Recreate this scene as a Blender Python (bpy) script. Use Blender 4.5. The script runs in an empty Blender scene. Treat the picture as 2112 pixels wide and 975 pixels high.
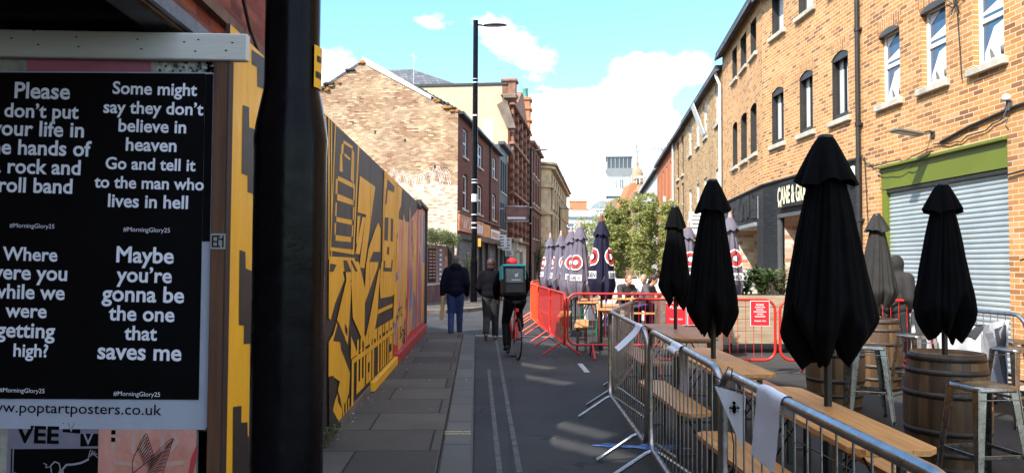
import bpy, math, random
from mathutils import Vector, Matrix, noise as mnoise
random.seed(7)
S = bpy.context.scene
C = S.collection
R = math.radians
PI = math.pi

# ------------------------------------------------------------------ camera
cd = bpy.data.cameras.new('camera'); cam = bpy.data.objects.new('camera', cd); C.objects.link(cam)
cd.sensor_fit = 'HORIZONTAL'; cd.sensor_width = 36.0; cd.lens = 36.0*1587/2112
cd.clip_start = 0.05; cd.clip_end = 3000
cam.matrix_world = Matrix.Translation((0, 0, 1.57)) @ Matrix.Rotation(R(90+2.075), 4, 'X') @ Matrix.Rotation(R(0.3), 4, 'Z')
S.camera = cam
# ------------------------------------------------------------------ light
SUN = Vector((.62, .68, -.94)).normalized()
ld = bpy.data.lights.new('sun', 'SUN'); ld.energy = 2.0; ld.angle = R(0.53); ld.color = (1.0, .955, .88)
lo = bpy.data.objects.new('sun', ld); C.objects.link(lo); lo.rotation_euler = SUN.to_track_quat('-Z', 'Y').to_euler(); lo.location = (-8, -8, 20)
S.view_settings.view_transform = 'Standard'; S.view_settings.look = 'None'
S.view_settings.exposure = 2.15; S.view_settings.gamma = 1.0; S.view_settings.use_curve_mapping = False
w = bpy.data.worlds.new("World"); S.world = w; w.use_nodes = True
nt = w.node_tree; nt.nodes.clear(); N = nt.nodes; Lk = nt.links
def nn(t, **k):
    n = N.new(t)
    for a, b in k.items(): setattr(n, a, b)
    return n
out = nn('ShaderNodeOutputWorld'); bg = nn('ShaderNodeBackground'); bg.inputs[1].default_value = 0.15
sky = nn('ShaderNodeTexSky', sky_type='NISHITA'); sky.sun_disc = False
sky.sun_elevation = math.asin(-SUN.z); sky.sun_rotation = math.atan2(-SUN.x, -SUN.y)
sky.air_density = 1.0; sky.dust_density = 0.6; sky.ozone_density = 1.5
tc = nn('ShaderNodeTexCoord')
# clouds: soft patches placed by direction, broken up with noise
def blob_dir(px, py): 
    x = (px-1056)/1587; z = (545-py)/1587
    return Vector((x, 1, z)).normalized()
def mth(op, a, b=None, clamp=False):
    n = nn('ShaderNodeMath', operation=op); n.use_clamp = clamp
    for i, v in enumerate((a, b)):
        if v is None: continue
        if isinstance(v, (int, float)): n.inputs[i].default_value = v
        else: Lk.new(v, n.inputs[i])
    return n.outputs[0]
nz = nn('ShaderNodeTexNoise'); nz.inputs['Scale'].default_value = 11; nz.inputs['Detail'].default_value = 9; nz.inputs['Roughness'].default_value = .6
mp = nn('ShaderNodeMapping'); mp.inputs['Scale'].default_value = (1, 1, 1.9)
Lk.new(tc.outputs['Generated'], mp.inputs[0]); Lk.new(mp.outputs[0], nz.inputs['Vector'])
acc = None
for px, py, rad, amp in ((1000, 45, .035, .40), (1060, 75, .035, .40), (1120, 125, .028, .40), (900, 40, .03, .30), (1290, 160, .035, .50), (1360, 160, .04, .50), (1450, 135, .03, .45), (1520, 60, .03, .3),
                         (1180, 260, .04, .6), (1260, 290, .06, .6), (1180, 350, .09, .6), (1330, 390, .07, .6), (690, 165, .04, .6), (600, 180, .08, .4), (1160, 450, .12, .8), (1300, 470, .1, .6), (850, 10, .04, .25), (1080, 250, .02, .3)):
    v = nn('ShaderNodeVectorMath', operation='DISTANCE'); Lk.new(tc.outputs['Generated'], v.inputs[0]); v.inputs[1].default_value = blob_dir(px, py)
    a = mth('DIVIDE', v.outputs['Value'], rad); a = mth('MULTIPLY', a, a); a = mth('MULTIPLY', a, -1.0); a = mth('EXPONENT', a); a = mth('MULTIPLY', a, amp)
    acc = a if acc is None else mth('ADD', acc, a)
acc = mth('MINIMUM', acc, 1.0)
n2 = mth('SUBTRACT', nz.outputs['Fac'], .5); n2 = mth('MULTIPLY', n2, 1.3)
# unseen cloud elsewhere, added for its light
nb = nn('ShaderNodeTexNoise'); nb.inputs['Scale'].default_value = 2.2; nb.inputs['Detail'].default_value = 6; Lk.new(mp.outputs[0], nb.inputs['Vector'])
sy = nn('ShaderNodeSeparateXYZ'); Lk.new(tc.outputs['Generated'], sy.inputs[0])
back = mth('SUBTRACT', .74, sy.outputs[1]); back = mth('MULTIPLY', back, 3.0, True); back = mth('MULTIPLY', back, .55); acc = mth('ADD', acc, back)   # cloud added outside the view to neutralise the blue fill in shade
cl = mth('ADD', acc, n2); cl = mth('SUBTRACT', cl, .42); cl = mth('MULTIPLY', cl, 1.25, True)
sx = nn('ShaderNodeSeparateXYZ'); Lk.new(tc.outputs['Generated'], sx.inputs[0])
hsv = nn('ShaderNodeMix', data_type='RGBA', blend_type='MULTIPLY'); hsv.inputs[0].default_value = 1.0
hsv.inputs[7].default_value = (.42, .57, .60, 1); Lk.new(sky.outputs[0], hsv.inputs[6])
mx = nn('ShaderNodeMix', data_type='RGBA'); Lk.new(cl, mx.inputs[0]); Lk.new(hsv.outputs[2], mx.inputs[6]); mx.inputs[7].default_value = (8.8, 8.2, 7.7, 1)
Lk.new(mx.outputs[2], bg.inputs[0]); Lk.new(bg.outputs[0], out.inputs[0])
S.cycles.max_bounces = 6; S.cycles.diffuse_bounces = 3; S.cycles.glossy_bounces = 3; S.cycles.transparent_max_bounces = 8
S.cycles.caustics_reflective = False; S.cycles.caustics_refractive = False

# ------------------------------------------------------------------ helpers
def tag(o, label=None, cat=None, group=None, kind=None):
    if label: o['label'] = label
    if cat: o['category'] = cat
    if group: o['group'] = group
    if kind: o['kind'] = kind
    return o
def empty(name, loc=(0, 0, 0), rz=0, label=None, cat=None, group=None, kind=None):
    o = bpy.data.objects.new(name, None); C.objects.link(o); o.location = loc; o.rotation_euler = (0, 0, rz); o.empty_display_size = .2
    return tag(o, label, cat, group, kind)
CH = {}
def kids(o): return CH.get(o.name, [])
def setpar(c, p):
    c.parent = p; CH.setdefault(p.name, []).append(c)
def copy_tree(o, parent=None):
    c = o.copy(); C.objects.link(c)
    if parent is not None: setpar(c, parent)
    for ch in kids(o): copy_tree(ch, c)
    return c

def newmat(name):
    m = bpy.data.materials.new(name); m.use_nodes = True
    return m, m.node_tree, m.node_tree.nodes['Principled BSDF']
def rgb(c): return (c[0], c[1], c[2], 1)
def mixn(t, fac, a, b, blend='MIX'):
    n = t.nodes.new('ShaderNodeMix'); n.data_type = 'RGBA'; n.blend_type = blend
    for i, v in ((0, fac), (6, a), (7, b)):
        if isinstance(v, (int, float)): n.inputs[i].default_value = v
        elif isinstance(v, tuple): n.inputs[i].default_value = v
        else: t.links.new(v, n.inputs[i])
    return n.outputs[2]
def coordn(t, coords, scale=(1, 1, 1), rot=(0, 0, 0)):
    tcn = t.nodes.new('ShaderNodeTexCoord'); mpn = t.nodes.new('ShaderNodeMapping')
    mpn.inputs['Scale'].default_value = scale; mpn.inputs['Rotation'].default_value = rot
    t.links.new(tcn.outputs[coords], mpn.inputs[0]); return mpn.outputs[0]
def noisen(t, vec, scale, detail=4, rough=.55):
    n = t.nodes.new('ShaderNodeTexNoise'); n.inputs['Scale'].default_value = scale; n.inputs['Detail'].default_value = detail; n.inputs['Roughness'].default_value = rough
    t.links.new(vec, n.inputs['Vector']); return n.outputs['Fac']
def rampn(t, fac, stops):
    n = t.nodes.new('ShaderNodeValToRGB'); cr = n.color_ramp
    while len(cr.elements) < len(stops): cr.elements.new(.5)
    for e, (p, c) in zip(cr.elements, stops): e.position = p; e.color = rgb(c) if len(c) == 3 else c
    t.links.new(fac, n.inputs[0]); return n.outputs[0]
def bumpn(t, p, h, strength, dist=.01):
    b = t.nodes.new('ShaderNodeBump'); b.inputs['Strength'].default_value = strength; b.inputs['Distance'].default_value = dist
    t.links.new(h, b.inputs['Height']); t.links.new(b.outputs[0], p.inputs['Normal']); return b
def M(name, col, rough=.6, metal=0, var=.15, vs=4, bump=0, bs=60, spec=.5, scale=(1, 1, 1), col2=None, rvar=0):
    m, t, p = newmat(name)
    v = coordn(t, 'Object', scale)
    f = noisen(t, v, vs, 5, .65)
    a = tuple(x*(1-var) for x in col); b = col2 if col2 else tuple(min(1, x*(1+var)) for x in col)
    t.links.new(rampn(t, f, [(.3, a), (.7, b)]), p.inputs['Base Color'])
    p.inputs['Roughness'].default_value = rough; p.inputs['Metallic'].default_value = metal; p.inputs['Specular IOR Level'].default_value = spec
    if rvar:
        f3 = noisen(t, v, vs*3, 4); t.links.new(rampn(t, f3, [(.3, (rough-rvar,)*3), (.7, (rough+rvar,)*3)]), p.inputs['Roughness'])
    if bump:
        f2 = noisen(t, v, bs, 4); bumpn(t, p, f2, bump)
    return m
def brick(name, cols, mortar, bw=.225, rh=.075, ms=.008, dirt=.25, dirtcol=(.12, .1, .08), bump=.5, swap=False, rough=.85, patch=None, patchamt=.5, dscale=.6, off=.5):
    m, t, p = newmat(name)
    v = coordn(t, 'UV', (1, 1, 1), (0, 0, R(90)) if swap else (0, 0, 0))
    b = t.nodes.new('ShaderNodeTexBrick'); b.inputs['Scale'].default_value = 1; b.inputs['Mortar Size'].default_value = ms; b.inputs['Mortar Smooth'].default_value = .15
    b.inputs['Brick Width'].default_value = bw; b.inputs['Row Height'].default_value = rh; b.offset = off
    b.inputs['Color1'].default_value = (0, 0, 0, 1); b.inputs['Color2'].default_value = (1, 1, 1, 1); b.inputs['Mortar'].default_value = (.5, .5, .5, 1)
    t.links.new(v, b.inputs['Vector'])
    n = len(cols); base = rampn(t, b.outputs['Color'], [(i/(n-1) if n > 1 else 0, c) for i, c in enumerate(cols)])
    fine = noisen(t, v, 45, 4); base = mixn(t, .35, base, rampn(t, fine, [(.25, (.45, .45, .45)), (.75, (1.0, 1.0, 1.0))]), 'MULTIPLY')
    big = noisen(t, v, dscale, 6, .6)
    if patch: base = mixn(t, rampn(t, noisen(t, v, dscale*1.3, 7, .7), [(.45, (0, 0, 0)), (.62, (patchamt,)*3)]), base, rgb(patch))
    base = mixn(t, b.outputs['Fac'], base, rgb(mortar))
    dm = rampn(t, big, [(.42, (0, 0, 0)), (.75, (dirt,)*3)])
    base = mixn(t, dm, base, rgb(dirtcol))
    t.links.new(base, p.inputs['Base Color']); p.inputs['Roughness'].default_value = rough; p.inputs['Specular IOR Level'].default_value = .25
    inv = t.nodes.new('ShaderNodeMath'); inv.operation = 'MULTIPLY_ADD'; inv.inputs[1].default_value = -1; t.links.new(b.outputs['Fac'], inv.inputs[0]); 
    mm = t.nodes.new('ShaderNodeMath'); mm.operation = 'MULTIPLY'; mm.inputs[1].default_value = .5; t.links.new(fine, mm.inputs[0]); t.links.new(mm.outputs[0], inv.inputs[2])
    bumpn(t, p, inv.outputs[0], bump, .008)
    return m
def wood(name, c1, c2, scale=(1.2, 28, 28), rough=.5, knots=True, coat=0):
    m, t, p = newmat(name)
    v = coordn(t, 'Object', scale); f = noisen(t, v, 1.6, 7, .65)
    base = rampn(t, f, [(.28, c1), (.5, tuple((a+b)/2 for a, b in zip(c1, c2))), (.72, c2)])
    if knots:
        vv = t.nodes.new('ShaderNodeTexVoronoi'); vv.inputs['Scale'].default_value = 1.3
        v2 = coordn(t, 'Object', tuple(3.2*(.45 if q < 3 else 1) for q in scale)); t.links.new(v2, vv.inputs['Vector'])
        base = mixn(t, rampn(t, vv.outputs['Distance'], [(.04, (.75,)*3), (.10, (0, 0, 0))]), base, rgb(tuple(x*.3 for x in c1)))
    big = noisen(t, coordn(t, 'Object'), 1.4, 4)
    base = mixn(t, .35, base, rampn(t, big, [(.3, (.55, .5, .5)), (.7, (1, 1, 1))]), 'MULTIPLY')
    t.links.new(base, p.inputs['Base Color']); p.inputs['Roughness'].default_value = rough; p.inputs['Coat Weight'].default_value = coat; p.inputs['Coat Roughness'].default_value = .2
    bumpn(t, p, f, .25, .004)
    return m

class MB:
    def __init__(s): s.v = []; s.f = []; s.m = []; s.s = []; s.X = Matrix.Identity(4)
    def add(s, pts): 
        i = len(s.v); s.v += [tuple(s.X @ Vector(p)) for p in pts]; return i
    def poly(s, pts, m=0, sm=False):
        i = s.add(pts); s.f.append(tuple(range(i, i+len(pts)))); s.m.append(m); s.s.append(sm); return s
    def faces(s, pts, fs, m=0, sm=False):
        i = s.add(pts)
        for f in fs: s.f.append(tuple(i+k for k in f)); s.m.append(m); s.s.append(sm)
        return s
    def box(s, x0, x1, y0, y1, z0, z1, m=0):
        x0, x1 = sorted((x0, x1)); y0, y1 = sorted((y0, y1)); z0, z1 = sorted((z0, z1))
        p = [(x0, y0, z0), (x1, y0, z0), (x1, y1, z0), (x0, y1, z0), (x0, y0, z1), (x1, y0, z1), (x1, y1, z1), (x0, y1, z1)]
        return s.faces(p, [(3, 2, 1, 0), (4, 5, 6, 7), (0, 1, 5, 4), (1, 2, 6, 5), (2, 3, 7, 6), (3, 0, 4, 7)], m)
    def bbox(s, x0, x1, y0, y1, z0, z1, b=.005, m=0):
        # bevelled box
        x0, x1 = sorted((x0, x1)); y0, y1 = sorted((y0, y1)); z0, z1 = sorted((z0, z1))
        b = min(b, (x1-x0)*.4, (y1-y0)*.4, (z1-z0)*.4)
        pts = []; idx = {}
        for ix, (X, dx) in enumerate(((x0, 1), (x1, -1))):
            for iy, (Yv, dy) in enumerate(((y0, 1), (y1, -1))):
                for iz, (Zv, dz) in enumerate(((z0, 1), (z1, -1))):
                    idx[(ix, iy, iz, 0)] = len(pts); pts.append((X, Yv+dy*b, Zv+dz*b))
                    idx[(ix, iy, iz, 1)] = len(pts); pts.append((X+dx*b, Yv, Zv+dz*b))
                    idx[(ix, iy, iz, 2)] = len(pts); pts.append((X+dx*b, Yv+dy*b, Zv))
        I = idx; f = []
        for a in (0, 1):
            f.append((I[(a, 0, 0, 0)], I[(a, 1, 0, 0)], I[(a, 1, 1, 0)], I[(a, 0, 1, 0)]))
            f.append((I[(0, a, 0, 1)], I[(1, a, 0, 1)], I[(1, a, 1, 1)], I[(0, a, 1, 1)]))
            f.append((I[(0, 0, a, 2)], I[(1, 0, a, 2)], I[(1, 1, a, 2)], I[(0, 1, a, 2)]))
        for a in (0, 1):
            for c in (0, 1):
                f.append((I[(0, a, c, 1)], I[(1, a, c, 1)], I[(1, a, c, 2)], I[(0, a, c, 2)]))
                f.append((I[(a, 0, c, 0)], I[(a, 1, c, 0)], I[(a, 1, c, 2)], I[(a, 0, c, 2)]))
                f.append((I[(a, c, 0, 0)], I[(a, c, 1, 0)], I[(a, c, 1, 1)], I[(a, c, 0, 1)]))
        for a in (0, 1):
            for c in (0, 1):
                for e in (0, 1): f.append((I[(a, c, e, 0)], I[(a, c, e, 1)], I[(a, c, e, 2)]))
        return s.faces(pts, f, m)
    def tube(s, path, r, n=8, m=0, caps=True, closed=False, flat=1.0):
        P = [Vector(p) for p in path]; L = len(P); rs = r if isinstance(r, (list, tuple)) else [r]*L
        rings = []; up = None
        for i in range(L):
            if closed: d = P[(i+1) % L]-P[i-1]
            else: d = (P[min(i+1, L-1)]-P[max(i-1, 0)])
            if d.length < 1e-9: d = Vector((0, 0, 1))
            d.normalize()
            if up is None:
                up = Vector((0, 0, 1)) if abs(d.z) < .9 else Vector((1, 0, 0))
            u = d.cross(up)
            if u.length < 1e-6: u = d.cross(Vector((0, 1, 0)))
            u.normalize(); vv = u.cross(d).normalized(); up = vv
            rings.append([P[i]+(u*math.cos(2*PI*k/n)+vv*math.sin(2*PI*k/n)*flat)*rs[i] for k in range(n)])
        pts = [p for rg in rings for p in rg]; f = []
        for i in range(L if closed else L-1):
            j = (i+1) % L
            for k in range(n): f.append((i*n+k, i*n+(k+1) % n, j*n+(k+1) % n, j*n+k))
        s.faces(pts, f, m, True)
        if caps and not closed:
            s.poly(rings[0][::-1], m); s.poly(rings[-1], m)
        return s
    def lathe(s, prof, n=24, c=(0, 0), m=0, sm=True, mf=None, a0=0, a1=2*PI):
        full = abs(a1-a0-2*PI) < 1e-6; kn = n if full else n+1
        pts = [(c[0]+r*math.cos(a0+(a1-a0)*k/n), c[1]+r*math.sin(a0+(a1-a0)*k/n), z) for r, z in prof for k in range(kn)]
        i0 = s.add(pts)
        for i in range(len(prof)-1):
            for k in range(n):
                k2 = (k+1) % kn
                s.f.append((i0+i*kn+k, i0+i*kn+k2, i0+(i+1)*kn+k2, i0+(i+1)*kn+k)); s.m.append(mf(k, i) if mf else m); s.s.append(sm)
        return s
    def prism(s, pts, dv, m=0, sides=True):
        dv = Vector(dv); n = len(pts); a = [Vector(p) for p in pts]; b = [p+dv for p in a]
        s.poly(a, m); s.poly(b[::-1], m)
        if sides:
            for i in range(n): s.poly([a[i], a[(i+1) % n], b[(i+1) % n], b[i]], m)
        return s
    def build(s, name, mats, parent=None, uv=True, loc=None):
        me = bpy.data.meshes.new(name); me.from_pydata(s.v, [], s.f)
        if not isinstance(mats, (list, tuple)): mats = [mats]
        for q in mats: me.materials.append(q)
        me.polygons.foreach_set('material_index', s.m); me.polygons.foreach_set('use_smooth', s.s)
        if uv:
            ul = me.uv_layers.new(name='UVMap'); data = []
            for p in me.polygons:
                nr = p.normal
                for li in p.loop_indices:
                    co = me.vertices[me.loops[li].vertex_index].co
                    if abs(nr.z) < .75:
                        if abs(nr.y) >= abs(nr.x): data += [co.x, co.z]
                        else: data += [co.y+.1, co.z]
                    else: data += [co.x, co.y]
            ul.data.foreach_set('uv', data)
        me.update()
        o = bpy.data.objects.new(name, me); C.objects.link(o)
        if parent is not None: setpar(o, parent)
        if loc: o.location = loc
        return o
def struct(o): o['kind'] = 'structure'; return o
def text(body, size, mat, name='lettering', parent=None, width=None, height=None, bold=0.0, align='CENTER', extrude=.0, X=Matrix.Identity(4), merge=None, shear=0):
    """lettering as mesh; X places the text plane (x right, y up)"""
    cu = bpy.data.curves.new('t', 'FONT'); cu.body = body; cu.size = 1.0; cu.align_x = align; cu.offset = bold; cu.extrude = 0; cu.resolution_u = 3; cu.shear = shear
    o = bpy.data.objects.new('t', cu); C.objects.link(o)
    dg = bpy.context.evaluated_depsgraph_get(); dg.update()
    me = bpy.data.meshes.new_from_object(o.evaluated_get(dg)); bpy.data.objects.remove(o)
    xs = [v.co.x for v in me.vertices]; ys = [v.co.y for v in me.vertices]
    sx_ = sy_ = size
    if width: sx_ = width/(max(xs)-min(xs)); sy_ = sx_ if not height else height/(max(ys)-min(ys))
    elif height: sx_ = sy_ = height/(max(ys)-min(ys))
    cx = (max(xs)+min(xs))/2 if align == 'CENTER' else 0
    mb = merge if merge is not None else MB()
    vs = [X @ Vector(((v.co.x-cx)*sx_, v.co.y*sy_, extrude)) for v in me.vertices]
    i0 = len(mb.v); mb.v += [tuple(v) for v in vs]
    for p in me.polygons: mb.f.append(tuple(i0+k for k in p.vertices)); mb.m.append(0 if merge is None else mat); mb.s.append(False)
    bpy.data.meshes.remove(me)
    if merge is None: return mb.build(name, mat, parent, uv=False)
    return mb
def plane_x(origin, xdir, ydir):
    x = Vector(xdir).normalized(); y = Vector(ydir).normalized(); z = x.cross(y)
    m = Matrix.Identity(4)
    for i in range(3): m[i][0] = x[i]; m[i][1] = y[i]; m[i][2] = z[i]; m[i][3] = origin[i]
    return m
def rnd(a, b): return random.uniform(a, b)

# ------------------------------------------------------------------ materials
B_OR = brick('orange_brick', [(.24, .11, .05), (.50, .22, .07), (.62, .31, .105), (.56, .265, .085), (.64, .36, .16)], (.66, .53, .37), dirt=.28, dirtcol=(.26, .15, .09), dscale=.55, ms=.0075)
B_ORS = brick('orange_soldier_brick', [(.36, .16, .055), (.52, .24, .08), (.60, .31, .11)], (.66, .52, .36), dirt=.2, swap=True, ms=.0075)
B_YE = brick('buff_brick', [(.28, .14, .06), (.48, .29, .13), (.56, .37, .19)], (.58, .47, .33), dirt=.3, ms=.0055)
B_RED = brick('red_brick', [(.11, .030, .016), (.19, .050, .026), (.24, .066, .034)], (.16, .105, .08), dirt=.35, dirtcol=(.05, .03, .025))
B_SMOOTHRED = brick('smooth_red_brick', [(.50, .15, .06), (.58, .19, .08)], (.5, .25, .15), dirt=.1)
B_GAB = brick('gable_brick', [(.13, .06, .035), (.38, .21, .12), (.29, .14, .08), (.50, .32, .19), (.64, .49, .33)], (.42, .30, .19), ms=.008, dirt=.65, dirtcol=(.20, .10, .06), patch=(.74, .60, .38), patchamt=.5, dscale=.5, bump=1.0)
B_BUFF = brick('pale_buff_brick', [(.52, .35, .21), (.62, .44, .28)], (.6, .5, .36), dirt=.1)
B_BLK = brick('black_painted_brick', [(.018, .019, .022), (.028, .03, .034)], (.010, .010, .012), dirt=.25, dirtcol=(.05, .05, .05), bump=1.0, rough=.45)
SLATE = brick('roof_slate', [(.08, .085, .10), (.16, .16, .18)], (.04, .04, .04), bw=.3, rh=.22, ms=.012, bump=.7)
STONE = M('pale_stone', (.50, .44, .34), .85, var=.3, vs=2, bump=.3)
SILL = M('sill_stone', (.48, .44, .36), .85, var=.25, vs=5, bump=.3)
DKSTONE = M('sooty_stone', (.16, .12, .09), .9, var=.4, vs=1.5)
OCHRE = M('ochre_stone', (.30, .20, .12), .85, var=.35, vs=1.0, bump=.3)
BLACKP = M('black_paint', (.012, .012, .013), .32, var=.3, vs=6, bump=.08, bs=30)
POSTBLK = M('post_black_gloss', (.0035, .0035, .0045), .22, var=.6, vs=5, bump=.10, bs=18, spec=.10, rvar=.08)
GUTTER = M('gutter_black', (.02, .019, .018), .5, var=.4)
WHITEP = M('white_frame', (.80, .80, .78), .4, var=.04)
DKFRAME = M('dark_window_frame', (.035, .032, .03), .45, var=.3)
GREYP = M('grey_paint', (.07, .07, .072), .6, var=.3, vs=1)
GREEN = M('green_fascia', (.13, .16, .010), .5, var=.12, vs=1.2, bump=.05, bs=10)
def glassmat(name, col, rough=.04):
    m, t, p = newmat(name); p.inputs['Base Color'].default_value = rgb(col); p.inputs['Roughness'].default_value = rough; p.inputs['Specular IOR Level'].default_value = .8
    f = noisen(t, coordn(t, 'Object'), 1.5, 2); bumpn(t, p, f, .06, .02); return m
GLASS = glassmat('window_glass', (.02, .025, .03)); GLASSB = glassmat('window_glass_blue', (.05, .11, .20), .06)
PALEPANE = M('pale_blind', (.55, .56, .55), .5, var=.12, vs=2)
GREYPANE = M('grey_board', (.16, .155, .14), .6, var=.25, vs=2)
YEL = M('yellow_mural_paint', (.86, .43, .008), .55, var=.13, vs=3, bump=.25, bs=120, scale=(1, 1, .35), rvar=.12)
MBLK = M('black_mural_paint', (.020, .013, .011), .55, var=.35, vs=3, bump=.35, bs=90)
MGREY = M('weathered_black_paint', (.045, .036, .034), .6, var=.6, vs=4, bump=.35, bs=90, scale=(1, 1, .3))
SILVER = M('galvanised_steel', (.42, .42, .43), .34, 1, var=.22, vs=9, bump=.05, bs=80, rvar=.1)
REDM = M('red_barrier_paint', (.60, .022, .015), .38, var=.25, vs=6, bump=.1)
ORM = M('sunlit_barrier_orange', (.86, .085, .02), .42, var=.12, vs=3)  # red barrier paint turned orange for sunlight; also colours the bottles
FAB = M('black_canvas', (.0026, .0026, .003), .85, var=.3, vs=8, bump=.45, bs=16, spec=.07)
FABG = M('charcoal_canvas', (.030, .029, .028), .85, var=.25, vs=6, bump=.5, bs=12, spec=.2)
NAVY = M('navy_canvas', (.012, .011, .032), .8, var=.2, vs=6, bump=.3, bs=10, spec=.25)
LAV = M('sunlit_navy_canvas', (.13, .115, .15), .8, var=.18, vs=6, bump=.3, bs=10, spec=.25)  # navy lightened in its colour for the umbrellas standing in sun
CWHITE = M('canvas_white_print', (.75, .73, .72), .75, var=.05); CRED = M('canvas_red_print', (.58, .03, .025), .7, var=.1)
PINE = wood('varnished_pine', (.46, .16, .035), (.86, .46, .15), (26, 1.1, 26), rough=.42, coat=.06)
PINE2 = wood('aged_pine', (.32, .12, .045), (.60, .30, .12), (26, 1.1, 26), rough=.45, coat=.05)
GREYWOOD = wood('sunbleached_planks', (.26, .19, .12), (.50, .39, .26), (1.0, 1, 14), rough=.75)
DKWOOD = wood('dark_stained_wood', (.05, .016, .010), (.12, .045, .025), (18, 18, 1.0), rough=.5)
LEGM = M('black_powder_coat', (.012, .013, .012), .4, var=.3)
GREENLEG = M('green_powder_coat', (.01, .12, .07), .45)
BLUELEG = M('blue_powder_coat', (.03, .28, .75), .45)
PAPER = M('white_paper', (.84, .84, .90), .6, var=.05, vs=6, bump=.2, bs=8)
RUBBER = M('black_rubber', (.01, .01, .01), .7)
SKIN = M('skin', (.50, .27, .18), .55, var=.1)
STEEL = M('stool_gunmetal', (.33, .31, .28), .30, 1, var=.35, vs=8, bump=.06, bs=40, rvar=.1)
INKBLK = M('poster_black_ink', (.0022, .0022, .003), .5, var=.4, vs=5, bump=.12, bs=14, spec=.12)
INKWHITE = M('poster_white_print', (.84, .84, .95), .55, var=.04)

# ------------------------------------------------------------------ ground
def asphalt():
    m, t, p = newmat('asphalt'); v = coordn(t, 'Object')
    fine = noisen(t, v, 160, 3, .7); mid = noisen(t, v, 1.1, 6, .6); big = noisen(t, v, .25, 4)
    base = rampn(t, mid, [(.3, (.026, .026, .027)), (.7, (.054, .053, .053))])
    base = mixn(t, .55, base, rampn(t, fine, [(.3, (.45, .45, .45)), (.62, (1, 1, 1)), (.72, (2.2, 2.2, 2.1))]), 'MULTIPLY')
    base = mixn(t, rampn(t, big, [(.5, (0, 0, 0)), (.7, (.5,)*3)]), base, (.070, .066, .060, 1))
    vo = t.nodes.new('ShaderNodeTexVoronoi'); vo.feature = 'DISTANCE_TO_EDGE'; vo.inputs['Scale'].default_value = .55
    nv = t.nodes.new('ShaderNodeTexNoise'); nv.inputs['Scale'].default_value = 3; t.links.new(v, nv.inputs['Vector'])
    t.links.new(mixn(t, .25, v, nv.outputs['Color'], 'LINEAR_LIGHT'), vo.inputs['Vector'])
    mask = noisen(t, v, .45, 3)
    cr = t.nodes.new('ShaderNodeMath'); cr.operation = 'MULTIPLY'
    t.links.new(rampn(t, vo.outputs['Distance'], [(.0, (1, 1, 1)), (.012, (0, 0, 0))]), cr.inputs[0]); t.links.new(rampn(t, mask, [(.46, (0, 0, 0)), (.54, (.95,)*3)]), cr.inputs[1])
    base = mixn(t, cr.outputs[0], base, (.012, .012, .012, 1))
    # squared repair patches
    bp = t.nodes.new('ShaderNodeTexBrick'); bp.inputs['Scale'].default_value = 1; bp.inputs['Brick Width'].default_value = 3.7; bp.inputs['Row Height'].default_value = 5.3; bp.inputs['Mortar Size'].default_value = .022; bp.offset = .37
    bp.inputs['Color1'].default_value = (.72, .72, .72, 1); bp.inputs['Color2'].default_value = (1.15, 1.13, 1.1, 1); bp.inputs['Mortar'].default_value = (.55, .55, .55, 1)
    t.links.new(mixn(t, .03, v, nv.outputs['Color'], 'LINEAR_LIGHT'), bp.inputs['Vector']); base = mixn(t, .8, base, bp.outputs['Color'], 'MULTIPLY')
    # spots of old chewing gum
    vg = t.nodes.new('ShaderNodeTexVoronoi'); vg.inputs['Scale'].default_value = 2.2; t.links.new(v, vg.inputs['Vector'])
    base = mixn(t, rampn(t, vg.outputs['Distance'], [(.03, (.5,)*3), (.05, (0, 0, 0))]), base, (.16, .16, .15, 1))
    t.links.new(base, p.inputs['Base Color']); p.inputs['Roughness'].default_value = .82; p.inputs['Specular IOR Level'].default_value = .35
    bumpn(t, p, fine, .5, .004); return m
ASPH = asphalt()
FLAG = brick('pavement_flags', [(.066, .059, .051), (.104, .092, .079), (.135, .120, .102), (.088, .080, .072)], (.022, .02, .018), bw=.93, rh=.78, ms=.010, dirt=.5, dirtcol=(.045, .040, .034), bump=.5, dscale=1.3, off=.37)
KERB = brick('granite_kerb', [(.11, .107, .10), (.155, .15, .14)], (.02, .03, .03), bw=.92, rh=5, ms=.010, dirt=.35, dirtcol=(.06, .055, .05), bump=.3, swap=True, dscale=2)
mb = MB(); mb.poly([(-900, -900, 0), (900, -900, 0), (900, 1500, 0), (-900, 1500, 0)]); struct(mb.build('road', ASPH))
KX = lambda y: -.018-.0463*y           # kerb face of the near pavement
HX = lambda y: -1.302-.038*y           # hoarding line
A1 = math.atan2(1, -.0463)-PI/2
def strip(name, mat, pts, h, parent=None):
    mb = MB(); mb.prism([(x, y, 0) for x, y in pts], (0, 0, h)); return struct(mb.build(name, mat))
# near pavement: modelled in a frame turned with the street so the joints run with it
pr = empty('pavement', (KX(0), 0, 0), A1, kind='structure')
mb = MB(); mb.bbox(-1.75, -.262, -14, 16.95, 0, .08, .008); mb.build('paving', FLAG, pr)
mb = MB(); mb.bbox(-.255, 0, -14, 16.2, 0, .084, .02); 
mb.lathe([(.255, 0), (.255, .084), (0, .084)], 8, (-.255, 16.2), a0=0, a1=PI/2, sm=False)
mb.build('kerb', KERB, pr)
mb = MB()
for q in (0, 1): mb.box(-.25, -.02, 6.80+q*.09, 6.83+q*.09, .0845, .0875)
mb.build('painted_mark', M('worn_yellow_paint', (.42, .36, .18), .8, var=.6, vs=30), pr)
FARK = lambda y: -2.46+.122*(y-34.5)
pts = [(-22, 23.9), (-3.4, 24.1), (-2.1, 24.6), (-1.35, 25.5), (-.85, 26.8), (-.55, 29), (FARK(36)+1.7, 36), (FARK(110)+1.8, 110), (FARK(110)-.3, 110), (FARK(34.4)-.3, 34.4), (-22, 36.6)]
strip('far_pavement', FLAG, pts, .10)
mb = MB(); kp = [(x, y, .0) for x, y in pts[1:8]]
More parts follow.
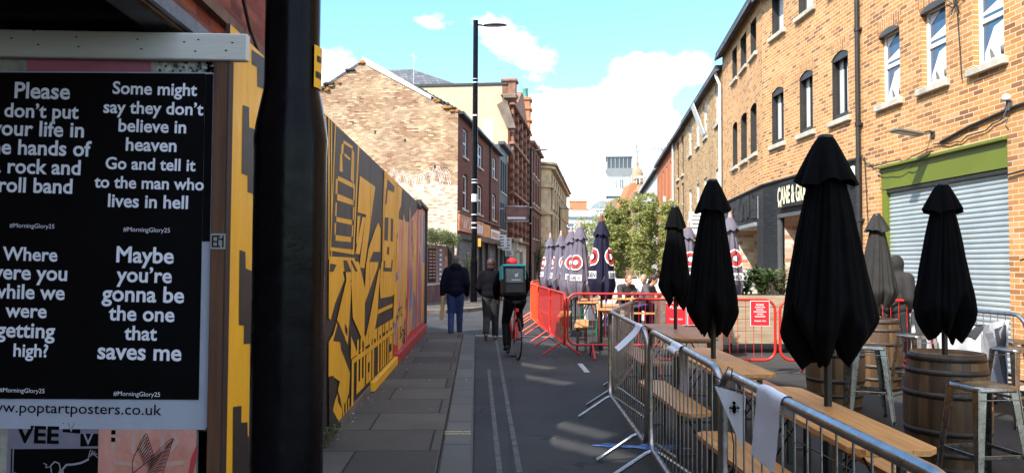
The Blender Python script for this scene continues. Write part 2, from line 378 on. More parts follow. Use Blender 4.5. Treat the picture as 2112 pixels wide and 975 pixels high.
for i in range(len(kp)-1):
    a = Vector(kp[i]); b = Vector(kp[i+1]); d = (b-a).normalized(); n = Vector((d.y, -d.x, 0))
    mb.prism([a+n*.01, b+n*.01, b-n*.16, a-n*.16], (0, 0, .115))
struct(mb.build('far_kerb', M('kerb_reddish', (.20, .15, .12), .85, var=.3)))
RF = lambda y: 7.232-.046*y
strip('right_pavement', brick('light_flags', [(.30, .27, .22), (.38, .34, .28)], (.10, .09, .08), bw=.6, rh=.6, swap=True), [(RF(-8)-1.1, -8), (RF(19.41)-1.1, 19.41), (6.34+.105*60-1.1, 79.4), (6.34+.105*60+.4, 79.4), (6.74, 19.41), (RF(-8)+.4, -8)], .09)
# painted markings
PAINT = M('worn_road_paint', (.085, .085, .08), .8, var=.5, vs=9)
PAINTW = M('white_road_paint', (.42, .42, .40), .8, var=.3, vs=14)
mb = MB()
for a, b in (((-.045, 5.0), (-.34, 11.6)), ((.10, 5.0), (-.36, 17.2))):
    d = (Vector(b)-Vector(a)).normalized(); n = Vector((d.y, -d.x))*.022; a = Vector(a); b = Vector(b); k = 14
    for i in range(k):
        p = a.lerp(b, i/k); q = a.lerp(b, (i+.97)/k); mb.poly([(p.x-n.x, p.y-n.y, .004), (p.x+n.x, p.y+n.y, .004), (q.x+n.x, q.y+n.y, .004), (q.x-n.x, q.y-n.y, .004)])
struct(mb.build('road_lines', PAINT))
mb = MB(); mb.poly([(1.05, 12.3, .004), (1.13, 12.3, .004), (1.15, 11.3, .004), (1.07, 11.3, .004)])
mb.poly([(-3.2, 17.3, .004), (1.0, 16.7, .004), (1.0, 16.82, .004), (-3.2, 17.42, .004)])
struct(mb.build('road_dash', PAINTW))
mb = MB(); random.seed(3)
for i in range(26):
    cx = rnd(.70, 1.5); cy = 6.75+rnd(-.08, .08)-(cx-.7)*.10; r = rnd(.01, .05)*(1.2 if cx > .9 else .7)
    mb.poly([(cx+r*2.4*math.cos(a)*rnd(.6, 1), cy+r*math.sin(a)*rnd(.6, 1), .004+.0002*i) for a in [k*PI/4 for k in range(8)]], 0 if random.random() < .75 else (1 if random.random() < .6 else 2))
struct(mb.build('paint_splash', [M('blue_splash', (.05, .13, .42), .35), M('white_splash', (.6, .6, .6), .5), M('red_splash', (.4, .03, .03), .5)]))

# ------------------------------------------------------------------ facade helpers
def wallgrid(mb, s0, s1, z0, z1, ops, o, m=0, rd=.12, mr=None, y=0.0, rise=0):
    """upright wall at local y (outward is o*y) with rectangular openings (a,b,c,d[,rise])"""
    mr = m if mr is None else mr
    ss = sorted({s0, s1, *[v for q in ops for v in q[:2] if s0 < v < s1]}); zs = sorted({z0, z1, *[v for q in ops for v in q[2:4] if z0 < v < z1]})
    for i in range(len(ss)-1):
        for j in range(len(zs)-1):
            cs = (ss[i]+ss[i+1])/2; cz = (zs[j]+zs[j+1])/2
            if any(q[0] < cs < q[1] and q[2] < cz < q[3] for q in ops): continue
            mb.poly([(ss[i], y, zs[j]), (ss[i+1], y, zs[j]), (ss[i+1], y, zs[j+1]), (ss[i], y, zs[j+1])][::(1 if o < 0 else -1)], m)
    yi = y-o*rd
    for q in ops:
        a, b, c, d = q[:4]; rs = q[4] if len(q) > 4 else rise
        dd = d-rs
        mb.poly([(a, y, c), (a, yi, c), (a, yi, d), (a, y, d)], mr); mb.poly([(b, y, c), (b, yi, c), (b, yi, d), (b, y, d)], mr)
        mb.poly([(a, y, c), (b, y, c), (b, yi, c), (a, yi, c)], mr); 
        if rs <= 0: mb.poly([(a, y, d), (b, y, d), (b, yi, d), (a, yi, d)], mr)
        else:
            k = 8; arc = [(a+(b-a)*i/k, d-rs*(2*i/k-1)**2) for i in range(k+1)]
            for i in range(k):
                (xa, za), (xb, zb) = arc[i], arc[i+1]
                mb.poly([(xa, y, za), (xb, y, zb), (xb, y, d), (xa, y, d)][::(1 if o < 0 else -1)], m)
                mb.poly([(xa, y, za), (xb, y, zb), (xb, yi, zb), (xa, yi, za)], mr)
def sash(parent, a, b, c, d, o, frame, glass, dep=.10, fw=.05, rail=.5, mull=0, y=0, top=None, sill=True, fd=.05, sillm=None, over=.09):
    """a window: frame with its pane(s) as sub-part, and a sill"""
    yi = y-o*dep; mb = MB(); f0 = yi; f1 = yi-o*fd
    mb.bbox(a, a+fw, f0, f1, c, d, .006); mb.bbox(b-fw, b, f0, f1, c, d, .006); mb.bbox(a+fw, b-fw, f0, f1, c, c+fw*1.3, .006); mb.bbox(a+fw, b-fw, f0, f1, d-fw, d, .006)
    if rail: 
        zr = c+(d-c)*rail; mb.bbox(a+fw, b-fw, f0-o*.004, f1, zr-fw*.55, zr+fw*.55, .006)
    for k in range(mull):
        xm = a+(b-a)*(k+1)/(mull+1); mb.bbox(xm-fw*.4, xm+fw*.4, f0-o*.008, f1, c+fw, d-fw, .004)
    w_ = mb.build('window', frame, parent)
    g = MB(); yg = yi-o*fd*.6
    g.poly([(a+fw*.6, yg, c+fw*.6), (b-fw*.6, yg, c+fw*.6), (b-fw*.6, yg, d-fw*.6), (a+fw*.6, yg, d-fw*.6)][::(1 if o < 0 else -1)]); g.build('glass', glass, w_)
    if sill:
        sb = MB(); sb.bbox(a-over, b+over, y+o*.075, y-o*.04, c-.11, c-.002, .01); sb.build('sill', sillm or SILL, w_)
    return w_
def gable_roof(mb, s0, s1, depth, ze, zr, o, over=.25, m=0, th=.12):
    """pitched roof, ridge parallel to the street, eaves at the facade"""
    y0 = o*over; y1 = -o*depth/2; y2 = -o*(depth+.1); zo = ze-(zr-ze)*over/(depth/2)
    for ya, za, yb, zb in ((y0, zo, y1, zr), (y1, zr, y2, ze)):
        mb.prism([(s0, ya, za), (s1, ya, za), (s1, yb, zb), (s0, yb, zb)], (0, 0, th), m)

# ------------------------------------------------------------------ RIGHT SIDE near building (white windows, green fascia)
O = +1
def facade_root(name, org, D, label, group=None):
    return empty(name, (org[0], org[1], 0), math.atan2(D[1], D[0]), label, 'building', group)
DA = (-.046, 1); DB = (.105, 1); PA = (6.57, 14.4); PB = (6.34, 19.41)
r1 = facade_root('brick_building', PA, DA, 'orange brick building with white windows above a green fascia and grey roller shutter')
ops = []; win = []
for k in range(7):
    a = -1.33-k*1.30
    win.append((a, a+.66, 4.45, 5.76))
ops = [(*q, .08) for q in win]+[(a, b, 7.15, 8.2, .08) for a, b, _, _ in win]
ops.append((-3.96, -.64, .09, 3.36))
mb = MB(); wallgrid(mb, -12, 0, 0, 9.1, ops, O, rd=.14); mb.poly([(-12, 0, 0), (-12, -9, 0), (-12, -9, 9.1), (-12, 0, 9.1)]); mb.poly([(-12, -9, 0), (0, -9, 0), (0, -9, 9.1), (-12, -9, 9.1)]); mb.poly([(0, 0, 3.7), (0, -9, 3.7), (0, -9, 9.1), (0, 0, 9.1)])
mb.build('wall', B_OR, r1)
mb = MB()
for a, b, c, d in win: mb.box(a-.06, b+.06, .004, -.02, d+.002, d+.23)
mb.build('soldier_course', B_ORS, r1)

for (a, b, c, d, *_) in [q for q in ops if q[1]-q[0] < .8]:
    sash(r1, a, b, c, d-.03, O, WHITEP, GLASSB, dep=.09, fw=.065, rail=.52)
mb = MB()
for a, b, c, d in win: # dark arched head boards
    mb.prism([(a+(b-a)*i/8, -.03, d-.08*(2*i/8-1)**2+.012) for i in range(9)]+[(b+.0, -.03, d-.095), (a, -.03, d-.095)], (0, .045, 0))
mb.build('window_head', GREYP, r1)
REVEALW = M('sunlit_reveal_white', (.70, .72, .74), .5, var=.05)  # pale colour standing in for sunlight on the inner reveal
mb = MB()
for q in win[:4]:   # pale panels painted as sunlit reveal and curtain, things on the inner sill
    a, b, c, d = q; h_ = (d-c)*.5
    mb.prism([(a+.07, -.116, c+.09), (a+.56, -.116, c+.09), (a+.56, -.116, c+.20), (b-.30, -.116, c+h_-.12), (a+.07, -.116, c+h_-.05)][::-1], (0, .002, 0))
    mb.prism([(a+.30, -.116, d-.12), (b-.07, -.116, d-.12), (b-.07, -.116, d-.30)], (0, .002, 0)); mb.prism([(a+.07, -.116, c+h_+.10), (b-.07, -.116, c+h_+.10), (b-.07, -.116, c+h_+.14), (a+.07, -.116, c+h_+.30)], (0, .002, 0))
mb.build('blind_or_lit_reveal', REVEALW, r1)
mb = MB()
for q in win[:3]: mb.lathe([(0, q[2]+.10), (.03, q[2]+.10), (.035, q[2]+.2), (.01, q[2]+.22)], 8, (q[0]+.16, -.10)); mb.prism([(q[0]+.34, -.113, q[2]+.1), (q[0]+.44, -.113, q[2]+.1), (q[0]+.46, -.113, q[2]+.26), (q[0]+.40, -.113, q[2]+.2)], (0, .003, 0))
mb.build('sill_ornament', GREYPANE, r1)
mb = MB(); mb.bbox(-3.96, -.64, -.02, -.12, 2.93, 3.30, .004); mb.bbox(-.78, -.642, -.03, -.12, .09, 2.93, .004); mb.bbox(-3.96, -.64, .05, -.12, 3.30, 3.355, .01); mb.box(-2.31, -2.305, -.0185, -.05, 2.94, 3.29)
mb.build('fascia', GREEN, r1)
# roller shutter of curved slats
mb = MB(); x0, x1 = -3.955, -.782; z = .10; n = 0
prof = []
while z < 2.86:
    for q in range(5):
        tq = q/5; prof.append((-.10+.014*math.sin(tq*PI), z+tq*.075))
    z += .075
for i in range(len(prof)-1):
    (ya, za), (yb, zb) = prof[i], prof[i+1]; mb.poly([(x0, ya, za), (x0, yb, zb), (x1, yb, zb), (x1, ya, za)], 0, False)
mb.build('roller_shutter', M('shutter_steel', (.40, .45, .46), .45, .35, var=.12, vs=1.5), r1)
mb = MB(); mb.bbox(x0, x1, -.035, -.12, 2.855, 2.925, .01); mb.build('shutter_box_edge', GUTTER, r1)
mb = MB(); mb.bbox(-12, .0, .18, -.02, 9.1, 9.25, .02); mb.build('gutter', GUTTER, r1)
mb = MB(); gable_roof(mb, -12, 0, 9, 9.1, 11.8, O); mb.build('roof', SLATE, r1)
# graffiti scrawl by the shutter
def scrawl(mb, org, xd, zd, pts, wd, nrm, off=.004, m=0):
    P = [Vector(org)+Vector(xd)*a+Vector(zd)*b+Vector(nrm)*off for a, b in pts]
    for i in range(len(P)-1):
        d = (P[i+1]-P[i]); 
        if d.length < 1e-5: continue
        n_ = d.normalized().cross(Vector(nrm))*wd/2; P0 = P[i]-d.normalized()*wd*.3; P1 = P[i+1]+d.normalized()*wd*.3
        k = Vector(nrm)*(.0004*(i % 7)); mb.poly([P0-n_+k, P0+n_+k, P1+n_+k, P1-n_+k], m)
mb = MB(); pts = [(.02+.0*i+.09*i+.05*math.sin(i*1.9), .10*math.sin(i*1.5)+.04*math.cos(i*2.7)) for i in range(9)]
scrawl(mb, (-4.15, 0, 1.62), (-1, 0, 0), (0, 0, 1), pts, .02, (0, 1, 0)); scrawl(mb, (-4.2, 0, 1.35), (-1, 0, 0), (0, 0, 1), pts[:6], .018, (0, 1, 0))
mb.build('graffiti', BLACKP, r1)
# rainwater pipe between the two buildings
dp = empty('drainpipe', (PA[0]-.07, PA[1], 0), 0, 'tall thin black drainpipe where the white-window and black-window buildings meet', 'drainpipe')
mb = MB(); mb.tube([(0, 0, .1), (0, 0, 9.0)], .042, 10); mb.build('pipe', GUTTER, dp)
for z in (.6, 2.4, 4.2, 6.0, 7.8): mb = MB(); mb.tube([(0, 0, z), (0, 0, z+.07)], .055, 10); mb.bbox(-.01, .07, -.07, .07, z+.01, z+.06, .004); mb.build('bracket', GUTTER, dp)
# flood light on an arm over the green fascia
fl = empty('floodlight', (RF(12.14)-.0, 12.14, 3.66), math.atan2(1, -.046), 'slim grey floodlight on an arm above the green fascia', 'floodlight')
mb = MB(); mb.tube([(0, 0, 0), (0, .06, .06), (0, .16, .03), (0, .22, 0)], .012, 8); mb.bbox(-.05, .05, 0, .02, -.06, .05, .004); mb.build('arm', GUTTER, fl)
mb = MB(); mb.X = Matrix.Translation((0, .20, -.01)) @ Matrix.Rotation(R(8), 4, 'X'); mb.bbox(-.12, .12, 0, .46, -.015, .03, .012); mb.build('lamp_head', M('floodlight_body', (.20, .19, .17), .5, .4), fl)
mb = MB(); mb.X = Matrix.Translation((0, .20, -.01)) @ Matrix.Rotation(R(8), 4, 'X'); mb.box(-.09, .09, .1, .42, -.020, -.016); mb.build('diffuser', PALEPANE, fl)
# cables and conduit along the wall
def at(s, outw, z): # point in front of facade A
    D = Vector((DA[0], DA[1], 0)).normalized(); n = Vector((-D.y, D.x, 0)); return Vector((PA[0], PA[1], z))+D*s+n*outw
mb = MB(); mb.tube([at(-2.5, .03, 3.50), at(-3.2, .03, 3.62), at(-4.2, .03, 3.72), at(-6, .03, 3.75)], .022, 6)
mb.tube([at(-4.0, .035, 2.82), at(-6, .035, 2.95)], .014, 6)
tag(mb.build('conduit', GUTTER), 'dark conduit pipe running along the brick wall above the green fascia', 'pipe')
mb = MB(); random.seed(4)
def cable(a, b, sag=.08, wob=.03, r=.009, n=12):
    P = []
    for i in range(n+1):
        q = i/n; p = a.lerp(b, q); P.append(p+Vector((0, 0, -sag*4*q*(1-q)+rnd(-wob, wob)*(0 < i < n))))
    mb.tube(P, r, 5)
cable(at(-.05, .03, 3.66), at(-.6, .03, 3.40), .10); cable(at(-.6, .03, 3.40), at(-2.3, .03, 3.44), .05); cable(at(-2.3, .03, 3.5), at(-4.0, .03, 3.62), .10)
cable(at(-.6, .05, 3.28), at(-2.3, .06, 3.38), .10); cable(at(-.15, .03, 3.6), at(-.25, .02, 2.2), 0, .04)
tag(mb.build('cable', GUTTER), 'loose black cable drooping along the top edge of the green fascia', 'cable')
mb = MB(); cable(at(-3.05, .03, 4.35), at(-2.9, .03, 6.2), 0, .05, .008); 
for q in range(5):
    aa = q*1.26; mb.tube([at(-2.92, .03, 5.55), at(-2.92+.16*math.cos(aa), .06, 5.55+.18*math.sin(aa)), at(-2.92+.24*math.cos(aa+.5), .05, 5.55+.26*math.sin(aa+.5)), at(-2.92, .03, 5.50)], .007, 4)
tag(mb.build('cable', GUTTER), 'tangled black cable hanging between the second and third white windows', 'cable')
cc = empty('wall_sensor', tuple(at(-4.05, .0, 3.82)), math.atan2(1, -.046), 'small white dome sensor on the brick right of the green fascia', 'sensor')
mb = MB(); mb.lathe([(0, .09), (.04, .08), (.055, .04), (.055, 0), (0, 0)], 14, (0, .07)); mb.build('dome', WHITEP, cc); mb = MB(); mb.bbox(-.03, .03, 0, .06, -.14, 0, .006); mb.tube([(0, .05, -.1), (.03, .09, -.2), (0, .06, -.3)], .008, 5); mb.build('mount', GREYP, cc)

# ------------------------------------------------------------------ RIGHT SIDE bar building (black ground floor), bends half way
r2 = facade_root('brick_building', PA, DA, 'orange brick bar building with dark recessed windows and a black painted ground floor')
lowA = [(.50, 1.17, 4.50, 5.86, .09), (2.08, 2.75, 4.50, 5.86, .09), (3.66, 4.38, 4.50, 5.86, .09)]
upA = [(.45, 1.15, 7.17, 8.12, 0), (2.03, 2.77, 7.17, 8.12, 0), (3.63, 4.33, 7.17, 8.12, 0)]
mb = MB(); wallgrid(mb, 0.002, 5.01, 3.6, 8.42, lowA+upA, O, rd=.16, mr=1)
mb.build('wall', [B_OR, DKFRAME], r2)
mb = MB(); wallgrid(mb, 0.002, 5.01, 0, 3.6, [(1.55, 3.90, .0, 2.76)], O, rd=.10); mb.bbox(0, 5.02, .05, -.05, 3.575, 3.625, .01)
mb.box(1.55, 4.9, .0, -.03, .0, .02)
mb.build('ground_floor_wall', B_BLK, r2)
mb = MB()
for q in lowA: mb.box(q[0]-.07, q[1]+.07, .004, -.02, q[3]+.002, q[3]+.23)
mb.build('soldier_course', B_ORS, r2)
def dark_window(root, a, b, c, d, pane=GLASS, rise=.09, headb=True, O=1, board=True):
    w_ = sash(root, a, b, c+.0, d-(.06 if rise else 0), O, DKFRAME, pane, dep=.12, fw=.05, rail=0, mull=0, over=.12)
    m2 = MB()
    if board: m2.bbox(a+(b-a)*.42, a+(b-a)*.42+.018, -O*.13, -O*.17, c+.05, d-.12, .003)
    m2.box(b-(b-a)*.30, b-.05, -O*.135, -O*.15, c+.05, d-.13)
    m2.build('mullion', [PALEPANE], w_)
    if headb:
        m3 = MB(); m3.prism([(a+(b-a)*i/8, -O*.055, d-rise*(2*i/8-1)**2+.003) for i in range(9)]+[(b, -O*.055, d-.16), (a, -O*.055, d-.16)], (0, O*.035, 0)); m3.prism([(a, -O*.055, c+.11), (b, -O*.055, c+.11), (b, -O*.055, c), (a, -O*.055, c)], (0, O*.03, 0)); m3.build('head_board', DKFRAME, w_)
    return w_
for q in lowA: dark_window(r2, *q[:4])
for q in upA: sash(r2, *q[:4], O, DKFRAME, PALEPANE, dep=.14, fw=.04, rail=0, over=.14)
# bar sign
sg = empty('bar_sign', tuple(at(2.57, .0, 3.22)), math.atan2(1, -.046), 'black bar sign with cream ornate lettering above the doorway', 'sign')
mb = MB(); mb.bbox(-1.30, 1.22, .0, .09, -.30, .30, .012); mb.build('board', B_BLK, sg)
CREAM = M('cream_lettering', (.80, .74, .50), .5, var=.15)
X = plane_x((.33, .098, -.20), (-1, 0, 0), (0, 0, 1))
tm = MB(); text('CANE & GRAIN', 1, 0, width=1.85, height=.42, bold=.03, X=X, merge=tm)
tm.build('lettering', CREAM, sg)
mb = MB()
for xx in (1.16, 1.04): mb.tube([(xx, .10, -.18), (xx+.015, .10, -.25), (xx-.015, .10, -.28)], [.018, .014, .003], 6)
mb.build('letter_drip', CREAM, sg)
# doorway interior: brick lined lobby, dark door, red neon
INTB = brick('whitewashed_lobby_brick', [(.50, .22, .11), (.75, .66, .52), (.80, .72, .58), (.55, .3, .15)], (.6, .5, .4), bw=.34, rh=.11, dirt=.2)
mb = MB(); mb.poly([(1.55, -1.6, 0), (3.9, -1.6, 0), (3.9, -1.6, 2.76), (1.55, -1.6, 2.76)]); mb.poly([(3.9, -.10, 0), (3.9, -1.6, 0), (3.9, -1.6, 2.76), (3.9, -.10, 2.76)]); mb.poly([(1.55, -.10, 0), (1.55, -1.6, 0), (1.55, -1.6, 2.76), (1.55, -.10, 2.76)]); mb.poly([(1.55, -.10, 2.76), (3.9, -.10, 2.76), (3.9, -1.6, 2.76), (1.55, -1.6, 2.76)])
mb.build('lobby', INTB, r2)
mb = MB(); mb.bbox(2.3, 2.95, -.66, -.72, .02, 2.74, .01); mb.bbox(1.6, 2.25, -.66, -.72, .02, 2.74, .01); mb.build('door', DKWOOD, r2)
m_, t_, p_ = newmat('red_neon'); p_.inputs['Emission Color'].default_value = (1, .02, .02, 1); p_.inputs['Emission Strength'].default_value = 3; p_.inputs['Base Color'].default_value = (.3, .01, .01, 1); NEON = m_
mb = MB(); mb.tube([(3.0, -.33, 2.55), (3.0, -.33, 2.35)], .012, 6); mb.tube([(3.02, -.33, 1.75), (3.02, -.33, 1.68)], .012, 6); mb.build('neon', NEON, r2)
mb = MB(); mb.bbox(3.86, 4.02, .03, -.04, 1.1, 2.72, .008); mb.bbox(1.5, 3.95, .06, -.03, 2.70, 2.79, .008); mb.build('door_frame', GREYP, r2)
# second face, beyond the bend
def to_local(p, org, D):
    a = math.atan2(D[1], D[0]); dx, dy = p[0]-org[0], p[1]-org[1]; return (dx*math.cos(a)+dy*math.sin(a), -dx*math.sin(a)+dy*math.cos(a), 0)
TB = Matrix.Translation(to_local(PB, PA, DA)) @ Matrix.Rotation(math.atan2(DB[1], DB[0])-math.atan2(DA[1], DA[0]), 4, 'Z')
def face_child(name, parent, Tm):
    e = empty(name); e.matrix_basis = Tm; setpar(e, parent); return e
lowB = [(.69, 1.47, 4.55, 5.90, .08), (1.98, 2.82, 4.55, 5.90, .08), (3.41, 4.16, 4.55, 5.90, .08)]; upB = [(.67, 1.40, 7.2, 8.15, 0), (1.98, 2.82, 7.2, 8.15, 0), (3.40, 4.16, 7.2, 8.15, 0)]
mb = MB(); wallgrid(mb, 0, 6.0, 3.6, 8.5, lowB+upB, O, rd=.16, mr=1); side = mb.build('side_wall', [B_OR, DKFRAME], r2); side.matrix_basis = TB
for q in lowB+upB:
    e = sash(r2, *q[:4], O, DKFRAME, GREYPANE, dep=.13, fw=.05, rail=0, over=.12); e.matrix_basis = TB
mb = MB(); wallgrid(mb, 0, 6.0, 0, 3.6, [(.72, 4.1, 0, 2.62)], O, rd=.10); mb.bbox(0, 6.0, .05, -.05, 3.575, 3.625, .01)
random.seed(9)
for i in range(22): x = rnd(.5, 5); mb.bbox(x, x+rnd(.2, .8), .004, .015+rnd(0, .02), 2.75+rnd(0, .65), 2.83+rnd(0, .7), .004)
o_ = mb.build('ground_floor_wall', B_BLK, r2); o_.matrix_basis = TB
mb = MB(); mb.poly([(.72, -2, 0), (4.1, -2, 0), (4.1, -2, 2.62), (.72, -2, 2.62)]); mb.poly([(4.1, -.1, 0), (4.1, -2, 0), (4.1, -2, 2.62), (4.1, -.1, 2.62)]); mb.poly([(.72, -.1, 0), (.72, -2, 0), (.72, -2, 2.62), (.72, -.1, 2.62)]); mb.poly([(.72, -.1, 2.62), (4.1, -.1, 2.62), (4.1, -2, 2.62), (.72, -2, 2.62)])
o_ = mb.build('lobby', INTB, r2); o_.matrix_basis = TB
mb = MB(); mb.bbox(.72, 4.1, .08, -.04, 2.60, 2.70, .01); mb.bbox(.52, .57, .02, -.0, 2.78, 3.38, .008); o_ = mb.build('lintel', M('grey_steel', (.30, .31, .32), .5, .3), r2); o_.matrix_basis = TB
mb = MB(); mb.box(0.2, 5.6, -9, -9.05, 0, 8.4); mb.build('back_wall', B_RED, r2)
mb = MB(); mb.bbox(-.05, 5.05, .20, -.05, 8.42, 8.56, .02); mb.build('gutter', GUTTER, r2)
mb = MB(); mb.bbox(0, 6.05, .22, -.05, 8.5, 8.64, .02); o_ = mb.build('gutter', GUTTER, r2); o_.matrix_basis = TB
mb = MB(); gable_roof(mb, 0, 5.05, 9, 8.42, 11, O); mb.build('roof', SLATE, r2)
mb = MB(); gable_roof(mb, 0, 6.05, 9, 8.5, 11, O); o_ = mb.build('roof', SLATE, r2); o_.matrix_basis = TB
al = empty('alarm_box', tuple(at(.33, .0, 3.28)), math.atan2(1, -.046), 'white alarm box with blue lower half on black brick beside the drainpipe', 'alarm box')
mb = MB(); mb.bbox(-.12, .12, 0, .08, -.06, .20, .03); mb.build('cover', WHITEP, al); mb = MB(); mb.bbox(-.11, .11, 0, .078, -.17, -.062, .03); mb.build('lower_cover', M('blue_plastic', (.02, .07, .30), .4), al)
mb = MB(); mb.tube([(.25, .04, .1), (.27, .06, -.2), (.30, .05, -.9)], .012, 6); mb.tube([(.2, .03, -.1), (.28, .05, -.15)], .03, 8); mb.build('wiring', GREYP, al)
# rope-hung white board and lantern by the planter, menu stand
wb = empty('notice_board', (5.35, 18.6, 0), R(15), 'low white notice board with a round blue sticker outside the bar door', 'board')
mb = MB(); mb.bbox(-.55, .55, -.02, .02, .95, 1.45, .008); mb.build('panel', WHITEP, wb); mb = MB(); mb.bbox(-.5, -.45, -.02, .02, 0, .95, .005); mb.bbox(.45, .5, -.02, .02, 0, .95, .005); mb.build('leg', GUTTER, wb)
mb = MB(); mb.lathe([(0, 0), (.10, 0)], 20); o_ = mb.build('sticker', M('pale_blue_print', (.35, .42, .75), .5), wb); o_.rotation_euler = (R(90), 0, 0); o_.location = (0, -.024, 1.27)
lt = empty('lantern', (4.75, 17.2, 1.0), R(10), 'tall framed candle lantern behind the plants of the timber planter', 'lantern')
mb = MB()
for a in (-.19, .16):
    for b in (-.19, .16): mb.bbox(a, a+.03, b, b+.03, -1, .62, .004)
mb.bbox(-.21, .21, -.21, .21, .60, .66, .01); mb.bbox(-.21, .21, -.21, .21, -.02, .02, .004); mb.bbox(-.14, .14, -.14, .14, .66, .70, .01); mb.build('frame', M('brass_frame', (.45, .36, .2), .5, .3), lt)
mb = MB(); mb.tube([(0, 0, 0), (0, 0, .45)], .1, 12); mb.build('candle', M('cream_wax', (.85, .82, .7), .5), lt)

# ------------------------------------------------------------------ RIGHT SIDE further buildings
def pB(s, z=0): D = Vector((DB[0], DB[1], 0)).normalized(); return Vector((PB[0], PB[1], z))+D*s
r3 = empty('brick_building', tuple(pB(6.1)), math.atan2(DB[1], DB[0]), 'yellow brick building with tall white windows next beyond the black bar front', 'building')
cols = [.45, 3.35, 5.45, 8.0]
ops = [(c, c+.95, 6.45, 7.85) for c in cols]+[(c, c+.95, 3.6, 4.9) for c in cols]
mb = MB(); wallgrid(mb, 0, 10.25, 0, 8.15, ops+[(1.0, 4.5, 0, 2.6), (5.5, 9.5, 0, 2.6)], O, rd=.12); mb.poly([(10.25, 0, 0), (10.25, -9, 0), (10.25, -9, 8.15), (10.25, 0, 8.15)]); mb.build('wall', B_YE, r3)
for i, q in enumerate(ops): sash(r3, *q, O, WHITEP, PALEPANE if i % 3 else GLASSB, dep=.05, fw=.07, rail=.5)
mb = MB(); mb.X = Matrix.Translation((3.45, .05, 6.55)) @ Matrix.Rotation(R(-20), 4, 'X'); mb.bbox(0, .75, 0, .03, 0, 1.25, .01); mb.build('open_casement', WHITEP, r3)
mb = MB(); mb.bbox(0, 10.25, .22, -.05, 8.12, 8.26, .02); mb.build('gutter', GUTTER, r3)
mb = MB(); gable_roof(mb, 0, 10.25, 9, 8.15, 10.8, O); mb.build('roof', SLATE, r3)
mb = MB(); mb.box(1.0, 4.5, -.1, -.14, 0, 2.6); mb.box(5.5, 9.5, -.1, -.14, 0, 2.6); mb.build('shopfront', B_BLK, r3)
mb = MB(); mb.tube([(.15, .2, 8.1), (.15, .16, 7.9), (.05, .06, 7.6), (.05, .06, .2)], .05, 8); mb.build('drainpipe', WHITEP, r3)
fs = empty('hanging_sign', tuple(pB(8.6, 2.75)+Vector((-.55, 0, 0))), 0, 'small white projecting shop sign behind the middle black umbrella', 'sign')
mb = MB(); mb.bbox(-.25, .25, -.03, .03, -.05, .75, .01); mb.build('panel', WHITEP, fs); mb = MB(); mb.tube([(.25, 0, .7), (.6, 0, .7)], .02, 6); mb.build('bracket', GUTTER, fs)
tm = MB()
for i, wd in enumerate((.3, .34, .28, .36)): tm.box(-wd/2, wd/2, -.0345, -.0312, .58-i*.14, .62-i*.14)
tm.build('printed_lines', GREYP, fs)

r4 = empty('brick_building', tuple(pB(16.4)), math.atan2(DB[1], DB[0]), 'narrow brown brick building with stacked grey panelled windows', 'building')
ops = [(.6, 1.5, 5.9, 7.8), (2.6, 3.6, 5.9, 7.8), (.6, 1.5, 3.4, 5.5), (2.6, 3.6, 3.4, 5.5)]
mb = MB(); wallgrid(mb, 0, 4.9, 0, 8.1, ops, O); mb.build('wall', B_YE, r4)
for q in ops: sash(r4, *q, O, DKFRAME, GREYPANE, dep=.06, fw=.08, rail=.45)
mb = MB(); mb.bbox(0, 4.9, .22, -.05, 8.06, 8.2, .02); mb.build('gutter', GUTTER, r4); mb = MB(); gable_roof(mb, 0, 4.9, 9, 8.1, 10.6, O); mb.build('roof', SLATE, r4)
mb = MB(); mb.tube([(4.8, .07, 8.0), (4.8, .07, .1)], .06, 8); mb.build('drainpipe', PALEPANE, r4)
r5 = empty('brick_building', tuple(pB(21.3)), math.atan2(DB[1], DB[0]), 'bright red brick building with narrow slots for windows', 'building')
ops = [(1.5+i*2.3, 2.1+i*2.3, 5.2, 7.3) for i in range(4)]+[(1.5+i*2.3, 2.1+i*2.3, 2.6, 3.9) for i in range(4)]
mb = MB(); wallgrid(mb, 0, 10.5, 0, 8.1, ops, O); mb.build('wall', B_SMOOTHRED, r5)
for q in ops: sash(r5, *q, O, M('pink_frame', (.6, .35, .25), .5), PALEPANE, dep=.05, fw=.06, rail=0)
mb = MB(); mb.bbox(0, 10.5, .22, -.05, 8.06, 8.22, .02); mb.build('gutter', GUTTER, r5); mb = MB(); gable_roof(mb, 0, 10.5, 9, 8.1, 10.6, O); mb.build('roof', SLATE, r5)
mb = MB(); mb.tube([(4.6, .07, 5.6), (4.6, .07, .1)], .09, 8); mb.build('drainpipe', WHITEP, r5)
r6 = empty('rendered_building', tuple(pB(31.9)), math.atan2(DB[1], DB[0]), 'white rendered building with a pale parapet beyond the red brick one', 'building')
RENDER = M('white_render', (.66, .66, .64), .8, var=.1, vs=1)
ops = [(2+i*3, 2.9+i*3, 3.6, 5.4) for i in range(6)]
mb = MB(); wallgrid(mb, 0, 20, 0, 7.9, ops, O); mb.poly([(20, 0, 0), (20, -9, 0), (20, -9, 7.9), (20, 0, 7.9)]); mb.build('wall', RENDER, r6)
for q in ops: sash(r6, *q, O, WHITEP, GLASSB, dep=.06, fw=.07, rail=.5)
mb = MB(); mb.bbox(0, 20, .25, -.3, 7.9, 8.15, .03); mb.bbox(18.5, 20, .4, -.1, 7.2, 7.9, .1); mb.build('parapet', PALEPANE, r6)
mb = MB(); gable_roof(mb, 0, 20, 9, 7.9, 9, -1*-1); mb.build('roof', SLATE, r6)

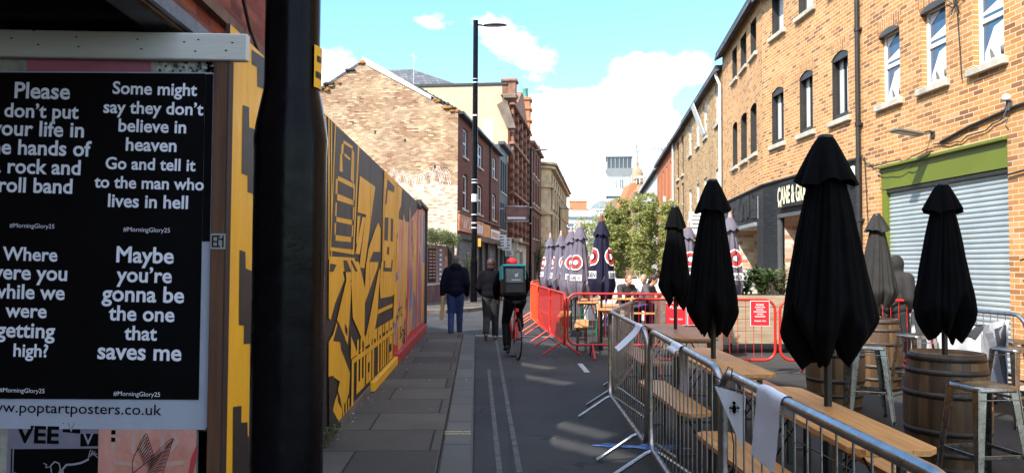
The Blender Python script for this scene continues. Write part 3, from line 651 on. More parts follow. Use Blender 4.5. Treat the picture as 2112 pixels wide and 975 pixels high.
# ------------------------------------------------------------------ far end of the street
tw = empty('office_tower', (18.2, 131, 0), R(-7), 'pale concrete tower with a glazed top storey far down the street', 'building')
CONC = M('pale_concrete', (.34, .35, .35), .7, var=.1, vs=.4)
mb = MB(); mb.bbox(-1.9, 2.0, 0, 5, 0, 18.2, .1); mb.bbox(-2.2, 2.3, -.3, 5.3, 13.2, 13.7, .05); mb.build('shaft', CONC, tw)
mb = MB(); mb.prism([(-1.7, 0, 16.6), (1.8, 0, 16.6), (2.4, -.6, 18.0), (-2.3, -.6, 18.0)], (0, 6, 0)); mb.bbox(-2.3, 2.4, -.7, 6, 19.9, 20.15, .05); mb.build('crown', M('white_concrete', (.40, .40, .40), .7, var=.08, vs=.4), tw)
mb = MB(); mb.box(-2.0, 2.1, -.4, 5.5, 18.0, 19.9); mb.build('glazing', GLASS, tw)
mb = MB()
for i in range(7): x = -2.05+i*.69; mb.bbox(x, x+.09, -.5, -.38, 18.0, 19.9, .01)
for i in range(16): x = -2.25+i*.3; mb.tube([(x, -.6, 20.15), (x, -.6, 20.9)], .03, 4)
mb.tube([(-2.25, -.6, 20.9), (2.25, -.6, 20.9)], .04, 4); mb.tube([(-2.25, -.6, 20.15), (-2.25, -.6, 22.3)], .06, 4)
mb.build('mullion', CONC, tw)
for zz in (14.4, ): 
    for xx in (-.9, .1): sash(tw, xx, xx+.8, zz, zz+1.8, -1, WHITEP, GLASSB, dep=-.03, fw=.08, rail=0, mull=1, sill=False)
tb = empty('brick_building', (17.2, 112, 0), R(4), 'small orange brick block in front of the pale tower', 'building')
mb = MB(); wallgrid(mb, -2.3, 2.6, 0, 10.6, [(.0, .9, 8.5, 10.0)], -1, rd=.2); mb.box(-2.3, 2.6, .3, 6, 0, 10.55); mb.build('wall', B_SMOOTHRED, tb); sash(tb, 0, .9, 8.5, 10, -1, WHITEP, PALEPANE, dep=.1, fw=.1)
mb = MB(); mb.bbox(-2.45, 2.75, -.15, 6.1, 10.6, 10.85, .04); mb.build('coping', STONE, tb)
# domed / turreted stone building
td = empty('ornate_building', (16.2, 92, 0), R(6), 'ochre stone building with a finialled turret and curved balustrade', 'building')
mb = MB(); mb.bbox(-1.9, 6, 0, 14, 0, 10.2, .1); mb.lathe([(2.3, 0), (2.3, 9.8), (2.8, 10.2), (2.8, 10.5), (2.4, 10.6), (2.4, 11.2)], 28, (1.1, .8)); mb.build('wall', OCHRE, td)
mb = MB(); mb.lathe([(.75, 0), (.75, 11.2), (.95, 11.3), (.95, 11.5), (.7, 11.6), (.72, 12.6), (.5, 13.1), (.2, 13.4), (.10, 13.6), (.2, 13.8), (.10, 14.0), (.04, 14.8), (0, 15)], 16, (-.9, 1.2)); mb.build('turret', OCHRE, td)
mb = MB(); mb.lathe([(2.6, 11.9), (2.6, 12.15), (2.3, 12.15), (2.3, 11.9), (2.6, 11.9)], 28, (1.1, .8))
for i in range(24):
    a = 2*PI*i/24; x = 1.1+2.45*math.cos(a); y = .8+2.45*math.sin(a); mb.tube([(x, y, 11.2), (x, y, 11.5), (x, y, 11.9)], [.06, .13, .06], 6)
mb.build('balustrade', STONE, td)
mb = MB(); mb.prism([(-3.2, .3, 8.2), (-1.2, .3, 8.2), (-1.2, .3, 11.6), (-2.0, .3, 11.2)], (0, 3, 0)); mb.build('pediment', B_SMOOTHRED, td)
dm = empty('domed_building', (38, 205, 0), 0, 'huge pale domed roof with an iron crown railing behind the right-hand row', 'building')
mb = MB(); mb.lathe([(12, 0), (12, 19), (10.8, 21), (10.6, 23), (8.5, 26.5), (6.4, 28.8), (5.0, 31), (4.8, 32), (0, 32)], 32); mb.bbox(-16, 14, -10, 10, 0, 18, .2); mb.build('dome', M('pale_lead', (.26, .28, .27), .6, var=.3, vs=.5, bump=.6, bs=2), dm)
mb = MB()
for i in range(32):
    a = 2*PI*i/32; x = 5.0*math.cos(a); y = 5.0*math.sin(a); mb.tube([(x, y, 32), (x, y, 35.0)], .07, 5)
    a2 = a+PI/32; mb.tube([(5*math.cos(a2)+.35*math.cos(k*PI/4)*-math.sin(a2), 5*math.sin(a2)+.35*math.cos(k*PI/4)*math.cos(a2), 33.5+.35*math.sin(k*PI/4)) for k in range(8)], .07, 4, closed=True)
mb.lathe([(5, 32.2), (5.1, 32.2), (5.1, 32.4), (5, 32.4)], 32); mb.lathe([(5, 34.6), (5.1, 34.6), (5.1, 34.75), (5, 34.75)], 32)
for i in range(10): a = 2*PI*i/10; mb.tube([(10*math.cos(a), 10*math.sin(a), 22), (8.6*math.cos(a), 8.6*math.sin(a), 24.3), (8.6*math.cos(a), 8.6*math.sin(a), 26.5)], [.7, .5, .1], 6)
mb.build('crown_railing', M('pale_iron', (.30, .34, .36), .6), dm)
# block closing the street
fb = empty('office_block', (13.4, 152, 0), R(3), 'pale grey low block closing the end of the street', 'building')
ops = [(-9+i*2.2, -7.7+i*2.2, z, z+1.5) for i in range(8) for z in (5.2, 8.2)]
mb = MB(); wallgrid(mb, -10, 9, 0, 11, ops, -1, rd=.2); mb.box(-10, 9, .5, 14, 0, 10.9); mb.build('wall', RENDER, fb)
for q in ops: sash(fb, *q, -1, WHITEP, GLASSB, dep=.1, fw=.1)
mb = MB(); mb.prism([(-10.3, -.4, 11), (9.3, -.4, 11), (9.3, 7, 13), (-10.3, 7, 13)], (0, 0, .2)); mb.bbox(-10.2, 9.2, -.35, 0, 10.8, 11.05, .03); mb.build('roof', M('pale_slate', (.36, .37, .38), .7, var=.2), fb)
mb = MB(); mb.bbox(-1.2, 2.2, 5, 7, 12, 14.6, .05); mb.bbox(-1.35, 2.35, 4.9, 7.1, 14.4, 14.7, .05); mb.build('chimney', B_SMOOTHRED, fb)

# ------------------------------------------------------------------ LEFT: gable building and its row
GC = Vector((-2.46, 34.5, 0)); DC = (.122, 1); aC = math.atan2(1, .122)
def rootC(name, s, label, cat='building'):
    D = Vector((.122, 1, 0)).normalized(); return empty(name, tuple(GC+D*s), aC, label, cat)
l1 = rootC('gable_building', 0, 'old brick building with a big pale graffitied gable end facing the empty plot')
o = -1
ops = [(1.25, 2.45, 6.62, 7.95), (1.30, 2.5, 4.15, 5.85, .12), (5.3, 7.0, 6.68, 7.9), (5.35, 7.0, 4.2, 5.8, .12), (10.7, 12.2, 6.7, 7.9), (10.7, 12.2, 4.2, 5.8, .12)]
mb = MB(); wallgrid(mb, 0, 13.6, 3.0, 8.35, ops, o, rd=.14); mb.build('wall', B_RED, l1)
PINKW = M('cream_blind', (.55, .42, .28), .6, var=.1)
for i, q in enumerate(ops):
    c = q; w_ = sash(l1, c[0], c[1], c[2], c[3]-(.08 if len(c) > 4 else 0), o, WHITEP, GLASSB if i % 2 == 0 else GLASS, dep=.08, fw=.07, rail=.5, mull=1 if c[1]-c[0] > 1.3 else 0)
    if i % 2: g = MB(); g.box(c[0]+.1, c[0]+(c[1]-c[0])*.38, .095, .105, c[2]+.1, c[3]-.25); g.build('blind_or_lit_reveal', PINKW, w_)
# ground floor: shopfront surfaces
CONS = M('shopfront_dark_timber', (.035, .03, .03), .6, var=.4)
SHUT = M('old_shutter', (.13, .125, .125), .5, .3, var=.4, vs=1.5)
mb = MB(); wallgrid(mb, 0, 13.6, 0, 3.0, [(.5, 4.6, 0, 2.75), (5.0, 7.1, 0, 2.85), (7.5, 9.2, 0, 2.85), (9.9, 13.2, 0, 2.7)], o, rd=.25); mb.build('shopfront', CONS, l1)
def shutter(parent, a, b, c, d, o, y, mat, pitch=.09):
    mb = MB(); z = c; prof = []
    while z < d-.01: prof += [(y, z), (y+o*.02, z+pitch*.5)]; z += pitch
    for i in range(len(prof)-1): (ya, za), (yb, zb) = prof[i], prof[i+1]; mb.poly([(a, ya, za), (b, ya, za), (b, yb, zb), (a, yb, zb)])
    return mb.build('roller_shutter', mat, parent)
for a, b in ((.5, 4.6), (5.0, 7.1), (7.5, 9.2), (9.9, 13.2)): shutter(l1, a, b, 0, 2.85, o, .16, SHUT)
mb = MB(); mb.bbox(4.8, 9.5, -.3, 0, 2.72, 3.02, .02); mb.bbox(9.7, 13.5, -.3, 0, 2.75, 3.0, .02); mb.bbox(0, 13.5, -.12, .0, 3.86, 3.96, .02); mb.build('shutter_box', DKSTONE, l1)
# painted fascia boards
def fasc(parent, a, b, z0, z1, mat, marks=None, name='fascia'):
    mb = MB(); mb.bbox(a, b, -.10, -.002, z0, z1, .01); return mb.build(name, mat, parent)
ORF = M('orange_painted_board', (.62, .12, .03), .5, var=.45, vs=2.2, col2=(.80, .30, .14)); YLF = M('amber_painted_board', (.70, .30, .05), .5, var=.3)
fs_ = fasc(l1, .03, 4.0, 3.06, 3.84, ORF)
mb = MB(); random.seed(5)
for k in range(9):
    x = .5+k*.38; pts = [(x+rnd(0, .3), 3.2+rnd(0, .5)) for _ in range(4)]
    scrawl(mb, (0, -.10, 0), (1, 0, 0), (0, 0, 1), pts, .06, (0, -1, 0), .004)
mb.build('painted_scrawl', WHITEP, fs_)
fs_ = fasc(l1, 4.1, 6.9, 3.06, 3.80, ORF); mb = MB()
for k in range(5): mb.bbox(4.35+k*.48, 4.65+k*.48, -.108, -.1005, 3.15, 3.62, .003)
mb.build('painted_scrawl', PAPER, fs_)
fasc(l1, 6.95, 9.4, 3.06, 3.75, YLF); fs_ = fasc(l1, 9.6, 13.4, 3.05, 3.6, WHITEP)
tm = MB()
for k in range(7): tm.box(9.9+k*.48, 10.2+k*.48, -.108, -.1005, 3.17, 3.45)
tm.build('painted_scrawl', ORF, fs_)
mb = MB(); mb.bbox(0, 13.65, -.28, .05, 8.32, 8.46, .02); mb.build('gutter', GUTTER, l1)
mb = MB(); mb.tube([(9.4, -.07, 8.3), (9.4, -.07, 2.9)], .05, 8); mb.build('drainpipe', GUTTER, l1)
# gable wall: in the plane x=0 of the building, running away from the street (+y)
ridge = (4.45, 10.78); back = 9.0
mb = MB(); mb.poly([(0, 0, 0), (0, back, 0), (0, back, 8.0), (0, ridge[0]+.0, ridge[1]), (0, 0, 8.36)]); 
gw = mb.build('gable_wall', B_GAB, l1)
mb = MB(); 
def slope_z(y): return 8.36+(ridge[1]-8.36)*y/ridge[0] if y < ridge[0] else ridge[1]-(ridge[1]-8.0)*(y-ridge[0])/(back-ridge[0])
# white verge board on the street slope, broken stones elsewhere
mb.prism([(-.05, 1.25, slope_z(1.25)-.02), (-.05, 4.3, slope_z(4.3)-.02), (-.05, 4.3, slope_z(4.3)+.12), (-.05, 1.25, slope_z(1.25)+.12)], (.06, 0, 0))
mb.build('verge_board', WHITEP, l1)
random.seed(12); mb = MB(); mo = MB()
def lump(mb, c, r):
    vs_ = []; n = 7
    for i in range(4):
        ph = PI*(i+.5)/4
        for k in range(n):
            q = r*rnd(.75, 1.15); vs_.append((c[0]+q*.8*math.sin(ph)*math.cos(2*PI*k/n), c[1]+q*1.3*math.sin(ph)*math.sin(2*PI*k/n), c[2]+q*.75*math.cos(ph)))
    f = [(i*n+k, i*n+(k+1) % n, (i+1)*n+(k+1) % n, (i+1)*n+k) for i in range(3) for k in range(n)]+[tuple(range(n)), tuple(range(3*n, 4*n))]
    mb.faces(vs_, f)
for i in range(12): y = rnd(0, 1.3); lump(mb, (rnd(-.05, .1), y, slope_z(y)+rnd(-.12, .08)), rnd(.07, .13))
for i in range(9): y = rnd(5.4, 6.2); lump(mb, (rnd(-.05, .1), y, slope_z(y)-rnd(-.02, .25)), rnd(.08, .16))
lump(mb, (0, ridge[0]+.05, ridge[1]+.02), .16)
mb.build('lichened_stones', M('orange_lichen_stone', (.55, .28, .04), .9, var=.6, vs=5, col2=(.30, .13, .05)), l1)
for i in range(8): y = rnd(4.9, 8.8); mo.bbox(-.12, .4, y-.25, y+.2, slope_z(y)+.02, slope_z(y)+.12, .02)
for i in range(26): y = .1+i*.17; mo.bbox(-.02, .5, y, y+.13, slope_z(y)+.14+rnd(0, .05), slope_z(y)+.24+rnd(0, .05), .01)
mo.build('broken_slates', GUTTER, l1)
mb = MB(); 
for ya, za, yb, zb in ((-.2, slope_z(-.1), ridge[0], ridge[1]+.05), (ridge[0], ridge[1]+.05, back+.1, 8.0)):
    mb.prism([(.06, ya, za), (13.6, ya, za), (13.6, yb, zb), (.06, yb, zb)], (0, 0, .14))
mb.build('roof', SLATE, l1)
mb = MB(); mb.prism([(-.04, 1.0, slope_z(1.0)+.13), (-.04, 4.5, slope_z(4.5)+.13), (-.04, 4.5, slope_z(4.5)+.34), (-.04, 3.6, slope_z(3.6)+.27), (-.04, 1.2, slope_z(1.2)+.16)], (.3, 0, 0))
mb.build('mortar_flaunching', M('white_mortar', (.46, .42, .37), .9, var=.5, vs=3, bump=.6, bs=8), l1)
# graffiti: loops of white letters on the gable
mb = MB(); random.seed(21)
def loop(cx, cz, w_, h_, k=18, ph=0):
    return [(cx+w_*math.cos(2*PI*i/k+ph)*(1+.12*math.sin(3*i)), cz+h_*math.sin(2*PI*i/k+ph)*(1+.08*math.cos(5*i))) for i in range(k+1)]
for i in range(8):
    cx = .55+i*.40; cz = 5.35+.18*math.sin(i*1.3)
    for rr in (1.0, .72): scrawl(mb, (0, 0, 0), (0, 1, 0), (0, 0, 1), loop(cx, cz, .22*rr, (.50-.03*i)*rr, ph=rnd(0, 6)), .020, (-1, 0, 0), .004+.002*(i % 3))
    scrawl(mb, (0, 0, 0), (0, 1, 0), (0, 0, 1), [(cx-.2, cz-.5), (cx, cz+.4), (cx+.15, cz-.3)], .020, (-1, 0, 0), .012)
mb.build('graffiti', M('faded_white_spray', (.62, .57, .50), .8, var=.4, vs=6), l1)
mb = MB(); mb.tube([(.5, 2.2, 9.6), (.5, 2.2, 11.3)], .015, 5); mb.tube([(.5, 2.0, 11.1), (.5, 2.4, 11.2)], .012, 4); mb.tube([(.5, 2.1, 10.9), (.5, 2.3, 11.3)], .012, 4); 
av = mb.build('aerial', PALEPANE, l1)
B_WASH = brick('limewashed_brick', [(.34, .22, .14), (.60, .48, .36), (.70, .60, .47), (.74, .66, .54)], (.60, .50, .38), ms=.008, dirt=.45, dirtcol=(.34, .22, .14), dscale=.8, bump=1.0)
random.seed(41); top = [(i*.3, 5.15+.55*mnoise.noise(Vector((i*.35, 2, 1)))+rnd(-.12, .12)) for i in range(28)]
mb = MB()
for (ya, za), (yb, zb) in zip(top, top[1:]): mb.poly([(-.003, ya, 0), (-.003, yb, 0), (-.003, yb, round(za/.075)*.075), (-.003, ya, round(za/.075)*.075)])
mb.build('limewash', B_WASH, l1)
mb = MB()
for y, z in ((2.4, 7.1), (3.8, 7.5), (1.0, 5.9), (6, 6.4)): mb.box(-.012, .0, y, y+.09, z, z+.14)
mb.build('wall_tie', GUTTER, l1)

l2 = rootC('shop_building', 13.65, 'narrow dark grey three-storey shop between the red brick row and the tall Victorian front')
ops = [(.5+i*1.0, 1.2+i*1.0, 6.2, 8.2) for i in range(3)]+[(.5+i*1.0, 1.2+i*1.0, 3.8, 5.5) for i in range(3)]
mb = MB(); wallgrid(mb, 0, 3.9, 3.0, 9.1, ops, o, rd=.15); wallgrid(mb, 0, 3.9, 0, 3.0, [(.3, 1.8, 0, 2.5), (2.1, 3.6, 0, 2.5)], o, rd=.3); mb.poly([(0, 0, 8), (0, 7, 8), (0, 7, 9.1), (0, 0, 9.1)]); mb.build('wall', GREYP, l2)
for q in ops: sash(l2, *q, o, DKFRAME, GLASS, dep=.1, fw=.07, rail=.5)
mb = MB(); mb.bbox(-.05, 3.95, -.35, .1, 9.05, 9.3, .05); mb.box(0, 3.9, .3, 7, 8.9, 9.0); mb.build('cornice', GREYP, l2)
for k, (a, b) in enumerate(((.3, 1.8), (2.1, 3.6))): shutter(l2, a, b, 0, 2.5, o, .2, SHUT)
mb = MB(); mb.prism([(0, .4, 9.1), (3.9, .4, 9.1), (3.9, 3.6, 10.6), (0, 3.6, 10.6)], (0, 0, .1)); mb.build('roof', M('pan_tiles', (.35, .27, .20), .8, var=.3), l2)
def lightbox(s, z0, z1, wd, lab, proj=.55, base=l2, marks=4):
    D = Vector((.122, 1, 0)).normalized(); n = Vector((D.y, -D.x, 0)); p = GC+D*s+n*(proj/2+.1)+Vector((0, 0, z0))
    e = empty('shop_sign', tuple(p), aC-PI/2, lab, 'sign'); mb = MB(); mb.bbox(-proj/2, proj/2, -.05, .05, 0, z1-z0, .01); mb.build('panel', WHITEP, e)
    mb = MB(); mb.tube([(-proj/2-.1, 0, (z1-z0)*.8), (-proj/2+.05, 0, (z1-z0)*.8)], .015, 5); mb.build('bracket', GUTTER, e)
    mb = MB(); random.seed(int(s*10))
    for k in range(marks): mb.box(-proj*.36+rnd(0, .08), proj*.36-rnd(0, .1), -.056, -.0515, (z1-z0)*(k+.7)/(marks+.6), (z1-z0)*(k+1.05)/(marks+.6))
    mb.build('printed_lines', GUTTER, e); return e
lightbox(12.2, 2.55, 3.35, .55, 'upright white shop sign nearest the grey shop'); lightbox(14.6, 2.45, 3.25, .5, 'small white projecting sign with dark lines on the grey shop')
lightbox(15.8, 2.1, 2.45, 1.1, 'wide low white lit shop sign over the dark doorway')
e = empty('framed_sign', tuple(GC+Vector((.122, 1, 0))*13.6+Vector((1.1, 0, 4.25))), 0, 'rusty framed rectangular sign hanging high over the pavement on a bracket', 'sign')
mb = MB(); mb.tube([(-.75, 0, 0), (.75, 0, 0), (.75, 0, .95), (-.75, 0, .95)], .045, 6, closed=True); mb.tube([(-.75, 0, .8), (-1.2, 0, .8)], .03, 6); mb.build('frame', PALEPANE, e)
mb = MB(); mb.bbox(-.70, .70, -.02, .02, .05, .9, .01); mb.build('panel', M('faded_red_panel', (.22, .10, .08), .6, var=.4, vs=2), e)
mb = MB(); mb.bbox(-.6, .55, -.035, -.021, .15, .28, .005); mb.lathe([(0, 0), (.13, 0)], 12, (-.2, 0)); mb.build('printed_lines', PAPER, e)

l3 = rootC('victorian_building', 17.65, 'tall red brick Victorian building with a stone gable pediment and pale blank side wall')
VIC = brick('victorian_brick', [(.11, .03, .016), (.20, .055, .03)], (.17, .08, .06), dirt=.45, dirtcol=(.035, .02, .02))
VST = M('victorian_red_stone', (.24, .11, .07), .85, var=.45, vs=1.5)
ops = []
for k in range(4):
    a = .8+k*2.8; ops += [(a, a+1.5, 3.9, 5.9, .35), (a, a+1.5, 7.0, 9.2, .6)]
ops += [(3.6, 4.4, 10.3, 11.5, .3), (5.2, 6.0, 10.3, 11.7, .3), (6.8, 7.6, 10.3, 11.5, .3)]
mb = MB(); wallgrid(mb, 0, 11.5, 3.1, 12.6, ops, o, rd=.25, y=-.15); mb.poly([(0, -.15, 0), (0, 0, 0), (0, 0, 12.6), (0, -.15, 12.6)]); mb.build('wall', VIC, l3)
for q in ops:
    w_ = sash(l3, q[0], q[1], q[2], q[3]-q[4]*.3, o, DKFRAME, GLASS, dep=.12, fw=.09, rail=.5, mull=1, y=-.15, sillm=VST)
    mb = MB(); k = 10; ac = [(q[0]-.12+(q[1]-q[0]+.24)*i/k, q[3]-q[4]*(2*i/k-1)**2+.03) for i in range(k+1)]
    for i in range(k): (xa, za), (xb, zb) = ac[i], ac[i+1]; mb.prism([(xa, -.22, za), (xb, -.22, zb), (xb, -.22, zb+.26), (xa, -.22, za+.26)], (0, .08, 0))
    mb.build('stone_arch', VST, w_)
for k in range(5):
    x = .1+k*2.8; z = 3.1; mb = MB()
    while z < 12.4:
        mb.bbox(x, x+.42, -.38, -.14, z, z+.34, .02); z += .62
    mb.build('banded_pilaster', VST, l3)
mb = MB()
for k in range(5): x = .14+k*2.8; mb.box(x, x+.34, -.34, -.15, 3.1, 12.5)
mb.build('pilaster', VIC, l3)
mb = MB()
for z in (3.1, 6.3, 9.7, 12.4): mb.bbox(-.05, 11.55, -.5, -.1, z, z+.2, .04)
mb.prism([(1.2, -.45, 12.6), (8.8, -.45, 12.6), (5.6, -.45, 14.3), (4.6, -.45, 14.3)], (0, .5, 0))
mb.prism([(.0, -.5, 12.7), (.9, -.5, 12.7), (.9, -.5, 14.0), (0, -.5, 14.0)], (0, .9, 0)); mb.bbox(-.12, 1.0, -.62, .5, 14.0, 14.2, .04); mb.bbox(-.12, 1.0, -.62, .5, 13.0, 13.15, .04)
mb.build('cornice', VST, l3)
# grey stone kneeler capping the side gable
mb = MB(); mb.prism([(-.15, -.55, 10.8), (-.15, .05, 10.8), (-.15, .75, 12.4), (-.15, .1, 12.8)], (.5, 0, 0)); mb.bbox(-.3, .5, -.6, .3, 12.8, 13.1, .05); mb.build('kneeler', DKSTONE, l3)
mb = MB(); mb.poly([(0, 0, 0), (0, 9, 0), (0, 9, 13.75), (0, 0, 13.75)]); mb.build('side_wall', B_BUFF, l3)
mb = MB(); mb.bbox(-.08, .3, 0, 9.2, 13.75, 13.95, .03); mb.build('coping', GUTTER, l3)
mb = MB(); mb.prism([(-.02, 1.0, 9.2), (-.02, 1.0, 11.4), (-.02, 1.7, 11.4), (-.02, 1.7, 9.2)], (-.02, 0, 0)); mb.build('side_window', WHITEP, l3)
mb = MB(); mb.prism([(1.2, 3.5, 14.0), (11, 3.5, 14.0), (9, 7.5, 15.7), (3, 7.5, 15.7)], (0, 0, .1)); mb.prism([(1.2, 3.5, 14.0), (3, 7.5, 15.7), (3, 9.5, 15.7), (1.2, 12, 14)], (0, 0, .1)); mb.build('roof', SLATE, l3)
mb = MB(); wallgrid(mb, 0, 11.5, 0, 3.1, [(.6, 3, 0, 2.6), (3.6, 6, 0, 2.6), (6.6, 9, 0, 2.6)], o, rd=.3, y=-.1); mb.build('shopfront', STONE, l3)
for a in (.6, 3.6, 6.6): mb = MB(); mb.box(a, a+2.4, .15, .2, 0, 2.6); mb.build('shop_window', GLASS, l3)
mb = MB(); mb.prism([(.0, -.9, 3.1), (1.4, -.9, 3.1), (1.4, -.9, 3.35), (0, -.9, 3.35)], (0, .8, 0)); mb.bbox(.1, .5, -.7, -.1, 0, 3.1, .03); mb.bbox(.05, 1.35, -.85, -.1, 2.4, 2.6, .03); mb.build('porch', STONE, l3)
mb = MB(); mb.lathe([(0, -.04), (.22, -.02), (.22, .02), (0, .04)], 20); gl = mb.build('round_sign', WHITEP, l3); gl.rotation_euler = (0, R(90), 0); gl.location = (.2, -.7, 5.0)

l4 = rootC('red_building', 29.6, 'dark red brick building with a tall banded chimney topped by a green pot')
ops = [(1+i*2.4, 2.2+i*2.4, z, z+1.9) for i in range(3) for z in (3.8, 6.8, 9.3)]
mb = MB(); wallgrid(mb, 0, 9.3, 0, 11.7, ops+[(1, 4, 0, 2.6), (5, 8, 0, 2.6)], o, rd=.2, y=-.5); mb.poly([(0, -.5, 0), (0, 8, 0), (0, 8, 11.7), (0, -.5, 11.7)]); mb.build('wall', B_RED, l4)
for q in ops: sash(l4, *q, o, DKFRAME, GLASS, dep=.1, fw=.08, y=-.5)
mb = MB(); mb.bbox(-.1, 9.4, -.8, -.3, 11.6, 11.9, .05); mb.bbox(-.1, 9.4, -.7, -.4, 6.2, 6.4, .03); mb.build('cornice', VST, l4)
mb = MB(); gable_roof(mb, 0, 9.3, 8, 11.9, 13.4, o); mb.build('roof', SLATE, l4)
mb = MB(); mb.bbox(1.0, 2.2, -.2, .7, 11.5, 15.6, .03)
for z in (12.6, 13.7, 14.7, 15.5): mb.bbox(.88, 2.32, -.32, .82, z, z+.25, .03)
mb.build('chimney', B_SMOOTHRED, l4)
mb = MB(); mb.lathe([(.28, 15.7), (.22, 16.5), (.3, 16.6), (0, 16.6)], 12, (1.6, .25)); mb.build('chimney_pot', M('verdigris_pot', (.10, .30, .22), .7), l4)
for a in (1, 5): shutter(l4, a, a+3, 0, 2.6, o, -.35, SHUT)

l5 = rootC('stone_building', 39.2, 'ochre stone building with rounded corner, arched windows and deep cornice'); l5.location.x += 1.15
OST = M('ochre_sandstone', (.46, .31, .18), .85, var=.4, vs=.8, bump=.3)  # even ochre colour of the stone front
ops = []
for k in range(8):
    a = 1.5+k*3.6; ops += [(a, a+1.8, 4.2, 6.0, .5), (a, a+1.8, 7.0, 8.6, .5), (a, a+1.8, 9.4, 10.5, .3)]
mb = MB(); wallgrid(mb, .9, 32, 0, 11.1, ops, o, rd=.35, y=-.2); 
mb.build('wall', OST, l5)
for q in ops: sash(l5, q[0], q[1], q[2], q[3], o, DKFRAME, GLASS, dep=.25, fw=.1, y=-.2, sillm=OST)
# front corner face toward the camera
T5 = Matrix.Translation((0, -.2+.9, 0)) @ Matrix.Rotation(R(90), 4, 'Z')
ops2 = [(.3, 1.3, 4.2, 6.0, .45), (.3, 1.3, 7.0, 8.6, .45), (.3, 1.3, 9.4, 10.5, .25)]
mb = MB(); wallgrid(mb, -.2, 9, 0, 11.1, ops2, 1, rd=.35); fw_ = mb.build('corner_wall', OST, l5); fw_.matrix_basis = T5
for q in ops2: e_ = sash(l5, *q[:4], 1, DKFRAME, GLASS, dep=.25, fw=.1, sillm=OST); e_.matrix_basis = T5
mb = MB(); mb.lathe([(1.12, 0), (1.12, 11.1)], 10, (.9+.0, .9), a0=PI, a1=1.5*PI)
mb.build('rounded_corner', OST, l5)
mb = MB()
for z, p_ in ((3.3, .25), (6.35, .25), (8.95, .3), (10.75, .45), (11.1, .65)):
    mb.bbox(.9, 32, -.2-p_, .0, z, z+.24, .05); mb.lathe([(1.1, z), (1.1+p_, z), (1.1+p_, z+.24), (1.1, z+.24)], 10, (.9, .9), a0=PI, a1=1.5*PI, sm=False); mb.bbox(-.2-p_, .0, .9, 9, z, z+.24, .05)
for k in range(9):
    for z0, z1 in ((4.0, 6.3), (6.9, 8.9)): mb.tube([(.55+k*3.6+.55, -.38, z0), (.55+k*3.6+.55, -.38, z1)], .16, 8)
for z0, z1 in ((4.0, 6.3), (6.9, 8.9)): mb.tube([(-.32, 1.0, z0), (-.32, 1.0, z1)], .12, 8); mb.tube([(-.32, 2.5, z0), (-.32, 2.5, z1)], .12, 8)
mb.build('cornice', OST, l5)
mb = MB(); mb.bbox(2, 3.2, 1, 2.2, 11, 13.4, .05); mb.bbox(12, 13.2, 1, 2.2, 11, 13, .05); mb.bbox(22, 23.2, -.3, .8, 11, 12.6, .05); mb.build('chimney', OST, l5)
l6 = rootC('brick_building', 71.8, 'low dark red brick building beyond the ochre stone one')
mb = MB(); wallgrid(mb, 0, 25, 0, 7, [(1.5+i*3, 2.8+i*3, 3.8, 5.6) for i in range(7)], o, rd=.2, y=-.3); mb.poly([(0, -.3, 0), (0, 6, 0), (0, 6, 7), (0, -.3, 7)]); mb.build('wall', B_RED, l6)
for i in range(7): sash(l6, 1.5+i*3, 2.8+i*3, 3.8, 5.6, o, DKFRAME, GLASS, dep=.1, fw=.1, y=-.3)
mb = MB(); gable_roof(mb, 0, 25, 7, 7, 9, o); mb.build('roof', SLATE, l6)

# ------------------------------------------------------------------ LEFT near: poster board
BX = .002457; BY = 3.9
def bx(px): return (px-1056)*BX
def bz(py): return 1.57+(545-py)*BX-.003
pb = empty('poster_board', (-2.2, BY, 0), 0, 'timber hoarding end carrying the posters, with a white plank along its top', 'board')
def L(x): return x+2.2
PLY = M('weathered_render_board', (.34, .33, .28), .85, var=.35, vs=9, bump=.5, bs=40)
mb = MB(); mb.bbox(L(-3.9), L(-1.58), .0, .03, .06, 2.62, .003); mb.build('panel', PLY, pb)
mb = MB(); mb.X = Matrix.Rotation(R(.75), 4, 'Y'); mb.bbox(L(-3.9), L(bx(495)), -.05, -.006, 2.600, 2.738, .006); pk = mb.build('top_plank', M('white_painted_plank', (.60, .58, .54), .6, var=.08, vs=3, bump=.15, bs=25, scale=(.3, 1, 3)), pb)
mb = MB(); random.seed(2)
for px, py in ((25, 85), (80, 98), (158, 82), (163, 102), (284, 86), (292, 106), (409, 86), (403, 110), (479, 92), (466, 108), (70, 69), (380, 91)):
    x = L(bx(px)); z = bz(py)+.0; mb.X = Matrix.Rotation(R(0), 4, 'Y'); mb.lathe([(0, .0), (.006, 0.0005), (.005, .0012), (0, .0014)], 8); 
    n = len(mb.v); 
    for i in range(n-32, n): v = mb.v[i]; mb.v[i] = (v[0]*1.2+x, -.0505-v[2], v[1]*.7+z)
mb.build('screw_head', M('rust', (.10, .07, .05), .8), pk)
mb = MB(); mb.bbox(L(bx(439)), L(bx(469)), -.035, .04, .05, 2.612, .004); mb.build('post', wood('stained_post', (.055, .022, .012), (.17, .075, .04), (14, 14, .9), rough=.6), pb)
mb = MB(); mb.bbox(L(bx(467)), L(bx(467))+.010, -.036, .03, .05, 2.60, .003); mb.build('post_edge', M('dark_edge', (.03, .014, .010), .7, var=.3), pb)
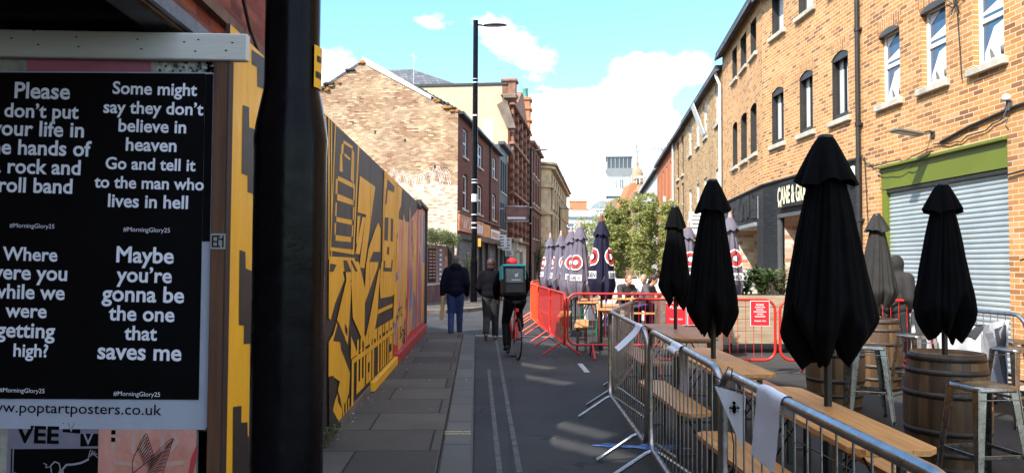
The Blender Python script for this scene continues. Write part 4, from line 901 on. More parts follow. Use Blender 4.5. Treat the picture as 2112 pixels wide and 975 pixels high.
# lyric poster sheet, warped a little
def sheet(name, x0, x1, z0, z1, y, mat, parent, nx=24, nz=30, amp=.002, seed=1, th=.0):
    mb = MB(); pts = []
    for j in range(nz+1):
        for i in range(nx+1):
            x = x0+(x1-x0)*i/nx; z = z0+(z1-z0)*j/nz
            pts.append((x, y-amp*(.5+.5*mnoise.noise(Vector((x*5, z*4, seed)))), z))
    mb.faces(pts, [(j*(nx+1)+i, j*(nx+1)+i+1, (j+1)*(nx+1)+i+1, (j+1)*(nx+1)+i) for j in range(nz) for i in range(nx)], 0, True)
    return mb.build(name, mat, parent)
po = empty('lyric_poster', (-2.2, BY, 0), 0, 'large black poster of white song lines with a pale web address strip below', 'poster')
SHEETW = M('poster_margin_paper', (.40, .43, .53), .5, var=.08, vs=5, bump=.25, bs=9)
sheet('paper', L(-3.6), L(bx(433)), bz(884), bz(149), -.004, SHEETW, po, amp=.0025)
sheet('paper', L(bx(433)), L(bx(447)), bz(880), bz(150), -.0045, SHEETW, po, 3, amp=.001)
sheet('printed_field', L(-3.6), L(bx(418)), bz(823), bz(152), -.0095, INKBLK, po, 40, 40, amp=.0022, seed=3)
sheet('printed_field', L(bx(418)), L(bx(434)), bz(500), bz(153), -.0080, INKBLK, po, 4, 20, amp=.001, seed=5)
TX = [("Some might", 227, 402, 197), ("say they don’t", 209, 416, 237), ("believe in", 241, 381, 275), ("heaven", 257, 362, 314), ("Go and tell it", 216, 402, 353), ("to the man who", 194, 420, 392), ("lives in hell", 223, 388, 431),
      ("Please", 24, 139, 206), ("don’t put", 4, 158, 246), ("your life in", -22, 170, 284), ("the hands of", -38, 186, 323), ("a rock and", -18, 165, 362), ("roll band", -3, 149, 401),
      ("Maybe", 243, 361, 544), ("you’re", 244, 358, 584), ("gonna be", 215, 384, 624), ("the one", 230, 365, 663), ("that", 263, 330, 702), ("saves me", 209, 381, 742),
      ("Where", 9, 122, 541), ("were you", -22, 143, 580), ("while we", -13, 139, 619), ("were", 18, 103, 657), ("getting", 0, 121, 698), ("high?", 37, 108, 737)]
tm = MB()
for s_, a, b, y in TX:
    text(s_, 1, 0, width=(b-a)*BX, bold=.022, X=plane_x((L(bx((a+b)/2)), -.0135, bz(y)), (1, 0, -.022), (.022, 0, 1)), merge=tm)
for a, b, y in ((256, 352, 481), (22, 114, 474), (244, 339, 816), (10, 103, 810)):
    text('#MorningGlory25', 1, 0, width=(b-a)*BX, bold=-.004, X=plane_x((L(bx((a+b)/2)), -.0135, bz(y)), (1, 0, -.022), (.022, 0, 1)), merge=tm)
tm.build('lettering', INKWHITE, po)
tm = MB(); text('www.poptartposters.co.uk', 1, 0, width=(342+32)*BX, height=.070, bold=.004, X=plane_x((L(bx((342-32)/2)), -.0085, bz(852)), (1, 0, -.014), (.014, 0, 1)), merge=tm)
tm.build('web_address', INKBLK, po)
pk2 = empty('pink_poster', (-2.2, BY, 0), 0, 'torn edge of a pink poster showing above the black lyric poster', 'poster')
sheet('paper', L(bx(45)), L(bx(304)), bz(152), bz(116), -.0025, M('pink_paper', (.42, .13, .19), .6, var=.12, vs=3), pk2, 12, 3, amp=.001)
mb = MB(); random.seed(8)
for i in range(60):
    x = L(bx(rnd(312, 440))); z = bz(rnd(128, 148)); r = rnd(.003, .012)
    mb.poly([(x+r*rnd(.6, 1.5)*math.cos(k*PI/4), -.0022-.00003*i, z+r*rnd(.5, 1.6)*math.sin(k*PI/4)) for k in range(8)], i % 3 == 0)
mb.build('torn_paper_scraps', [M('torn_white', (.50, .50, .46), .8), M('torn_dark', (.06, .055, .05), .8)], pb)
# band poster (dark, with a reaching figure) and the orange winged one below
pv = empty('band_poster', (-2.2, BY, 0), 0, 'grey and black band poster lettered VEE at the foot of the board', 'poster')
LIL = M('lilac_grey_paper', (.20, .185, .25), .6, var=.15, vs=5, bump=.2, bs=9)
sheet('paper', L(bx(28)), L(bx(214)), bz(1100), bz(872), -.0030, LIL, pv, amp=.001)
mb = MB(); mb.poly([(L(bx(42)), -.0052, bz(925)), (L(bx(214)), -.0052, bz(923)), (L(bx(214)), -.0052, bz(1090)), (L(bx(42)), -.0052, bz(1090))]); mb.poly([(L(bx(36)), -.0052, bz(924)), (L(bx(39)), -.0052, bz(924)), (L(bx(39)), -.0052, bz(1090)), (L(bx(36)), -.0052, bz(1090))])
mb.poly([(L(bx(177)), -.0052, bz(893)), (L(bx(213)), -.0052, bz(893)), (L(bx(213)), -.0052, bz(918)), (L(bx(177)), -.0052, bz(919))]); mb.poly([(L(bx(140)), -.0052, bz(872)), (L(bx(176)), -.0052, bz(874)), (L(bx(176)), -.0052, bz(893)), (L(bx(140)), -.0052, bz(890))])
mb.build('printed_field', INKBLK, pv)
tm = MB(); text('VEE', 1, 0, width=(133-45)*BX, height=.088, bold=.03, X=plane_x((L(bx(89)), -.0054, bz(912)), (1, 0, -.02), (.02, 0, 1)), merge=tm); tm.build('lettering', INKBLK, pv)
tm = MB(); text('V', 1, 0, width=.052, bold=.01, X=plane_x((L(bx(193)), -.0068, bz(915)), (1, 0, 0), (0, 0, 1)), merge=tm); text('V', 1, 0, width=.04, bold=.01, X=plane_x((L(bx(158)), -.0068, bz(889)), (1, 0, 0), (0, 0, 1)), merge=tm)
# pale drawn figure with an outstretched arm and open hand (generic)
def stroke(mb, pts, wd, y, m=0):
    P = [(L(bx(a)), bz(b)) for a, b in pts]
    for i in range(len(P)-1):
        (x0, z0), (x1, z1) = P[i], P[i+1]; d = math.hypot(x1-x0, z1-z0) or 1; nx, nz_ = -(z1-z0)/d*wd/2, (x1-x0)/d*wd/2
        mb.poly([(x0+nx, y, z0+nz_), (x1+nx, y, z1+nz_), (x1-nx, y, z1-nz_), (x0-nx, y, z0-nz_)], m)
        mb.poly([(x1+wd*.5*math.cos(k*PI/3), y-.00015, z1+wd*.5*math.sin(k*PI/3)) for k in range(6)], m)
stroke(tm, [(140, 968), (150, 956), (165, 955), (180, 952), (194, 945)], .010, -.0066); stroke(tm, [(194, 945), (197, 930), (199, 926)], .004, -.0066)
for a, b in ((203, 927), (208, 929), (212, 934), (213, 941)): stroke(tm, [(197, 941), ((197+a)/2, 934), (a, b)], .004, -.0066)
stroke(tm, [(120, 972), (118, 958), (126, 950), (135, 953), (138, 965), (134, 975)], .006, -.0066); stroke(tm, [(103, 953), (110, 956), (108, 962), (116, 960)], .004, -.0066)
stroke(tm, [(140, 968), (146, 990), (150, 1040)], .02, -.0066); stroke(tm, [(45, 972), (60, 985), (70, 1000)], .006, -.0066)
tm.build('drawn_figure', M('pale_print', (.30, .28, .34), .6), pv)
pw = empty('winged_poster', (-2.2, BY, 0), 0, 'salmon orange poster with a pair of black line-drawn feathered wings', 'poster')
SAL = M('salmon_paper', (.62, .20, .13), .6, var=.25, vs=3.5, bump=.25, bs=7, col2=(.72, .36, .30))
sheet('paper', L(bx(214)), L(bx(413)), bz(1100), bz(874), -.0034, SAL, pw, amp=.0015, seed=8)
mb = MB(); mb.poly([(L(bx(398)), -.0062, bz(975)), (L(bx(404)), -.0062, bz(940)), (L(bx(416)), -.0062, bz(912)), (L(bx(416)), -.0062, bz(940)), (L(bx(408)), -.0062, bz(975))]); mb.build('torn_flap', M('crimson_paper', (.50, .05, .06), .6), pw)
mb = MB(); PY = -.0060
for pts in ([(240, 890), (262, 890)], [(244, 885), (244, 930)], [(240, 905), (255, 905)], [(285, 885), (285, 930)], [(305, 885), (305, 925), (320, 930)], [(345, 885), (345, 925)], [(360, 888), (375, 905), (362, 925)], [(245, 950), (290, 955)], [(350, 955), (385, 950)]): stroke(mb, pts, .022, PY)
mb.build('faded_letters', M('faded_print', (.52, .32, .28), .6), pw)
mb = MB()
def wing(mb, root, tip, n, spread, curve):
    rx, ry = root; tx, ty = tip
    for i in range(n):
        q = i/(n-1); ex = tx+spread[0]*q; ey = ty+spread[1]*q; bxr = rx+curve[0]*q; byr = ry+curve[1]*q
        dx, dy = ex-bxr, ey-byr; d = math.hypot(dx, dy); ux, uy = dx/d, dy/d; wv = 4.2
        for s_ in (-1, 1): stroke(mb, [(bxr+dx*t_-uy*wv*s_*math.sin(PI*min(1, t_*.55+.25)), byr+dy*t_+ux*wv*s_*math.sin(PI*min(1, t_*.55+.25))) for t_ in (0, .25, .5, .75, .93)]+[(ex, ey)], .0028, PY-.001)
wing(mb, (296, 925), (313, 893), 8, (15, 42), (12, 32)); wing(mb, (318, 950), (367, 902), 9, (-18, 66), (-2, 25))
stroke(mb, [(296, 922), (289, 935), (284, 950), (286, 975)], .0035, PY-.001); stroke(mb, [(284, 975), (298, 962), (318, 948), (345, 930)], .004, PY-.001); stroke(mb, [(296, 925), (310, 893)], .003, PY-.001); stroke(mb, [(345, 930), (367, 902)], .003, PY-.001)
mb.build('drawn_wings', M('dark_line_print', (.04, .012, .02), .6), pw)
for k in range(5): pass
st = empty('sticker', (-2.2, BY, 0), 0, 'small square silver sticker with a black glyph on the brown post', 'sticker')
mb = MB(); mb.bbox(L(bx(440)), L(bx(470)), -.0385, -.0352, bz(516), bz(484), .001); mb.build('backing', M('grey_foil', (.30, .31, .29), .5, .2), st)
mb = MB()
for a, b, c, d in ((443, 446, 488, 512), (464, 467, 488, 512), (450, 460, 488, 491), (453.5, 456.5, 491, 509), (446, 453, 499, 502), (457, 464, 494, 497), (446, 450, 488, 491), (450, 460, 509, 512), (446, 453, 509, 512)): mb.box(L(bx(a)), L(bx(b)), -.0392, -.0386, bz(c), bz(d))
mb.build('glyph', INKBLK, st)

# ------------------------------------------------------------------ mural hoarding
hd = empty('mural_hoarding', (-1.45, 3.9, 0), math.atan2(1, -.038), 'long plywood hoarding painted with a yellow and black mural', 'hoarding')
# local: x = along, street side = -y
mb = MB()
x = 0
while x < 13.3:
    x2 = min(x+1.22, 13.4); mb.bbox(x, x2-.004, 0, .02, .12, 2.795, .002); x = x2
mb.build('board', MBLK, hd)
MUR_Y0 = [[(2.22,2.79),(2.28,2.79),(2.36,1.6),(2.3,1.6)],[(2.35,2.79),(2.41,2.79),(2.48,1.6),(2.44,1.6)],[(2.49,2.79),(2.55,2.79),(2.62,1.6),(2.58,1.6)],[(2.6,2.79),(2.65,2.79),(2.73,1.6),(2.69,1.6)],[(2.78,2.79),(4.11,2.79),(3.87,1.66),(2.64,1.68)]]
MUR_K0 = [[(2.83,2.78),(4.02,2.79),(3.8,1.71),(2.68,1.71)]]
MUR_Y1 = [[(3.19,2.71),(3.71,2.73),(3.68,2.7),(3.19,2.68)],[(3.09,2.65),(3.21,2.69),(3.18,2.58),(3.08,2.56)],[(3.03,2.56),(3.12,2.57),(3.17,2.41),(3.01,2.4)],[(3.25,2.6),(3.56,2.59),(3.55,2.57),(3.24,2.57)],[(3.64,2.71),(3.78,2.68),(3.77,2.37),(3.61,2.39)],[(2.94,2.35),(3.82,2.37),(3.81,2.32),(2.93,2.31)],[(2.92,2.19),(3.78,2.2),(3.77,2.15),(2.91,2.13)],[(2.89,1.98),(3.72,2.0),(3.7,1.95),(2.89,1.94)],[(2.87,1.82),(3.67,1.83),(3.66,1.78),(2.86,1.77)],[(2.84,2.31),(2.93,2.32),(2.92,2.19),(2.83,2.18)],[(2.84,2.1),(2.91,2.11),(2.89,1.98),(2.83,1.99)],[(2.81,1.92),(2.88,1.93),(2.86,1.82),(2.81,1.82)],[(3.77,2.35),(3.84,2.36),(3.83,2.21),(3.76,2.2)],[(3.75,2.13),(3.83,2.14),(3.79,2.01),(3.74,2.0)],[(3.7,1.95),(3.78,1.95),(3.75,1.84),(3.67,1.83)],[(4.14,2.49),(5.31,2.49),(4.54,1.52),(4.19,1.53),(4.37,1.82),(4.61,2.11),(4.02,2.1)],[(4.02,2.06),(4.21,2.07),(4.06,1.79),(3.96,1.77)],[(4.35,2.07),(4.58,2.08),(4.2,1.67),(3.91,1.67)],[(5.61,2.08),(5.82,2.01),(5.82,1.72),(5.2,1.71),(4.6,1.48),(4.82,1.74),(5.38,2.0)],[(2.59,1.63),(3.86,1.63),(4.12,1.49),(2.6,1.5)],[(6.12,2.79),(7.61,2.79),(7.64,2.11),(7.53,1.45),(6.01,1.47),(6.04,2.32)],[(7.66,2.78),(8.35,2.76),(8.21,2.49),(7.92,2.37),(7.86,2.12),(7.65,1.96)],[(7.65,1.96),(7.96,1.95),(7.88,1.45),(7.62,1.45)],[(2.58,1.58),(3.12,1.58),(3.32,1.42),(2.87,1.22),(2.68,1.09),(2.6,1.11)],[(3.33,1.58),(3.65,1.59),(3.72,1.41),(3.68,1.23),(3.54,0.79),(2.97,1.07),(3.2,1.25),(3.42,1.41)],[(3.65,1.59),(4.13,1.59),(4.59,1.3),(4.58,0.98),(4.58,0.69),(3.81,1.03),(3.73,1.29)],[(4.65,1.59),(5.66,1.59),(5.57,1.52),(4.6,1.14),(4.59,1.33)],[(5.7,1.49),(5.85,1.52),(5.69,1.15),(5.62,0.95),(5.38,0.76),(5.06,0.65),(4.68,0.65),(4.63,0.72),(5.03,0.99)],[(5.94,1.59),(7.57,1.6),(7.54,1.13),(7.12,1.11),(5.88,1.13),(5.79,1.34)],[(5.67,1.0),(7.22,1.0),(7.18,0.95),(5.64,0.95)],[(7.6,1.3),(7.97,1.35),(7.85,0.87),(7.58,0.68),(7.25,0.74),(7.41,1.1)],[(3.78,0.62),(4.91,0.62),(7.51,0.63),(7.46,0.57),(4.91,0.56),(3.78,0.57)],[(3.78,0.57),(3.91,0.57),(3.9,0.1),(3.78,0.1)],[(2.95,1.05),(3.39,0.67),(3.68,0.5),(3.63,0.31),(3.27,0.22),(3.06,0.44),(3.15,0.5),(2.82,0.59),(2.62,0.61),(2.61,0.91),(2.8,0.96)],[(2.93,0.37),(3.04,0.41),(3.3,0.22),(3.24,0.1),(3.12,0.1),(2.8,0.28)],[(3.31,0.36),(3.58,0.36),(3.55,0.27),(3.27,0.26)],[(3.71,0.86),(4.14,0.63),(3.72,0.63)],[(4.23,0.65),(4.41,0.69),(4.47,0.64)],[(3.3,0.31),(3.37,0.32),(3.39,0.1),(3.33,0.1)],[(3.44,0.29),(3.52,0.29),(3.54,0.1),(3.47,0.1)],[(3.58,0.26),(3.66,0.27),(3.68,0.1),(3.61,0.1)]]
MUR_K1 = [[(6.47,2.71),(7.26,2.69),(7.22,2.6),(6.41,2.57)],[(6.35,2.57),(6.48,2.58),(6.4,2.38),(6.23,2.34)],[(6.22,2.18),(6.6,2.2),(6.55,1.88),(6.18,1.88)],[(6.88,2.21),(7.18,2.21),(7.13,1.88),(6.87,1.89)],[(6.52,1.8),(6.73,1.8),(6.7,1.69),(6.46,1.7)],[(6.17,1.61),(6.3,1.61),(6.27,1.52),(6.94,1.51),(7.04,1.63),(7.16,1.62),(7.06,1.46),(6.12,1.47)],[(2.62,1.57),(2.9,1.56),(2.76,1.5),(2.6,1.5)],[(3.24,1.6),(3.41,1.6),(3.68,1.49),(3.33,1.49)],[(3.63,1.6),(3.72,1.6),(4.07,1.49),(3.92,1.49)],[(2.8,0.9),(3.02,1.05),(3.36,0.88),(3.49,0.73),(3.7,0.61),(3.64,0.54),(3.18,0.78),(3.13,0.86)],[(3.37,1.01),(3.5,0.94),(3.48,0.88),(3.37,0.94)],[(3.02,0.45),(3.16,0.35),(3.26,0.23),(3.07,0.33)],[(2.62,0.62),(2.82,0.6),(2.98,0.45),(2.8,0.31),(3.19,0.1),(3.05,0.1),(2.66,0.1)]]
MUR_K3 = [[(0.36,2.76),(0.63,2.78),(0.64,2.6),(0.48,2.58),(0.47,2.69),(0.37,2.68)],[(0.22,2.42),(0.33,2.43),(0.34,2.32),(0.47,2.33),(0.48,2.23),(0.45,2.07),(0.46,1.85),(0.43,1.96),(0.33,1.96),(0.33,2.05),(0.22,2.05)],[(0.21,1.64),(0.31,1.63),(0.32,1.54),(0.48,1.52),(0.48,1.42),(0.53,1.42),(0.56,1.0),(0.43,1.02),(0.43,1.12),(0.31,1.13),(0.31,1.23),(0.22,1.24)],[(0.15,0.82),(0.29,0.8),(0.29,0.71),(0.4,0.69),(0.41,0.61),(0.53,0.59),(0.55,0.34),(0.16,0.44)]]
def mur(L_, y, name, mat):
    mb = MB()
    for i, q in enumerate(L_): mb.poly([(a, y-.00012*i, b) for a, b in q])
    return mb.build(name, mat, hd)
YB = [[(.0, .12), (.86, .12), (.80, 2.79), (.0, 2.79)]]
mur(YB, -.002, 'yellow_paint', YEL)
mur(MUR_K3, -.004, 'black_paint', MBLK)
mur([[(3.2, 1.9), (4.9, 1.9), (5.6, 2.0), (7.0, 2.2), (7.3, 2.79), (3.1, 2.79)]], -.002, 'weathered_paint', MGREY)
mur(MUR_Y0, -.004, 'yellow_paint', YEL); mur(MUR_K0, -.0056, 'weathered_paint', MGREY); mur(MUR_Y1, -.0068, 'yellow_paint', YEL); mur(MUR_K1, -.0125, 'black_paint', MBLK)
# blocky lettering "warning"
FONT = {'w': ['1.1.1', '1.1.1', '1.1.1', '1.1.1', '11111'], 'a': ['111', '..1', '111', '1.1', '111'], 'r': ['111', '1.1', '1..', '1..', '1..'], 'n': ['111', '1.1', '1.1', '1.1', '1.1'], 'i': ['1', '.', '1', '1', '1'], 'g': ['111', '1.1', '111', '..1', '111']}
mb = MB(); x = 4.10; k_ = 0
for ch in 'warning':
    rows = FONT[ch]; cw = .30/5*1.9 if ch == 'w' else .135
    wd = len(rows[0])*cw
    for j, row in enumerate(rows):
        for i, c in enumerate(row):
            if c == '1': mb.poly([(x+i*cw, -.0085, .78-j*.112), (x+(i+1)*cw, -.0085, .78-j*.112), (x+(i+1)*cw, -.0085, .78-(j+1)*.112), (x+i*cw, -.0085, .78-(j+1)*.112)])
    x += wd+.075
mb.build('painted_lettering', YEL, hd)
# colourful far section
def flame_mat():
    m, t, p = newmat('flame_mural'); v = coordn(t, 'Object', (1.5, 1, .30)); f = noisen(t, v, 2.1, 3, .5); f2 = noisen(t, coordn(t, 'Object', (3, 1, .5)), 3.0, 3)
    c1 = rampn(t, f, [(.30, (.07, .02, .02)), (.40, (.50, .10, .05)), (.47, (.72, .42, .10)), (.55, (.72, .30, .30)), (.62, (.62, .05, .04)), (.70, (.60, .50, .48))])
    t.links.new(c1, p.inputs['Base Color']); p.inputs['Roughness'].default_value = .5; bumpn(t, p, noisen(t, coordn(t, 'Object'), 60, 3), .2); return m
FL = flame_mat()
BLUEP = M('blue_mural_paint', (.08, .22, .42), .5, var=.3); REDP = M('red_mural_paint', (.55, .035, .02), .5, var=.2); PINKP = M('pink_mural_paint', (.55, .28, .30), .55, var=.3); MAUVE = M('mauve_mural_paint', (.30, .20, .24), .55, var=.3); AMB = M('amber_mural_paint', (.75, .40, .06), .5, var=.2)
mur([[(7.36, .12), (13.38, .12), (13.38, 2.79), (12.0, 2.79), (9.6, 2.3), (7.55, 2.25)]], -.003, 'flame_paint', FL)
mur([[(7.5, .5), (7.9, .7), (8.0, 1.3), (7.7, 1.5), (7.45, 1.2)], [(9.8, .7), (10.3, .8), (10.2, 1.6), (9.9, 1.3)], [(12.7, 1.6), (13.3, 1.6), (13.3, 2.7), (12.8, 2.6)]], -.0045, 'blue_paint', BLUEP)
mur([[(7.4, .12), (13.3, .12), (13.3, .30), (10, .35), (8.6, .2), (7.4, .4)], [(9.2, .35), (9.4, .4), (9.9, 1.6), (9.6, 2.3), (9.5, 1.5)], [(11.2, .35), (11.4, .35), (11.5, 2.6), (11.3, 2.7)], [(12.2, .35), (12.35, .35), (12.4, 2.2)]], -.0048, 'red_paint', REDP)
mur([[(8.3, .35), (8.8, .4), (9.3, 1.5), (9.1, 2.2), (8.6, 2.4), (8.4, 1.6)], [(10.4, 1.0), (11.0, .9), (11.1, 2.2), (10.7, 2.5)], [(8.0, .2), (8.5, .25), (8.6, .7), (8.3, 1.0), (8.05, .8)], [(12.5, .4), (13.0, .4), (13.1, 1.5), (12.6, 1.5)]], -.0060, 'amber_paint', AMB)
mur([[(10.3, .35), (11.2, .35), (11.1, .9), (10.6, 1.1)], [(11.6, .35), (12.1, .35), (12.2, 1.6), (11.8, 1.9)]], -.0066, 'mauve_paint', MAUVE)
mur([[(11.5, 1.5), (11.8, 1.9), (12.1, 2.7), (11.6, 2.75)], [(9.55, 1.2), (9.8, 1.5), (9.9, 2.5), (9.65, 2.6)]], -.0072, 'pink_paint', PINKP)
mb = MB(); random.seed(6)
for i in range(16):
    x = 7.7+rnd(0, .8) if i < 8 else rnd(8.5, 9.1); z = rnd(.2, .9); scrawl(mb, (x, 0, z), (1, 0, 0), (0, 0, 1), [(0, 0), (rnd(.05, .25), rnd(-.1, .15)), (rnd(.0, .3), rnd(-.1, .2))], .03, (0, -1, 0), .0085)
for i in range(10): scrawl(mb, (10.0, 0, 1.9), (1, 0, 0), (0, 0, 1), [(rnd(0, .3), rnd(-.3, .5)), (rnd(.0, .4), rnd(-.3, .5))], .025, (0, -1, 0), .009)
mb.build('tag_scribble', MBLK, hd)
mb = MB(); random.seed(14); q = 1.22
while q < 13.3:
    mb.box(q-.0035, q+.0035, -.0152, -.0145, .13, 2.78); 
    for zz in (.2, .75, 1.4, 2.1, 2.7):
        for dx in (-.03, .03): mb.box(q+dx-.006, q+dx+.006, -.0156, -.0146, zz-.006, zz+.006)
    q += 1.22
mb.build('panel_joint', M('dark_joint_line', (.03, .022, .015), .8), hd)  # thin dark strips and screw heads over the board joints
# skirting boards, base concrete, cap
mb = MB(); mb.bbox(5.1, 7.55, -.06, .0, .085, .20, .006); mb.build('kick_board', YEL, hd)
mb = MB(); mb.bbox(7.56, 13.42, -.07, .0, .085, .24, .006); mb.build('kick_board', M('red_kick_board', (.42, .03, .025), .5, var=.3), hd)
mb = MB(); mb.bbox(0, 5.1, -.012, .03, .06, .16, .01); mb.build('base_rail', DKSTONE, hd)
mb = MB(); mb.bbox(11.55, 13.5, -.07, .05, 2.76, 2.84, .01); mb.bbox(11.50, 11.56, -.07, .05, 2.66, 2.86, .01); mb.bbox(13.38, 13.44, -.06, .06, .1, 2.8, .01); mb.build('cap_board', MGREY, hd)
mb = MB()
for k in range(12): mb.bbox(.6+k*1.22-.05, .6+k*1.22+.05, .025, .12, .05, 2.7, .004)
mb.bbox(.12, 13.3, .12, .2, .7, .8, .004); mb.bbox(.12, 13.3, .12, .2, 2.1, 2.2, .004); mb.build('rear_framing', GREYWOOD, hd)

# second painted wall round the plot, with fly-posters
w2 = empty('painted_wall', (-3.75, 26.5, 0), math.atan2(7.9, 1.05), 'low reddish painted wall with fly posters beside the empty plot', 'wall')
mb = MB(); mb.bbox(0, 7.8, 0, .15, .08, 2.35, .01); mb.build('panel', M('dusty_pink_mural', (.36, .17, .14), .7, var=.5, vs=1.2, col2=(.50, .34, .30)), w2)
mb = MB(); mb.bbox(0, 7.8, -.05, .0, .08, .72, .01); mb.build('base_panel', M('maroon_mural', (.16, .05, .07), .7, var=.5, vs=1.5, col2=(.30, .16, .18)), w2)
mb = MB(); mb.bbox(0, 7.8, -.07, .0, .72, .78, .01); mb.build('rail', PALEPANE, w2)
mb = MB(); mb.box(3.6, 4.9, -.012, 0, .85, 2.2); mb.build('dark_poster', INKBLK, w2)
mb = MB()
for i in range(9):
    for k in range(2): mb.box(3.75+k*.6, 4.2+k*.6, -.0155, -.0125, 1.0+i*.13, 1.05+i*.13)
mb.build('printed_lines', PINKP, w2)
mb = MB(); mb.box(5.4, 6.1, -.012, 0, .3, 2.3); mb.build('mauve_poster', M('mauve_paper', (.18, .17, .27), .6), w2)
mb = MB()
for i in range(9): mb.box(5.55, 5.95, -.0155, -.0125, .5+i*.2, .6+i*.2)
mb.build('printed_letters', PAPER, w2)
mb = MB()
for a, b in ((.4, 1.0), (1.3, 1.9), (2.2, 2.9), (6.6, 7.1)): mb.box(a, b, -.012, 0, .95, 1.9)
mb.build('fly_poster', [M('peach_paper', (.60, .33, .24), .6, var=.35, vs=4)], w2)
mb = MB(); mb.bbox(7.2, 7.7, -.2, .1, .08, 2.6, .02); mb.build('pier', CONS, w2)

# ------------------------------------------------------------------ near left brick frontage above the board
NB = M('dark_timber_soffit', (.012, .006, .005), .7, var=.5, vs=2)
n1 = empty('derelict_frontage', (-1.80, 5.55, 0), math.atan2(1, -.038), 'sooty red brick frontage and dark soffit rising above the poster board', 'building')
# local x along street (negative toward camera), street side -y
B_DR = brick('dark_red_brick', [(.22, .045, .028), (.36, .08, .045), (.42, .11, .06)], (.16, .09, .08), dirt=.4, dirtcol=(.03, .02, .02), bump=.8)
mb = MB(); mb.prism([(0, 0, 2.72), (0, 0, 3.60), (-.30, 0, 3.52), (-.34, 0, 3.42), (-.80, 0, 3.30), (-.84, 0, 3.22), (-1.15, 0, 3.14), (-2.6, 0, 3.12), (-2.6, 0, 2.86)], (0, .22, 0)); mb.box(-.24, 0, .001, .219, 0, 2.72)  # top stepped low out of view so the sun streaks clear it
mb.build('wall', B_DR, n1)
mb = MB(); mb.prism([(-2.6, -.03, 2.76), (0, -.03, 2.76), (0, -.03, 2.88), (-2.6, -.03, 2.88)], (0, .03, 0)); mb.prism([(-2.6, -.05, 3.0), (-.02, -.05, 3.0), (-.02, -.05, 3.07), (-2.6, -.05, 3.07)], (0, .05, 0)); mb.build('string_course', M('brown_stone_band', (.16, .09, .055), .8, var=.4, vs=8, bump=.4), n1)
mb = MB(); mb.tube([(-.9, -.06, 3.4), (-.55, -.05, 3.1), (-.3, -.06, 2.95), (-.02, -.04, 2.8), (.03, -.05, 2.66)], .012, 5); mb.build('cable', GUTTER, n1)
mb = MB(); mb.bbox(-3.2, -1.20, -.06, .16, 2.77, 2.86, .01); mb.build('steel_beam', M('flaking_grey_beam', (.12, .12, .135), .5, .2, var=.5, vs=6, bump=.3), n1)
mb = MB(); mb.box(-3.0, -.3, .25, 6, 2.90, 2.98); mb.box(-.3, -.2, .25, 6, .1, 3.0); mb.box(-3.0, -.3, 5.9, 6, 0, 2.95)
for i in range(4): mb.bbox(-2.2+i*.5, -2.1+i*.5, .25, 5.9, 2.80, 2.90, .01)
mb.build('soffit', NB, n1)
mb = MB(); mb.bbox(-1.62, -1.50, .9, 5.9, 2.78, 2.9, .02); mb.build('joist', M('dull_brown_timber', (.05, .028, .02), .7, var=.4), n1)

# unseen wall added behind the camera on the left to shade the street
ta = (-12.6, 11.4); tb_ = (-1.1, -6.9)
HT = 14.0
ang = math.atan2(tb_[1]-ta[1], tb_[0]-ta[0]); Lt = math.hypot(tb_[0]-ta[0], tb_[1]-ta[1])
bt = empty('shade_wall', (ta[0], ta[1], 0), ang, 'unseen slotted brick wall added behind the viewer to shade the street', 'building')
Tinv = (Matrix.Translation((ta[0], ta[1], 0)) @ Matrix.Rotation(ang, 4, 'Z')).inverted()
d_l = Tinv.to_3x3() @ SUN
def through(P):   # where the sun ray reaching ground point P crosses the added wall (local y = 0)
    q = Tinv @ Vector((P[0], P[1], 0)); t = q.y/d_l.y; r = q-d_l*t; return r.x, r.z
slots = []  # slots shaped so sun through the added wall lays streaks on the road
for (xa, ya), (xb, yb), th in (((-.1, 12.55), (.62, 11.7), .27), ((-.1, 11.2), (.76, 10.2), .30), ((.15, 8.1), (.90, 7.1), .26), ((-.1, 7.45), (.98, 6.3), .27), ((-.3, 13.6), (.25, 13.0), .10), ((-.75, 20.2), (-.2, 19.6), .16), ((-.2, 17.9), (.5, 17.0), .1)):
    s1, z1 = through((xa, ya)); s2, z2 = through((xb, yb)); slots.append((s1, s2, z1, z2, th))
slots.sort(key=lambda q: q[2])
# parallelogram slots are approximated by a few short stepped ones
ops = []
for s1, s2, z1, z2, th in slots:
    n = 6
    for i in range(n):
        a = s1+(s2-s1)*i/n; b = s1+(s2-s1)*(i+1)/n; zc = z1+(z2-z1)*(i+.5)/n; ops.append((min(a, b)+.0005, max(a, b)-.0005, round(zc-th/2, 4), round(zc+th/2, 4)))
mb = MB(); wallgrid(mb, -4, Lt, 0, HT, ops, 1, rd=.01)
mb.poly([(Lt, 0, 0), (Lt, -8, 0), (Lt, -8, HT), (Lt, 0, HT)])
mb.build('wall', B_RED, bt)

